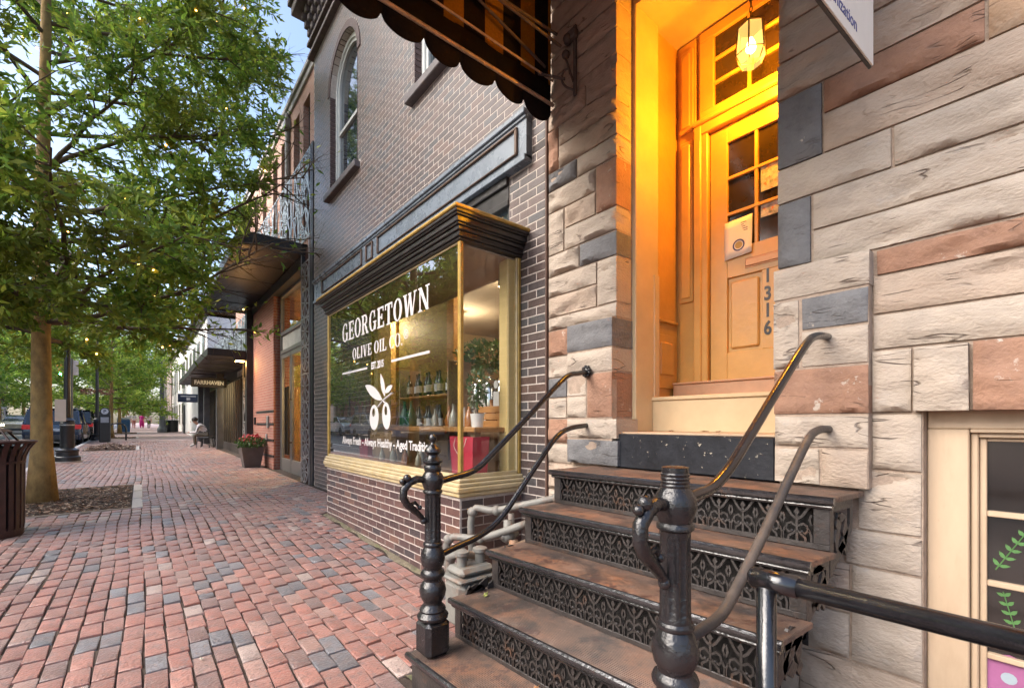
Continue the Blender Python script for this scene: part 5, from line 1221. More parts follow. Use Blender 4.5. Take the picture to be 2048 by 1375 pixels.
# ------------------------------------------------------------------ the market hall next door: terracotta upper wall, metal screens, canopies
hall = thing('market_hall', 'terracotta brick market building with cut-metal screens and a flat steel canopy', 'building', (2.6, 12, 0))
ML = Vector((2.6, 12, 0))
def onhall(o): o.location = Vector(o.location) - ML; o.parent = hall; return o
def brick_tex(name, c1, c2, mortar, scale):
    m = bpy.data.materials.new(name); m.use_nodes = True; N = m.node_tree.nodes; L = m.node_tree.links
    tc = N.new('ShaderNodeTexCoord'); sp = N.new('ShaderNodeSeparateXYZ'); cm = N.new('ShaderNodeCombineXYZ'); ad = N.new('ShaderNodeMath')
    L.new(tc.outputs['Object'], sp.inputs[0]); L.new(sp.outputs['X'], ad.inputs[0]); L.new(sp.outputs['Y'], ad.inputs[1]); L.new(ad.outputs[0], cm.inputs[0]); L.new(sp.outputs['Z'], cm.inputs[1])
    b = N.new('ShaderNodeTexBrick'); b.inputs['Scale'].default_value = scale; b.inputs['Color1'].default_value = (*c1, 1); b.inputs['Color2'].default_value = (*c2, 1); b.inputs['Mortar'].default_value = (*mortar, 1)
    b.inputs['Brick Width'].default_value = .203; b.inputs['Row Height'].default_value = .0677; b.inputs['Mortar Size'].default_value = .006; b.inputs['Bias'].default_value = -.1
    L.new(cm.outputs[0], b.inputs['Vector'])
    bp = N.new('ShaderNodeBump'); bp.inputs['Strength'].default_value = .5; bp.inputs['Distance'].default_value = .006; bp.invert = True; L.new(b.outputs['Fac'], bp.inputs['Height'])
    P = N['Principled BSDF']; P.inputs['Roughness'].default_value = .8; L.new(b.outputs['Color'], P.inputs['Base Color']); L.new(bp.outputs[0], P.inputs['Normal'])
    MATS[name] = m; return m
m_terra = brick_tex('terracotta_brick', (.46, .25, .19), (.52, .30, .235), (.50, .36, .30), 1)
m_redpier = brick_tex('red_pier_brick', (.30, .115, .085), (.36, .145, .105), (.36, .26, .22), 1)
m_steel_dk = mat('dark_steel', (.035, .035, .038), .45, metal=.4, var=.2, scale=6, bump=.05, spec=.6)
m_soffit = mat('canopy_soffit', (.028, .028, .03), .4, metal=.5, var=.25, scale=3, bump=.1, bscale=30)
m_alu = mat('screen_pale_metal', (.40, .46, .49), .45, metal=.25, var=.08, scale=4, bump=.05)
m_alu2 = mat('screen_grey_metal', (.36, .355, .35), .45, metal=.3, var=.1, scale=4, bump=.05)
m_doorsteel = mat('door_grey_steel', (.22, .21, .20), .4, metal=.4, var=.1, bump=.05)
m_mallglass = pane('market_glass', (.85, .88, .86), 1.5, 0.01, 1.7)
m_winglass = mat('market_window_glass', (.03, .035, .04), .05, var=.1, bump=0, spec=.8)
HY0, HY1, HX = 8.60, 17.8, 2.50
# upper wall with real window openings
WIN_Y = [9.35, 10.08, 11.15, 12.0, 13.2, 14.3, 15.4, 16.5]; WZ0, WZ1, WW = 5.0, 7.55, .23
uw = MB(); prev = HY0
for y in WIN_Y:
    uw.box(HX, HX + .3, prev, y - WW, WZ0, WZ1); prev = y + WW
uw.box(HX, HX + .3, prev, HY1, WZ0, WZ1); uw.box(HX, HX + .3, HY0, HY1, 4.3, WZ0); uw.box(HX, HX + .3, HY0, HY1, WZ1, 8.0); uw.box(HX + .3, 10, HY1 - .3, HY1, 0, 8.0); uw.box(HX + .3, 10, HY0, HY1, 7.8, 7.95)
onhall(uw.build('upper_wall', m_terra))
onhall(MB().cbox(HX - .08, HX + .35, HY0, HY1 + .08, 8.0, 8.10, .01).cbox(HX - .04, HX, HY0, HY1, 7.86, 8.0, .01).build('parapet', mat('parapet_stone', (.38, .36, .35), .7)))
for y in WIN_Y:
    w = MB(); w.cbox(HX + .10, HX + .14, y - WW, y - WW + .035, WZ0, WZ1, .003); w.cbox(HX + .10, HX + .14, y + WW - .035, y + WW, WZ0, WZ1, .003)
    for k in range(6): z = WZ0 + (WZ1 - WZ0) * k / 5; w.cbox(HX + .10, HX + .13, y - WW + .035, y + WW - .035, max(WZ0, z - .02), min(WZ1, z + .02), .003)
    w.cbox(HX - .03, HX + .12, y - WW - .04, y + WW + .04, WZ0 - .07, WZ0, .005)
    wo = onhall(w.build('window', mat('market_window_frame', (.07, .06, .06), .5)))
    MB().box(HX + .125, HX + .128, y - WW + .03, y + WW - .03, WZ0, WZ1).build('pane', m_winglass, wo)
onhall(MB().tube([(HX - .05, 10.62, 4.6), (HX - .05, 10.62, 7.9)], .05, 10).cbox(HX - .12, HX, 10.52, 10.72, 7.55, 7.75, .01).build('downpipe', mat('downpipe_grey', (.25, .24, .24), .5)))
# cut-metal screens
def wheel(mb, cy_, cz_, r, x, th, spokes=8, t=.022):
    ribbon(mb, arc(cy_, cz_, r, 0, 360, 22), t, x, x + th)
    for k in range(spokes):
        a = R(360 / spokes * k + 11); ribbon(mb, [(cy_ + .18 * r * math.cos(a), cz_ + .18 * r * math.sin(a)), (cy_ + r * math.cos(a), cz_ + r * math.sin(a))], t * .8, x, x + th)
    ribbon(mb, arc(cy_, cz_, r * .2, 0, 360, 10), t, x, x + th)
def lattice(name, x, y0, y1, z0, z1, m, seed, kind):
    r = random.Random(seed); mb = MB(); th = .012
    for (p, q, a, b) in ((y0, y1, z0, z0 + .03), (y0, y1, z1 - .03, z1), (y0, y0 + .03, z0 + .03, z1 - .03), (y1 - .03, y1, z0 + .03, z1 - .03)): mb.box(x, x + th, p, q, a, b)
    W_, H_ = y1 - y0, z1 - z0
    if kind == 'tall':
        z = z0 + W_ * .5
        while z < z1 - W_ * .4:
            c = r.random()
            if c < .55: wheel(mb, (y0 + y1) / 2 + r.uniform(-.05, .05), z, W_ * r.uniform(.40, .49), x, th, r.choice((8, 9, 10)), .024); z += W_ * .95
            else:
                for s in range(4):
                    ph = r.uniform(0, 6); a = r.uniform(.06, .16) * W_ / .5; yy = y0 + W_ * (s + .5) / 4
                    ribbon(mb, [(min(y1 - .02, max(y0 + .02, yy + a * math.sin(ph + k * .7))), z - W_ * .5 + k * W_ * .13) for k in range(10)], .034, x, x + th)
                z += W_ * 1.15
            mb.box(x + .001, x + th + .001, y0 + .02, y1 - .02, z - W_ * .52, z - W_ * .52 + .018)
    else:
        n = int(W_ / .46)
        for i in range(n):
            yy = y0 + W_ * (i + .5) / n
            if i % 3 == 1: wheel(mb, yy, z0 + H_ * r.uniform(.35, .65), min(H_ * .33, r.uniform(.38, .52)), x, th, 9, .038)
            for s in range(3):
                ph = r.uniform(0, 6); a = r.uniform(.03, .10); yc = yy + r.uniform(-.2, .2); m_ = 12
                ribbon(mb, [(min(y1 - .02, max(y0 + .02, yc + a * math.sin(ph + k * .75) + (k / m_ - .5) * r.uniform(-.2, .2))), z0 + H_ * k / m_) for k in range(m_ + 1)], r.uniform(.03, .05), x, x + th)
            for s in range(3):
                zc = z0 + H_ * r.uniform(.1, .9); ribbon(mb, [(yy - .22, zc), (yy, zc + r.uniform(-.2, .2)), (yy + .22, zc + r.uniform(-.15, .15))], .024, x, x + th)
            if i % 2 == 0: mb.box(x + .001, x + th + .002, yy - .225, yy - .195, z0, z1)
    return onhall(mb.build(name, m))
lattice('balcony_screen', 2.40, 8.66, 15.6, 4.70, 6.32, m_alu, 3, 'wide')
lattice('screen_post', 2.385, 8.77, 9.32, .08, 4.70, m_alu2, 8, 'tall')
onhall(MB().cbox(2.40, 2.52, 8.60, 8.755, .05, 6.34, .004).build('screen_frame', m_steel_dk)); onhall(MB().cbox(2.46, 2.6, 8.755, 9.34, .05, 4.6, .004).build('post_back', mat('post_red_back', (.07, .022, .016), .7)))
lattice('balcony_screen', 2.40, 14.55, 27.5, 3.27, 4.45, m_alu, 5, 'wide'); lattice('screen_post', 2.33, 14.75, 15.35, .15, 3.05, m_alu2, 12, 'tall')
onhall(MB().cbox(2.28, 2.5, 14.40, 14.66, .1, 4.7, .004).build('steel_column', m_steel_dk))
# canopies
def canopy(x0, x1, y0, y1, z0, z1, panes=False):
    c = MB(); c.cbox(x0, x0 + .06, y0, y1, z0, z1, .005); c.cbox(x0 + .06, x1, y0, y0 + .05, z0, z1, .005); c.cbox(x0 + .06, x1, y1 - .05, y1, z0, z1, .005)
    k = y0 + 1.25
    while k < y1 - .3: c.cbox(x0 + .06, x1, k - .02, k + .02, z0 + .02, z0 + .10, .004); k += 1.25
    o = onhall(c.build('canopy_frame', m_steel_dk)); MB().box(x0 + .06, x1, y0 + .05, y1 - .05, z0 + .03, z0 + .05).build('canopy_soffit', m_soffit, o)
    return o
canopy(1.33, 2.50, 9.28, 15.4, 4.47, 4.69); canopy(1.38, 2.50, 14.5, 20.6, 3.06, 3.26); canopy(1.45, 2.55, 20.75, 27.3, 3.10, 3.30)
onhall(MB().cbox(2.40, 2.7, 9.30, 15.0, 4.25, 4.47, .004).build('canopy_beam', m_steel_dk))
# glazed entrance
DXm = 2.62
ef = MB()
for (y0, y1) in ((9.34, 9.42), (9.98, 10.06), (11.82, 11.90)): ef.cbox(DXm - .04, DXm + .05, y0, y1, .1, 4.27, .006)
for z0, z1 in ((2.86, 2.95), (3.30, 3.38), (4.20, 4.27)): ef.cbox(DXm - .045, DXm + .05, 9.42, 11.82, z0, z1, .006)
ent = onhall(ef.build('entrance_frame', m_doorsteel))
MB().box(DXm, DXm + .01, 10.06, 11.82, 2.95, 3.30).build('transom_panel', mat('transom_white', (.55, .54, .50), .5), ent)
MB().box(DXm, DXm + .01, 9.42, 9.98, .12, 4.2).box(DXm, DXm + .01, 10.06, 11.82, 3.38, 4.2).build('pane', m_mallglass, ent)
for (y0, y1, hy) in ((10.06, 10.93, 10.83), (10.95, 11.82, 11.05)):
    d = MB(); d.cbox(DXm - .03, DXm + .02, y0, y0 + .07, .12, 2.86, .004); d.cbox(DXm - .03, DXm + .02, y1 - .07, y1, .12, 2.86, .004); d.cbox(DXm - .03, DXm + .02, y0 + .07, y1 - .07, .12, .42, .004); d.cbox(DXm - .03, DXm + .02, y0 + .07, y1 - .07, 2.76, 2.86, .004)
    dl = onhall(d.build('glass_door', m_doorsteel)); MB().box(DXm - .006, DXm + .004, y0 + .07, y1 - .07, .42, 2.76).build('pane', m_mallglass, dl)
    MB().cbox(DXm - .13, DXm - .08, hy - .025, hy + .025, .55, 2.05, .006).box(DXm - .09, DXm - .03, hy - .012, hy + .012, .8, .83).box(DXm - .09, DXm - .03, hy - .012, hy + .012, 1.75, 1.78).build('door_handle', mat('handle_bronze', (.06, .045, .03), .4, metal=.5), dl)
inm = MB(); inm.box(6.0, 6.1, 9.0, 14, 0, 4.4).box(2.75, 6, 8.95, 9.0, 0, 4.4).box(2.75, 6, 13.9, 14.0, 0, 4.4).box(2.75, 6, 9, 13.9, 4.3, 4.4)
onhall(inm.build('lobby_wall', mat('lobby_gold', (.50, .30, .10), .7, var=.3, scale=1.5))); onhall(MB().box(2.6, 6, 9, 13.9, .0, .14).build('lobby_floor', mat('lobby_floor', (.30, .18, .09), .35)))
for i, (x, y, z) in enumerate(((3.6, 10.6, 2.35), (4.8, 11.6, 2.9))):
    t = thing('lobby_lantern', ('glowing square lantern seen through the market doors', 'second glowing lantern deeper inside the market lobby')[i], 'lantern', (x, y, z))
    MB().add([(-.10, -.10, .2), (.10, -.10, .2), (.10, .10, .2), (-.10, .10, .2), (-.15, -.15, -.15), (.15, -.15, -.15), (.15, .15, -.15), (-.15, .15, -.15)], [(0, 1, 2, 3), (4, 7, 6, 5), (0, 4, 5, 1), (1, 5, 6, 2), (2, 6, 7, 3), (3, 7, 4, 0)]).build('shade', glow('lobby_glow', (1, .72, .35), 3.5), t)
    MB().tube([(0, 0, .2), (0, 0, 4.3 - z)], .01, 6).build('stem', m_steel_dk, t)
    l = bpy.data.lights.new('lobby_light', 'POINT'); l.energy = 60; l.color = (1, .66, .28); l.shadow_soft_size = .2
    lo = bpy.data.objects.new('lobby_light', l); COL.objects.link(lo); lo.parent = t; lo.location = (0, 0, -.3)
# red brick pier
onhall(MB().box(2.44, 2.9, 11.90, 14.42, -.1, 4.47).build('brick_pier', m_redpier))
bands = MB()
for z in (.42, .80, 1.19, 1.5): bands.box(2.432, 2.45, 11.895, 13.9, z, z + .055)
onhall(bands.build('pier_band', m_steel_dk))
onhall(MB().cbox(2.40, 2.44, 12.35, 12.50, 1.12, 1.42, .006).cbox(2.41, 2.44, 12.55, 12.65, .82, .98, .006).build('intercom', mat('intercom_grey', (.35, .35, .35), .4, metal=.5))); onhall(MB().cbox(2.40, 2.44, 14.0, 14.08, 1.2, 1.4, .006).build('door_bell', m_steel_dk))
# glazed shop bays beyond, behind steel columns
for i, y in enumerate((20.2, 24.6, 27.2)):
    g = .2 + .01 * (y - 14)
    onhall(MB().cbox(2.20, 2.42, y - .12, y + .12, g, 3.1, .01).build('steel_column', mat('column_grey', (.10, .105, .115), .45, metal=.4, var=.25, scale=3)))
sb = MB(); y = 15.4
while y < 27.4:
    sb.cbox(2.62, 2.72, y - .035, y + .035, .15, 2.75, .006); y += .48
sb.cbox(2.60, 2.74, 15.2, 27.4, .15, .50, .006); sb.cbox(2.60, 2.74, 15.2, 27.4, 2.75, 3.1, .006)
shopf = onhall(sb.build('shopfront_frame', mat('mullion_dark', (.05, .045, .04), .45, metal=.3)))
MB().box(2.68, 2.69, 15.2, 27.4, .5, 2.75).build('pane', m_mallglass, shopf)
onhall(MB().box(5.5, 5.6, 14.4, 27.5, 0, 4.4).box(2.75, 5.5, 27.4, 27.5, 0, 4.4).box(2.75, 5.5, 14.4, 27.4, 3.1, 3.2).build('shop_room_wall', mat('room_amber', (.34, .22, .10), .8, var=.4, scale=1.2))); onhall(MB().box(2.74, 5.5, 14.4, 27.4, 0, .25).build('shop_room_floor', MATS['lobby_floor']))
onhall(MB().box(2.52, 2.8, 14.6, 27.4, 3.1, 4.3).build('upper_fascia', m_steel_dk))
l = bpy.data.lights.new('shop_room_light', 'POINT'); l.energy = 120; l.color = (1, .72, .38); l.shadow_soft_size = .3
lamp_r = thing('ceiling_lamp', 'warm ceiling lamp inside the glazed shop behind the seated man', 'lamp', (3.6, 19, 2.8)); MB().lathe([(.05, .3), (.05, .1), (.22, 0), (.22, -.02)], n=16).build('shade', glow('shop_lamp', (1, .82, .55), 30), lamp_r)
lo = bpy.data.objects.new('shop_room_light', l); COL.objects.link(lo); lo.parent = lamp_r; lo.location = (0, 0, -.25)
m_white_txt = mat('sign_white_letters', (.45, .45, .44), .5, bump=0)
text_mesh('shop_name', 'IMM SOUL', .26, m_white_txt, shopf, frame_matrix((2.595, 18.2, 2.82), (0, -1, 0), (0, 0, 1)), .004, .004)
# wall lamp on the column
wlamp = thing('wall_lamp', 'black wedge-shaped wall lamp glowing orange on the steel column', 'wall lamp', (2.25, 14.55, 2.95))
MB().add([(-.32, -.12, .28), (.02, -.12, .28), (.02, .12, .28), (-.32, .12, .28), (-.22, -.10, .02), (.0, -.10, .02), (.0, .10, .02), (-.22, .10, .02)], [(0, 1, 2, 3), (4, 7, 6, 5), (0, 4, 5, 1), (1, 5, 6, 2), (2, 6, 7, 3), (3, 7, 4, 0)]).build('lamp_housing', m_steel_dk, wlamp)
MB().box(-.21, -.01, -.09, .09, .0, .018).build('lamp_face', glow('wall_lamp_glow', (1, .5, .15), 14), wlamp)
l = bpy.data.lights.new('wall_light', 'POINT'); l.energy = 9; l.color = (1, .5, .15); l.shadow_soft_size = .05
lo = bpy.data.objects.new('wall_light', l); COL.objects.link(lo); lo.parent = wlamp; lo.location = (-.1, 0, -.06)
# projecting shop signs
m_board = mat('sign_board_black', (.012, .012, .014), .4, bump=0)
for i, (y, z, txt, lab) in enumerate(((19.9, 2.72, 'FARRHAVEN', 'black projecting sign with white lettering under the second canopy'), (29.3, 2.55, 'STUDIO', 'small dark blue projecting sign on the white house'))):
    s = thing('projecting_sign', lab, 'sign', (1.95, y, z)); w = .55 if i == 0 else .45; h = .17 if i == 0 else .22
    MB().cbox(-w, w, -.03, .03, -h, h, .006).build('board', m_board if i == 0 else mat('sign_blue', (.02, .03, .06), .4), s)
    if i == 1:
        MB().box(-.33, .33, -.036, -.031, .07, .12).box(-.08, .08, -.036, -.031, -.12, .02).build('sign_lettering', m_white_txt, s)
    else: text_mesh('sign_lettering', txt, .19, m_white_txt, s, frame_matrix((0, -.032, -.065), (1, 0, 0), (0, 0, 1)), .002, .006, .85, 'CENTER')
    MB().tube([(w, 0, .1), (w + .25, 0, .1)], .015, 6).build('bracket', m_steel_dk, s)
# --- white house and farther houses on this side
m_whitew = mat('white_render', (.70, .70, .69), .8, var=.05, scale=1.5, bump=.1, bscale=20); m_dkwin = mat('far_window_glass', (.05, .055, .06), .15, var=.3, scale=1, bump=0)
def far_house(name, label, x, y0, y1, h, m, rows, n, side, base=.4, roof=None, doors=True, ww=.5):
    t = thing(name, label, 'house', (x, (y0 + y1) / 2, base)); L_ = (y1 - y0) / 2; dx = 8 * side
    MB().box(*sorted((0, dx)), -L_, L_, -.6, h).build('wall', m, t)
    fx = -.02 * side
    for (z0, z1) in rows:
        for k in range(n):
            y = -L_ + 2 * L_ * (k + .5) / n
            w = MB(); a, b = sorted((fx * 2.4, 0.0)); w.cbox(a, b, y - ww, y + ww, z0, z1, .01); wo = w.build('window', mat('far_window_frame', (.35, .33, .30), .6), t)
            for zz0, zz1 in ((z0 + .07, (z0 + z1) / 2 - .03), ((z0 + z1) / 2 + .03, z1 - .07)):
                a, b = sorted((fx * 2.4, fx * 3.0)); MB().box(a, b, y - ww + .07, y + ww - .07, zz0, zz1).build('pane', m_dkwin, wo)
    if doors:
        for k in (0, n - 1):
            y = -L_ + 2 * L_ * (k + .5) / n; a, b = sorted((fx * 3, 0)); MB().cbox(a, b, y - .5, y + .5, 0, 2.3, .01).build('door', mat('far_door', (.05, .05, .055), .5), t)
    a, b = sorted((-.35 * side, dx)); MB().cbox(a, b, -L_ - .1, L_ + .1, h, h + .28, .03).cbox(*sorted((-.2 * side, dx)), -L_, L_, h - .25, h - .001, .02).build('roof', roof or MATS['parapet_stone'], t)
    return t
far_house('white_house', 'white rendered house beyond the market with dark upstairs windows', 2.62, 27.6, 44, 6.6, m_whitew, [(3.6, 5.6)], 6, 1, .3, roof=m_steel_dk, doors=True, ww=.45)
far_house('pale_house', 'pale shopfront house far down the same side of the street', 2.7, 44.2, 62, 7.5, mat('pale_render', (.62, .60, .57), .8, var=.06, scale=1), [(.6, 2.4), (3.6, 5.6)], 5, 1, .5, doors=False)
far_house('pink_house', 'pinkish brick house at the far end of the sidewalk', 2.6, 62.3, 95, 8.5, mat('pink_brick_far', (.40, .30, .27), .85, var=.15, scale=2), [(.6, 2.6), (3.8, 5.6), (6.3, 7.8)], 8, 1, .6, doors=False)
# --- across the street
fm = [((.33, .17, .13), 'brick'), ((.46, .36, .25), 'tan'), ((.55, .50, .44), 'cream'), ((.28, .13, .10), 'brick'), ((.50, .42, .34), 'tan'), ((.40, .22, .17), 'brick'), ((.36, .30, .25), 'grey')]
labs = ['red brick row house across the street reflected nearest in the bay', 'tan row house across the street beside the red brick one', 'cream house front across the street', 'dark red house across the street behind the parked white cars', 'tan stone house across the street left of the tree trunk', 'brick house across the street far down the road', 'grey house at the far end across the street']
yy = 4
for i, ((c, nm), lab) in enumerate(zip(fm, labs)):
    L_ = 12 + 2 * (i % 3); far_house('row_house', lab, -15.5 - (i % 2) * .4, yy, yy + L_, 7 + (i % 3) * 1.1, mat('row_house_wall_%d' % i, c, .85, var=.12, scale=1.5, bump=.2, bscale=12), [(.8, 2.7), (3.7, 5.5)], 5, -1, .2 + .006 * yy, doors=True, ww=.55)
    yy += L_ + .2
# ------------------------------------------------------------------ trees
m_bark = mat('bark', (.34, .215, .08), .9, var=.3, scale=9, bump=.8, bscale=22, stretch=(1, 1, .55), stain=[((.10, .075, .05), 5, .5, .7, .6), ((.34, .25, .12), 7, .56, .7, .5)])  # ochre base has the warm light on the trunk mixed into it
m_barkdk = mat('branch_bark', (.10, .07, .045), .9, var=.25, scale=12, bump=.5, bscale=30)
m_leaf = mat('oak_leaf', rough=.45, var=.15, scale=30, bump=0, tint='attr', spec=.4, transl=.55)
def leaves_mesh(name, P, D, L_, W_, cols, rs):
    """one kite-shaped leaf per row: P base, D direction, length, width"""
    n = len(P); D = D / np.linalg.norm(D, axis=1)[:, None]
    s = np.cross(D, rs.normal(size=(n, 3))); s /= np.linalg.norm(s, axis=1)[:, None] + 1e-9; nn = np.cross(D, s)
    a = L_[:, None]; w = W_[:, None]
    V = np.stack([P, P + D * a * .45 + s * w * .5 + nn * w * .12, P + D * a - nn * a * .06, P + D * a * .45 - s * w * .5 + nn * w * .12], 1).reshape(-1, 3)
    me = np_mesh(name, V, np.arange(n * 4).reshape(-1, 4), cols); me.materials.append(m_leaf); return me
def tree_parts(seed, H, r0, first, spread, limbs, subs, twigs, per, leaf, lw, extra=(), lean=(0, 0), tmat=None, warm=0.0, thin=None):
    rs = np.random.RandomState(seed); r = random.Random(seed)
    trunk = MB(); br = MB(); P = []; D = []
    tp = []; nseg = 12
    for i in range(nseg + 1):
        t = i / nseg; tp.append(Vector((lean[0] * t * H + .05 * math.sin(t * 5 + seed) * t, lean[1] * t * H + .05 * math.cos(t * 4 + seed) * t, H * t)))
    rad = lambda t: r0 * (1 - .80 * t) * (1 + .45 * math.exp(-t * H / .16)) + .006
    trunk.tube(tp, [rad(i / nseg) for i in range(nseg + 1)], 18)
    def at(t): i = min(nseg - 1, int(t * nseg)); f = t * nseg - i; return tp[i].lerp(tp[i + 1], f)
    specs = []
    for k in range(limbs):
        t = first + (0.985 - first) * (k + .5) / limbs; az = k * 2.399 + r.uniform(-.4, .4)
        hrel = (t - first) / (1 - first); prof = math.sin(math.pi * min(1, .22 + .78 * (1 - hrel) ** .9)) if hrel > .25 else .80 + hrel * .8
        L_ = spread * max(.28, prof) * r.uniform(.85, 1.12); el = .06 + .75 * hrel + r.uniform(-.12, .12)
        specs.append((t, az, el, L_))
    for e in extra: specs.append(e)
    for (t, az, el, L_) in specs:
        p0 = at(t); d = Vector((math.cos(az) * math.cos(el), math.sin(az) * math.cos(el), math.sin(el))); pts = [p0]; m = 9
        cur = d.copy()
        for i in range(m):
            cur = (cur + Vector((r.uniform(-.2, .2), r.uniform(-.2, .2), r.uniform(-.14, .16)))).normalized(); pts.append(pts[-1] + cur * L_ / m)
        rl = min(rad(t) * .38, .034) + .004
        br.tube(pts, [rl * (1 - .85 * i / m) + .003 for i in range(m + 1)], 7, False)
        ns = max(3, int(subs * L_ / spread))
        for s in range(ns):
            q = .22 + .78 * (s + r.random() * .8) / ns; q = min(q, .999); i = int(q * m); f = q * m - i; b0 = pts[i].lerp(pts[min(i + 1, m)], f)
            td = (pts[min(i + 1, m)] - pts[max(i - 1, 0)]).normalized(); side = td.cross(Vector((0, 0, 1))).normalized() * r.choice((-1, 1))
            sd = (td * r.uniform(.3, .9) + side * r.uniform(.35, 1.0) + Vector((0, 0, r.uniform(-.35, .45)))).normalized(); sl_ = L_ * r.uniform(.18, .40) * (1.15 - .5 * q); sp = [b0]
            for i2 in range(5): sd = (sd + Vector((r.uniform(-.16, .16), r.uniform(-.16, .16), r.uniform(-.16, .12)))).normalized(); sp.append(sp[-1] + sd * sl_ / 5)
            br.tube(sp, [.010 * (1 - .8 * j / 5) + .0018 for j in range(6)], 5, False)
            for w in range(twigs):
                u = .15 + .85 * (w + r.random()) / twigs; u = min(u, .999); j = int(u * 5); base = sp[j].lerp(sp[min(j + 1, 5)], u * 5 - j)
                wd = (sd * .7 + Vector((r.gauss(0, .6), r.gauss(0, .6), r.gauss(-.05, .45)))).normalized(); wl = leaf * r.uniform(2.0, 4.2)
                br.tube([base, base + wd * wl], [.0026, .0012], 3, False)
                for g in range(per):
                    h = (g + r.random()) / per
                    P.append(base + wd * wl * h); dd = wd * .75 + Vector((r.gauss(0, .75), r.gauss(0, .75), r.gauss(-.12, .6))); D.append(dd)
    P = np.array(P, np.float32); D = np.array(D, np.float32)
    if thin is not None:
        keep = rs.rand(len(P)) < thin(P); P = P[keep]; D = D[keep]
    n = len(P)
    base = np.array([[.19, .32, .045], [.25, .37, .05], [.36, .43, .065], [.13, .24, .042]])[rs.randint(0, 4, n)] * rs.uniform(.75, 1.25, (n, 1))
    if warm:  # yellow patches: glow of the string lights painted into the leaf tint
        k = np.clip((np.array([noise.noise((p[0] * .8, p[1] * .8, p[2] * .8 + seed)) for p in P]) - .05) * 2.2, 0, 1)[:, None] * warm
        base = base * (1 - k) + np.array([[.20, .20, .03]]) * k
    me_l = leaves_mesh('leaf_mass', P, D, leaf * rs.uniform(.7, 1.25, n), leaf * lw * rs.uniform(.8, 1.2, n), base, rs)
    return trunk.mesh('trunk', 'all'), br.mesh('branches', 'all'), me_l, P
def plant_tree(parts, label, loc, rz=0, s=1, sz=None, group='street trees', name='street_tree', tmat=None):
    t = thing(name, label, 'tree', loc, rz, group); t.scale = (s, s, sz or s)
    tr_ = link('trunk', parts[0], tmat or m_bark, t); link('branches', parts[1], m_barkdk, tr_); c = link('crown', parts[2], None, t); return t
def prune(P):                              # the crown is clipped back on the side of the houses
    X_ = P[:, 0] - 1.09; Y_ = P[:, 1] + 9.3; Z_ = P[:, 2] + .1
    wig = np.array([noise.noise((p[0] * 1.1, p[1] * 1.1, p[2] * 1.1)) for p in P])
    lim = np.interp(Z_, [2.5, 2.9, 3.4, 4.1, 4.9, 6.0], [.40, .48, .62, .92, 1.28, 1.52]) + .32 * wig
    r_ = X_ / (Y_ / 7.15)
    k = np.where(r_ < lim, 1.0, .02)
    return np.where((Z_ > 2.6) & (Z_ < 3.15) & (r_ >= lim), .13, k)
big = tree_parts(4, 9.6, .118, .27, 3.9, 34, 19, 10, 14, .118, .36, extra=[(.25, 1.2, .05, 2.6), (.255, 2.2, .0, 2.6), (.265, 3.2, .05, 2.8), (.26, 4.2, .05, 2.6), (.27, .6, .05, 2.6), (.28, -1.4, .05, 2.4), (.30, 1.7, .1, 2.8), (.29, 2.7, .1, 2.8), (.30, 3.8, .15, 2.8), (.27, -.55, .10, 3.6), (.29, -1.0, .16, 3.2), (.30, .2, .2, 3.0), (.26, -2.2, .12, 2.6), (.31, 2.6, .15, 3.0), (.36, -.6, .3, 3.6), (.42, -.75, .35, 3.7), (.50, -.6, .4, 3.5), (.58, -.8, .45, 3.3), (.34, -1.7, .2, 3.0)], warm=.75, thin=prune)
TREE = Vector((-1.09, 9.3, .10))
main_tree = plant_tree(big, 'large willow oak with a leaning warm-lit brown trunk in the nearest pit', TREE)
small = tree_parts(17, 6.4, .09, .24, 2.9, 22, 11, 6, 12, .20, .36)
for (x, y, s, sz, rz, lab) in ((-1.3, 35.0, 1.15, 1.0, .4, 'second street tree, small bright green crown over the parking kiosk'), (-1.2, 44.5, 1.15, 1.05, 2.0, 'third street tree behind the blue bin'), (-1.3, 58, 1.2, 1.2, 4.0, 'fourth street tree farther down the sidewalk'), (-1.3, 76, 1.3, 1.3, 1.0, 'farthest street tree on this side')):
    plant_tree(small, lab, (x, y, ground(y)), rz, s, sz)
for i, (x, y, s, rz) in enumerate(((-11.2, 12, 1.35, .5), (-11.4, 19.5, 1.5, 2.1), (-11.2, 27, 1.4, 3.3), (-11.5, 35, 1.55, 4.4), (-11.3, 44, 1.6, 5.6), (-11.6, 55, 1.8, .2), (-11.0, 68, 1.8, 1.5), (-11.5, 84, 2.0, 2.5))):
    lab = ['tree across the street nearest the camera, seen only reflected', 'second tree across the street, reflected in the bay', 'third tree across the street, reflected in the bay', 'fourth tree across the street', 'fifth tree across the street, behind the oncoming car', 'sixth tree across the street', 'seventh tree across the street', 'farthest tree across the street'][i]
    plant_tree(small, lab, (x, y, ground(y)), rz, s, s, 'trees across the street')
for i, (x, y, s) in enumerate(((-14, 120, 2.6), (-24, 110, 2.8))):
    plant_tree(small, ['big tree at the far end of the street on the left', 'big tree beyond the far houses'][i], (x, y, ground(y)), i, s, s, 'trees at the end of the street')
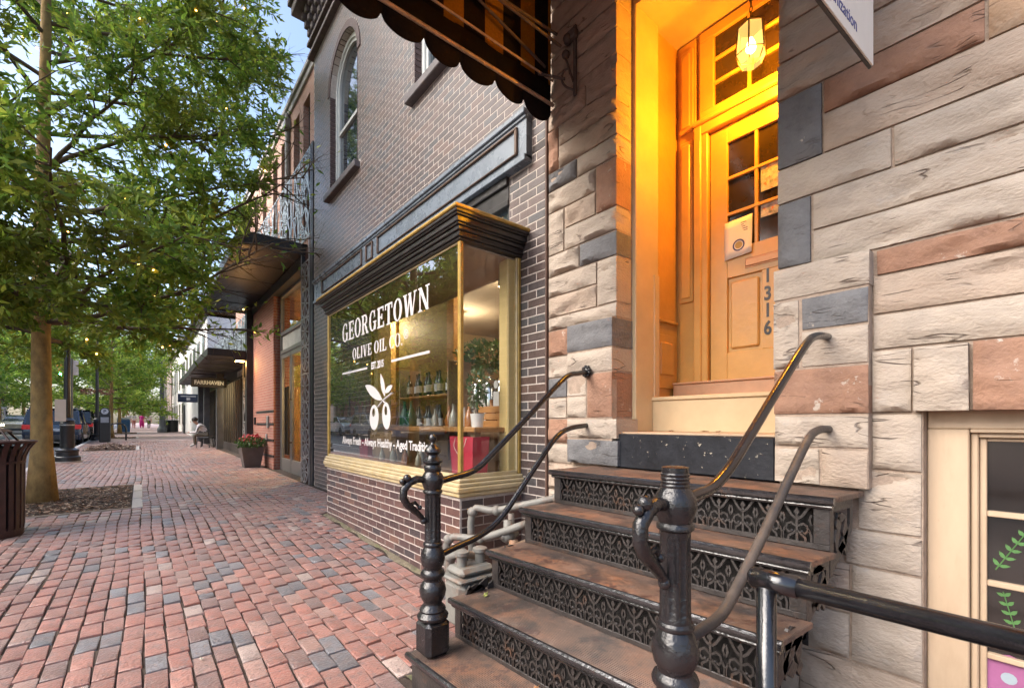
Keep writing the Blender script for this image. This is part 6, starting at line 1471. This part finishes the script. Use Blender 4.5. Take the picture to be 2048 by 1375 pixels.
# lights strung through the big tree
lights = thing('string_lights', 'strings of tiny warm bulbs wound through the large willow oak', 'string lights', TREE)
rl = random.Random(9); bulb_me = MB().ball((0, 0, 0), .013, 8, 6).mesh('bulb', 'all'); bulb_me.materials.append(glow('string_bulb', (1, .45, .10), 5))
idx = rl.sample(range(len(big[3])), 90)
prev = None
for i in idx:
    p = big[3][i]
    link('bulb', bulb_me, None, lights, (float(p[0]), float(p[1]), float(p[2]) - .03))
wire = MB(); cur = [Vector(big[3][i]) for i in idx]; cur.sort(key=lambda v: v.z)
for a, b in zip(cur[::1], cur[1::1]):
    if (a - b).length < 1.2: wire.tube([a - Vector((0, 0, .02)), (a + b) / 2 - Vector((0, 0, .08)), b - Vector((0, 0, .02))], .002, 3, False)
wire.build('wire', m_barkdk, lights)['kind'] = 'stuff'

# ------------------------------------------------------------------ street furniture
m_cast = mat('street_iron_black', (.016, .017, .02), .32, var=.3, scale=10, bump=.15, bscale=50, spec=.7); m_can = mat('litter_bin_brown', (.045, .020, .018), .5, var=.3, scale=14, bump=.3, bscale=60)
def lamp_post(label, x, y, scale=1, m=m_cast, basket=False, h=4.4):
    t = thing('street_lamp', label, 'street lamp', (x, y, ground(y))); t.scale = (scale,) * 3
    MB().lathe([(.26, 0), (.26, .03)], n=16).build('footing', m_granite, t)
    MB().lathe([(.24, .03), (.24, .13), (.22, .15), (.20, .155), (.20, .25), (.215, .27), (.215, .30), (.16, .33), (.13, .34), (.13, .9), (.14, .93), (.12, .98), (.15, 1.0), (.12, 1.03), (.09, 1.06)], n=20, flute=lambda k, z: .93 if (k % 2 and .34 < z < .9) else 1).build('base', m, t, 35)
    MB().lathe([(.07, 1.04), (.062, 2.0), (.05, h)], n=16).lathe([(.08, h - .05), (.09, h), (.05, h + .04)], n=16).build('pole', m, t, 40)
    MB().lathe([(.06, h + .03), (.15, h + .12), (.19, h + .45), (.12, h + .62), (.03, h + .78)], n=12).build('globe', mat('lamp_globe', (.75, .72, .66), .3, bump=0), t, 'all')
    if basket:
        for s in (-1, 1):
            b = MB().tube([(0, 0, 2.45), (s * .3, 0, 2.5)], .015, 6).build('basket_arm', m, t)
            o = bush('hanging_basket', t, mat('basket_flower', (.24, .09, .06), .7, var=.4, scale=20, bump=0), 260, .32, .34, 2.12, .10, 30 + s); o.location = (s * .30, 0, 0)
    return t
lp = lamp_post('black street lamp with a stout fluted base behind the nearest tree', -1.52, 17.0, 1.12)
MB().box(-.20, -.01, -.15, -.147, .98, 1.5).build('taped_notice', m_paper, lp); MB().lathe([(.134, .88), (.134, .92)], n=16).build('steel_strap', mat('galvanised_steel'), lp)
lamp_post('street lamp with red flower baskets behind the parking kiosk', -1.72, 31.5, 1.1, basket=True, h=5.2)
lamp_post('street lamp across the street reflected in the bay', -10.6, 23, 1.1)
lamp_post('second lamp across the street, beside the row houses', -10.6, 40, 1.1)
tp_ = thing('tall_pole', 'tall grey steel pole standing by the white house', 'pole', (1.35, 46, ground(46)))
MB().lathe([(.32, 0), (.32, .25), (.26, .4), (.22, .5), (.20, .6), (.17, 1.6), (.15, 7.4), (.17, 7.45)], n=14).build('shaft', mat('pole_grey', (.16, .17, .19), .5, metal=.3), tp_, 40); MB().lathe([(.34, .25), (.3, .35), (.22, .42)], n=14).build('collar', MATS['pole_grey'], tp_)
sp_ = thing('sign_post', 'thin grey sign post just right of the fluted lamp base', 'sign post', (-1.62, 19.2, ground(19.2))); MB().tube([(0, 0, 0), (0, 0, 3.0)], .032, 10).build('post', mat('post_steel', (.14, .15, .15), .5, metal=.4), sp_); MB().cbox(-.15, .15, -.004, .004, 2.5, 2.95, .002).build('sign_plate', mat('white_ceramic'), sp_)
# litter bin at the left edge
bn = thing('litter_bin', 'dark brown slatted litter bin at the left edge of the picture', 'litter bin', (-1.20, 6.83, ground(6.83)))
MB().lathe([(.26, .0), (.27, .04), (.27, .07), (.25, .09)], n=28).build('base_ring', m_can, bn, 35)
for k in range(26):
    a = 2 * math.pi * k / 26; c, s = math.cos(a), math.sin(a); sl2 = MB()
    prof = [(.255, .05), (.262, .12), (.265, .74), (.275, .80), (.30, .87), (.345, .94)]
    v = []
    for (r_, z) in prof:
        for (dr, dt) in ((0, -.022), (0, .022), (.012, .022), (.012, -.022)): v.append(((r_ + dr) * c - dt * s, (r_ + dr) * s + dt * c, z))
    f = [(4 * i + j, 4 * i + (j + 1) % 4, 4 * i + 4 + (j + 1) % 4, 4 * i + 4 + j) for i in range(5) for j in range(4)] + [(3, 2, 1, 0), (20, 21, 22, 23)]
    sl2.add(v, f).build('slat', m_can, bn)
MB().lathe([(.34, .93), (.365, .94), (.37, .955), (.34, .965), (.33, .95)], n=28).lathe([(.282, .73), (.284, .75), (.27, .76)], n=28).build('rim', m_can, bn, 35); MB().lathe([(.24, .06), (.245, .9)], n=24).build('liner', mat('bin_liner', (.01, .01, .01), .6), bn)
MB().lathe([(.20, 1.05), (.16, 1.075), (.04, 1.09)], n=24).build('rain_cap', mat('cap_brown', (.10, .06, .04), .6), bn, 35); MB().tube([(.2, .2, .95), (.13, .13, 1.06)], .01, 6).tube([(-.2, .2, .95), (-.13, .13, 1.06)], .01, 6).tube([(.2, -.2, .95), (.13, -.13, 1.06)], .01, 6).tube([(-.2, -.2, .95), (-.13, -.13, 1.06)], .01, 6).build('cap_stay', m_can, bn)
# parking kiosk, bike hoops, bins
kk = thing('parking_kiosk', 'black parking pay station with a round white emblem', 'pay station', (-1.35, 29.9, ground(29.9)))
MB().cbox(-.21, .21, -.16, .16, 0, 1.35, .03).build('cabinet', m_cast, kk); MB().prism([(-.20 + .2 + .2 * math.cos(a), 1.42 + .27 * math.sin(a)) for a in [math.pi * i / 10 for i in range(11)]] + [(-.2, 1.352), (.2, 1.352)], 'y', -.14, .14).build('head', m_cast, kk)
MB().add([(.14 * math.cos(a), -.146, 1.50 + .14 * math.sin(a)) for a in [2 * math.pi * i / 20 for i in range(20)]], [tuple(range(20))]).build('emblem', mat('emblem_white', (.65, .68, .72), .5), kk); text_mesh('emblem_letter', 'P', .22, mat('emblem_blue', (.02, .03, .06), .5), kk, frame_matrix((0, -.149, 1.43), (1, 0, 0), (0, 0, 1)), .001, .004, 1, 'CENTER'); MB().box(-.15, .15, -.166, -.161, .95, 1.22).build('screen_panel', mat('panel_grey', (.35, .38, .42), .3), kk)
for i, y in enumerate((31.6, 32.6)):
    h = thing('bike_hoop', ('nearer black bicycle hoop by the parking kiosk', 'farther black bicycle hoop by the parking kiosk')[i], 'bike rack', (-.95, y, ground(y))); MB().tube(smooth_path([(-.35, 0, 0), (-.35, 0, .6), (-.2, 0, .85), (.2, 0, .85), (.35, 0, .6), (.35, 0, 0)], 5), .035, 8).build('hoop', m_cast, h, 'all')
bb = thing('recycling_bin', 'blue recycling bin on the sidewalk before the pedestrians', 'bin', (-1.0, 45.8, ground(45.8))); MB().cbox(-.38, .38, -.35, .35, .05, 1.0, .03).build('bin_body', mat('bin_blue', (.04, .13, .30), .5), bb); MB().cbox(-.40, .40, -.37, .37, 1.0, 1.15, .05).build('bin_lid', mat('bin_lid', (.45, .5, .55), .5), bb)
gb = thing('black_bin', 'black litter bin by the white house wall', 'bin', (2.0, 46.5, ground(46.5))); MB().lathe([(.42, 0), (.45, .9), (.5, .95), (.4, 1.0)], n=14).build('bin_body', m_cast, gb)
# traffic signal far down the road
ts_ = thing('traffic_signal', 'traffic signal showing green down the road beside the lamp post', 'traffic light', (-4.9, 50, ground(50))); MB().tube([(.4, 0, 0), (.4, 0, 5.4)], .09, 8).tube([(.4, 0, 4.9), (0, 0, 4.9)], .05, 6).build('mast', m_cast, ts_); MB().cbox(-.18, .18, -.15, .15, 4.3, 5.4, .03).build('signal_head', mat('signal_yellow', (.5, .3, .03), .5), ts_)
for z, c, s in ((5.2, (.5, .08, .04), .6), (4.85, (.3, .2, .05), .3), (4.5, (.05, 1, .55), 40)): MB().ball((0, -.15, z), .12, 10, 6, (1, .4, 1)).build('lens', glow('signal_lens_%d' % int(z * 100), c, s), ts_)
# planter with flowers
pl_ = thing('flower_planter', 'square grey planter of red flowers by the brick pier', 'planter', (2.12, 12.75, ground(12.75)))
MB().add([(-.17, -.17, 0), (.17, -.17, 0), (.17, .17, 0), (-.17, .17, 0), (-.25, -.25, .50), (.25, -.25, .50), (.25, .25, .50), (-.25, .25, .50), (-.22, -.22, .47), (.22, -.22, .47), (.22, .22, .47), (-.22, .22, .47)], [(0, 3, 2, 1), (0, 1, 5, 4), (1, 2, 6, 5), (2, 3, 7, 6), (3, 0, 4, 7), (8, 9, 10, 11), (4, 5, 9, 8), (5, 6, 10, 9), (6, 7, 11, 10), (7, 4, 8, 11)]).build('pot', mat('planter_grey', (.11, .095, .09), .5, var=.15), pl_)
bush('foliage', pl_, mat('planter_leaf', (.06, .13, .03), .5, var=.3, scale=20, bump=0, transl=.25), 700, .36, .34, .42, .09, 8); bush('flowers', pl_, mat('red_flower', (.50, .06, .07), .6, var=.3, scale=20, bump=0), 150, .26, .26, .56, .07, 9, .9)

# ------------------------------------------------------------------ cars
m_tyre = mat('tyre', (.015, .015, .015), .85); m_rim = mat('wheel_rim', (.4, .4, .42), .3, metal=.8, bump=0); m_carglass = mat('car_glass', (.02, .025, .03), .05, bump=0, spec=.8); m_tail = mat('tail_lamp', (.22, .01, .015), .3, bump=0, emit=(1, .05, .05), estr=.05); m_head = mat('head_lamp', (.8, .8, .78), .2, bump=0)
def car_proto(name, paint, suv):
    t = empty(name); L_, W_ = (2.35, .93) if suv else (2.3, .90); H = 1.70 if suv else 1.45
    prof_b = [(-L_, .42), (-L_ - .03, .65), (-L_ + .02, .95), (-L_ + .9 if False else -1.2, 1.02), (1.0, 1.0), (1.9, .90), (L_, .72), (L_ + .02, .42), (L_ - .1, .28), (-L_ + .1, .28)]
    def loft(prof, w0, w1):
        mb = MB(); n = len(prof); secs = [(-w0, .94), (-w0 * 1.0 - .0, 1), (-w0 * .6, 1.01), (w0 * .6, 1.01), (w0, 1), (w0, .94)]
        ys = [(-w0, .96, .0), (-w0 + .06, 1, .03), (0, 1.01, .04), (w0 - .06, 1, .03), (w0, .96, .0)]
        for (y, k, dz) in ys:
            for (x, z) in prof: mb.v.append((y, x * (k if abs(x) > 1.5 else 1), z + (dz if z > .6 else 0)))
        for i in range(len(ys) - 1):
            for j in range(n): mb.f.append((i * n + j, i * n + (j + 1) % n, (i + 1) * n + (j + 1) % n, (i + 1) * n + j))
        mb.f += [tuple(range(n))[::-1], tuple(range((len(ys) - 1) * n, len(ys) * n))]; return mb
    body = loft(prof_b, W_, W_).build('body', paint, t, 30)
    back = -L_ + .08 if suv else -1.75
    cab = [(back, 1.0), (back + .22, H - .08), (back + .5, H), (.1, H), (.45, H - .05), (1.15, 1.0)]
    mb = MB(); n = len(cab)
    for (y, zk) in ((-W_ + .03, 0), (-W_ + .16, 1), (W_ - .16, 1), (W_ - .03, 0)):
        for (x, z) in cab: mb.v.append(((y if z < 1.1 else y * (.86 if zk == 0 else .92)), x, z))
    for i in range(3):
        for j in range(n): mb.f.append((i * n + j, i * n + (j + 1) % n, (i + 1) * n + (j + 1) % n, (i + 1) * n + j))
    mb.f += [tuple(range(n))[::-1], tuple(range(3 * n, 4 * n))]; mb.build('cabin_glass', m_carglass, t, 30)
    rf_ = MB(); rf_.cbox(-W_ * .84, W_ * .84, back + .35, .25, H - .015, H + .03, .015)
    for s in (-1, 1):
        rf_.tube([(s * W_ * .84, back + .3, H - .05), (s * (W_ - .05), back + .02, 1.0)], .05, 6); rf_.tube([(s * W_ * .83, .35, H - .03), (s * (W_ - .06), 1.12, 1.0)], .035, 6); rf_.tube([(s * W_ * .87, -.55, H - .02), (s * (W_ - .03), -.55, 1.0)], .035, 6)
        rf_.tube([(s * W_ * .8, back + .4, H + .06), (s * W_ * .8, .2, H + .06)], .018, 6)
    rf_.build('roof', paint, t, 30)
    for s in (-1, 1):
        for y in (-1.42, 1.42):
            w = MB(); M = Matrix.Translation((s * (W_ - .10), y, .34)) @ Matrix.Rotation(math.pi / 2, 4, 'Y')
            w.lathe([(.22, -.11), (.32, -.11), (.345, -.06), (.345, .06), (.32, .11), (.22, .11)], n=18).moved(M); wo = w.build('wheel', m_tyre, t, 40)
            q = MB(); q.lathe([(.02, .105 * s), (.20, .10 * s), (.225, .085 * s)], n=14).moved(M); q.build('rim', m_rim, wo)
        MB().cbox(*sorted((s * (W_ - .30), s * (W_ + .005))), -L_ - .035, -L_ + .25, .78, .98, .02).build('tail_lamp', m_tail, t); MB().cbox(*sorted((s * (W_ - .34), s * (W_ - .02))), L_ - .12, L_ + .03, .64, .76, .02).build('head_lamp', m_head, t)
        MB().cbox(*sorted((s * (W_ + .0), s * (W_ + .17))), .78, .86, .98, 1.10, .02).build('wing_mirror', paint, t)
    MB().cbox(-W_ * .9, W_ * .9, -L_ - .07, -L_ + .1, .30, .52, .03).build('rear_bumper', mat('bumper_grey', (.06, .06, .065), .5), t); MB().cbox(-W_ * .9, W_ * .9, L_ - .1, L_ + .06, .28, .46, .03).build('front_bumper', MATS['bumper_grey'], t)
    MB().cbox(-.26, .26, -L_ - .05, -L_ - .02, .68, .80, .004).build('number_plate', MATS['emblem_white'], t)
    return t
def paint(name, c): return mat(name, c, .25, metal=.3, var=.03, bump=0, coat=.8)
cars = {'suv_blue': car_proto('parked_car', paint('paint_blue', (.035, .055, .10)), True)}
def place(proto, label, x, y, rz, group, z=-.135, pm=None):
    c = copy_tree(proto); c.location = (x, y, ground(y) + z); c.rotation_euler = (0, 0, rz); tag(c, label, 'car', group)
    if pm:
        for ch in c.children:
            if ch.name.split('.')[0] in ('body', 'roof', 'wing_mirror'):
                ch.data = ch.data.copy(); ch.data.materials.clear(); ch.data.materials.append(pm)
    return c
sedan = car_proto('parked_car', paint('paint_white', (.72, .72, .72)), False)
tag(cars['suv_blue'], 'dark blue sport utility car parked at the kerb, rear towards the camera', 'car', 'cars along the kerb'); cars['suv_blue'].location = (-3.05, 31.0, ground(31) - .135)
for i, (y, pc, lab, sv) in enumerate(((37.0, (.03, .03, .033), 'black car parked just beyond the dark blue one', True), (42.6, (.35, .36, .38), 'silver car third in the parked row', False), (48.5, (.10, .11, .13), 'grey car fourth in the parked row', True))):
    place(cars['suv_blue'] if sv else sedan, lab, -3.0, y, 0, 'cars along the kerb', pm=paint('paint_row_%d' % i, pc))
tag(sedan, 'white car parked across the street, reflected in the bay glass', 'car', 'cars across the street'); sedan.location = (-9.35, 37.5, ground(37.5) - .135); sedan.rotation_euler = (0, 0, math.pi)
place(cars['suv_blue'], 'silver-blue car parked across the street behind the reflected white one', -9.35, 31.5, math.pi, 'cars across the street', pm=paint('paint_silverblue', (.4, .43, .48)))
place(sedan, 'second white car parked across the street', -9.35, 25.5, math.pi, 'cars across the street')
onc = place(sedan, 'pale oncoming car with its headlights on in the far lane', -7.4, 53, math.pi, 'cars on the road', pm=paint('paint_beige', (.55, .47, .38)))
for ch in onc.children:
    if ch.name.startswith('head_lamp'): ch.data = ch.data.copy(); ch.data.materials.clear(); ch.data.materials.append(glow('headlight_glow', (1, .82, .55), 18))

# ------------------------------------------------------------------ people
def figure(name, label, joints, bones, mats, loc, rz=0, s=1, group=None):
    """joints: name -> (x,y,z,r); bones: (a,b,material index); one continuous skinned body"""
    keys = list(joints); me = bpy.data.meshes.new('body'); me.from_pydata([joints[k][:3] for k in keys], [(keys.index(a), keys.index(b)) for a, b, _ in bones], [])
    o = bpy.data.objects.new('body', me); COL.objects.link(o); sk = o.modifiers.new('skin', 'SKIN'); sk.use_smooth_shade = True
    for i, k in enumerate(keys): me.skin_vertices[0].data[i].radius = (joints[k][3], joints[k][3] * (1.25 if k in ('chest', 'pelvis', 'belly') and False else 1))
    me.skin_vertices[0].data[keys.index('pelvis')].use_root = True
    sb = o.modifiers.new('sub', 'SUBSURF'); sb.levels = 2; sb.render_levels = 2
    dg = bpy.context.evaluated_depsgraph_get(); dg.update(); m2 = bpy.data.meshes.new_from_object(o.evaluated_get(dg)); bpy.data.objects.remove(o)
    m2.materials.clear()
    for m in mats: m2.materials.append(m)
    segs = [(Vector(joints[a][:3]), Vector(joints[b][:3]), mi) for a, b, mi in bones]
    for p in m2.polygons:
        best = None
        for a, b, mi in segs:
            ab = b - a; t = max(0, min(1, (p.center - a).dot(ab) / max(1e-9, ab.length_squared))); d = (a + ab * t - p.center).length
            if best is None or d < best[0]: best = (d, mi)
        p.material_index = best[1]; p.use_smooth = True
    t = thing('person', label, 'person', loc, rz, group); t.scale = (s,) * 3
    link('body', m2, None, t); return t
m_skin = mat('skin', (.45, .26, .18), .5, bump=0, var=.03); m_hair = mat('hair_dark', (.015, .012, .010), .6, bump=.2); m_shirt = mat('shirt_white', (.62, .60, .62), .8, bump=.1); m_trous = mat('trousers_khaki', (.17, .15, .12), .85, bump=.1); m_shoe = mat('shoe_white', (.5, .5, .5), .6)
def limb_hand(J, B, side, wrist, tip, mi):
    """five short finger chains from the palm"""
    w = Vector(wrist); d = (Vector(tip) - w).normalized(); s_ = d.cross(Vector((0, 0, 1))).normalized()
    pm = w + d * .07; J['palm' + side] = (*pm, .026); B.append(('wrist' + side, 'palm' + side, mi))
    for k, (o_, L_) in enumerate(((-.028, .055), (-.010, .075), (.008, .08), (.025, .07), (.045, .05))):
        b = pm + s_ * o_ * .8 + d * (.02 if k < 4 else -.03); e = b + d * L_ + Vector((0, 0, -.015)) + s_ * (.02 if k == 4 else 0)
        J['k%d%s' % (k, side)] = (*b, .010); J['t%d%s' % (k, side)] = (*e, .007); B.append(('palm' + side, 'k%d%s' % (k, side), mi)); B.append(('k%d%s' % (k, side), 't%d%s' % (k, side), mi))
# seated man, facing +Y... leaning over a phone (local: forward = +Y)
J = {'pelvis': (0, 0, .50, .15), 'belly': (0, .10, .66, .145), 'chest': (0, .27, .82, .155), 'neckb': (0, .40, .96, .07), 'neck': (0, .46, 1.0, .055), 'head': (0, .52, 1.08, .088), 'crown': (0, .55, 1.17, .085)}
B = [('pelvis', 'belly', 1), ('belly', 'chest', 0), ('chest', 'neckb', 0), ('neckb', 'neck', 2), ('neck', 'head', 2), ('head', 'crown', 3)]
for s, n in ((-1, 'L'), (1, 'R')):
    J.update({'sh' + n: (s * .19, .36, .90, .068), 'el' + n: (s * .22, .42, .62, .05), 'wrist' + n: (s * .07, .68, .60, .032), 'hip' + n: (s * .10, .08, .47, .105), 'knee' + n: (s * .14, .52, .50, .075), 'ank' + n: (s * .14, .50, .09, .045), 'toe' + n: (s * .15, .68, .04, .04)})
    B += [('chest', 'sh' + n, 0), ('sh' + n, 'el' + n, 0), ('el' + n, 'wrist' + n, 0), ('pelvis', 'hip' + n, 1), ('hip' + n, 'knee' + n, 1), ('knee' + n, 'ank' + n, 1), ('ank' + n, 'toe' + n, 4)]
    limb_hand(J, B, n, J['wrist' + n][:3], (s * .0, .9, .60), 2)
MANX, MANY = 2.30, 23.5
man = figure('person', 'man in a white shirt and khaki trousers sitting hunched over a phone', J, B, [m_shirt, m_trous, m_skin, m_hair, m_shoe], (MANX, MANY, ground(MANY)), 1.42)
hd = MB(); hd.ball((0, .535, 1.135), .108, 14, 10, (.95, 1.05, 1.0)); hd.v = [p for p in hd.v]
hm = hd.build('hair', m_hair, man, 'all'); hm.location = (0, -.025, .022)
fc = MB(); fc.ball((0, .655, 1.06), .018, 8, 6, (.8, 1.1, 1.2)); fc.ball((-.088, .53, 1.07), .022, 8, 6, (.5, .8, 1.2)); fc.ball((.088, .53, 1.07), .022, 8, 6, (.5, .8, 1.2)); fc.build('face', m_skin, man, 'all')
ph = thing('phone', 'phone held in the hands of the seated man', 'phone', (MANX - .75, MANY + .11, ground(MANY) + .63), 1.42); MB().cbox(-.04, .04, -.075, .075, 0, .01, .003).build('phone_body', m_cast, ph)
ch = thing('metal_chair', 'light metal bistro chair under the seated man', 'chair', (MANX, MANY, ground(MANY)), 1.42)
MB().cbox(-.22, .22, -.20, .24, .40, .43, .008).build('seat', m_cast, ch)
for (x, y) in ((-.2, -.2), (.2, -.2), (-.2, .22), (.2, .22)): MB().tube([(x, y, .40), (x * 1.15, y * 1.15, 0)], .014, 8).build('leg', m_cast, ch)
bk2 = MB(); bk2.tube(smooth_path([(-.2, -.2, .42), (-.2, -.26, .7), (-.1, -.30, .86), (.1, -.30, .86), (.2, -.26, .7), (.2, -.2, .42)], 4), .013, 8); bk2.tube([(-.2, -.27, .66), (.2, -.27, .66)], .01, 6); bk2.build('backrest', m_cast, ch)
ch2 = copy_tree(ch); ch2.location = (2.05, 22.4, ground(22.4)); ch2.rotation_euler = (0, 0, -.4); ch2['label'] = 'empty metal bistro chair behind the seated man'
def stander(label, loc, rz, top, legs, hair, dress=False, s=1.0, stride=.14, sleeve=None):
    J = {'pelvis': (0, 0, .95, .13), 'belly': (0, 0, 1.10, .12), 'chest': (0, 0, 1.30, .14), 'neckb': (0, 0, 1.46, .06), 'neck': (0, .01, 1.52, .05), 'head': (0, .02, 1.60, .085), 'crown': (0, .01, 1.68, .08)}
    B = [('pelvis', 'belly', 0), ('belly', 'chest', 0), ('chest', 'neckb', 0), ('neckb', 'neck', 2), ('neck', 'head', 2), ('head', 'crown', 3)]
    for s_, n in ((-1, 'L'), (1, 'R')):
        st = stride * s_
        J.update({'sh' + n: (s_ * .18, 0, 1.40, .06), 'el' + n: (s_ * .23, -st * .5, 1.12, .045), 'wrist' + n: (s_ * .22, -st + .08, .90, .03), 'hip' + n: (s_ * .09, 0, .88, .10 if not dress else .14), 'knee' + n: (s_ * .09, st * .6, .48, .07 if not dress else .13), 'ank' + n: (s_ * .09, st, .08, .042), 'toe' + n: (s_ * .09, st + .14, .035, .035)})
        B += [('chest', 'sh' + n, 0), ('sh' + n, 'el' + n, 0 if sleeve is None else sleeve), ('el' + n, 'wrist' + n, 2), ('pelvis', 'hip' + n, 1), ('hip' + n, 'knee' + n, 1), ('knee' + n, 'ank' + n, 1), ('ank' + n, 'toe' + n, 4)]
        limb_hand(J, B, n, J['wrist' + n][:3], (s_ * .22, -st + .1, .7), 2)
    return figure('person', label, J, B, [top, legs, m_skin, hair, m_shoe], loc, rz, s, 'people walking far down the sidewalk')
m_pink = mat('dress_magenta', (.50, .02, .22), .7, bump=.1); m_cream2 = mat('jacket_cream', (.55, .52, .47), .8); m_dktr = mat('trousers_dark', (.03, .03, .035), .8); m_brownh = mat('hair_brown', (.08, .045, .02), .6); m_coral = mat('trousers_coral', (.40, .16, .14), .8)
stander('woman in a bright magenta dress walking far down the sidewalk', (.12, 64.5, ground(64.5)), 3.0, m_pink, m_pink, m_brownh, True)
stander('person in a cream jacket and dark trousers right of the magenta dress', (.75, 66, ground(66)), .1, m_cream2, m_dktr, m_hair)
stander('person in white top and coral trousers left of the magenta dress', (-.55, 63, ground(63)), 3.3, m_shirt, m_coral, m_brownh)
stander('second person in white by the blue bin, left of the others', (-.95, 62, ground(62)), 3.1, m_shirt, m_shirt, m_hair)

# ------------------------------------------------------------------ fallen leaves
def fallen(label, x, y, z, s, rz, m):
    mb = MB(); pts = []
    for k in range(14):
        a = 2 * math.pi * k / 14; r_ = s * (1 if k % 2 == 0 else .55) * (1 + .25 * math.cos(a)); pts.append((r_ * math.cos(a) * 1.3, r_ * math.sin(a) * .8, .002 + .004 * math.sin(3 * a)))
    mb.add([(0, 0, .004)] + pts, [(0, 1 + k, 1 + (k + 1) % 14) for k in range(14)]); mb.tube([(s * 1.3, 0, .003), (s * 2.0, .2 * s, .004)], .0012, 4)
    o = mb.build('fallen_leaf', m); o.location = (x, y, z); o.rotation_euler = (.06, -.05, rz); return tag(o, label, 'leaf', 'fallen leaves')
m_yl = mat('leaf_yellow_green', (.28, .30, .08), .7, var=.2, bump=.1); m_pale = mat('leaf_pale', (.40, .38, .30), .7, var=.2, bump=.1)
fallen('yellow-green leaf lying on the second iron step', 1.40, 1.93, .345, .022, .5, m_yl); fallen('pale grey leaf on the brick pavers left of the steps', .62, 2.15, ground(2.15) + .008, .024, 1.0, m_pale)
for i, (x, y, lab) in enumerate(((.1, 2.6, 'small tan leaf fragment on the pavers at the bottom'), (.25, 2.9, 'small tan leaf on the pavers further up'), (-.1, 2.35, 'tan leaf near the bottom edge of the pavers'), (.95, 3.0, 'brown leaf near the foot of the left newel post'))): fallen(lab, x, y, ground(y) + .008, .012, i * 1.7, (m_pale, m_pale, m_yl, m_deadleaf)[i])
for i, (x, y) in enumerate(((2.66, 1.62), (2.66, 1.38), (2.64, 1.30))): fallen(('curled brown leaf on the doorway sill, left', 'curled brown leaf on the doorway sill, middle', 'curled brown leaf on the doorway sill, right')[i], x, y, 1.196, .018, i * 2.0, m_deadleaf)
for i, (x, y) in enumerate(((1.24, 1.37), (1.235, 1.33), (1.24, 1.29))): fallen(('orange leaf caught against the lowest riser, left', 'orange leaf caught against the lowest riser, middle', 'orange leaf caught against the lowest riser, right')[i], x, y, .165, .016, i * 2.2, mat('leaf_orange', (.42, .2, .08), .7, var=.2))
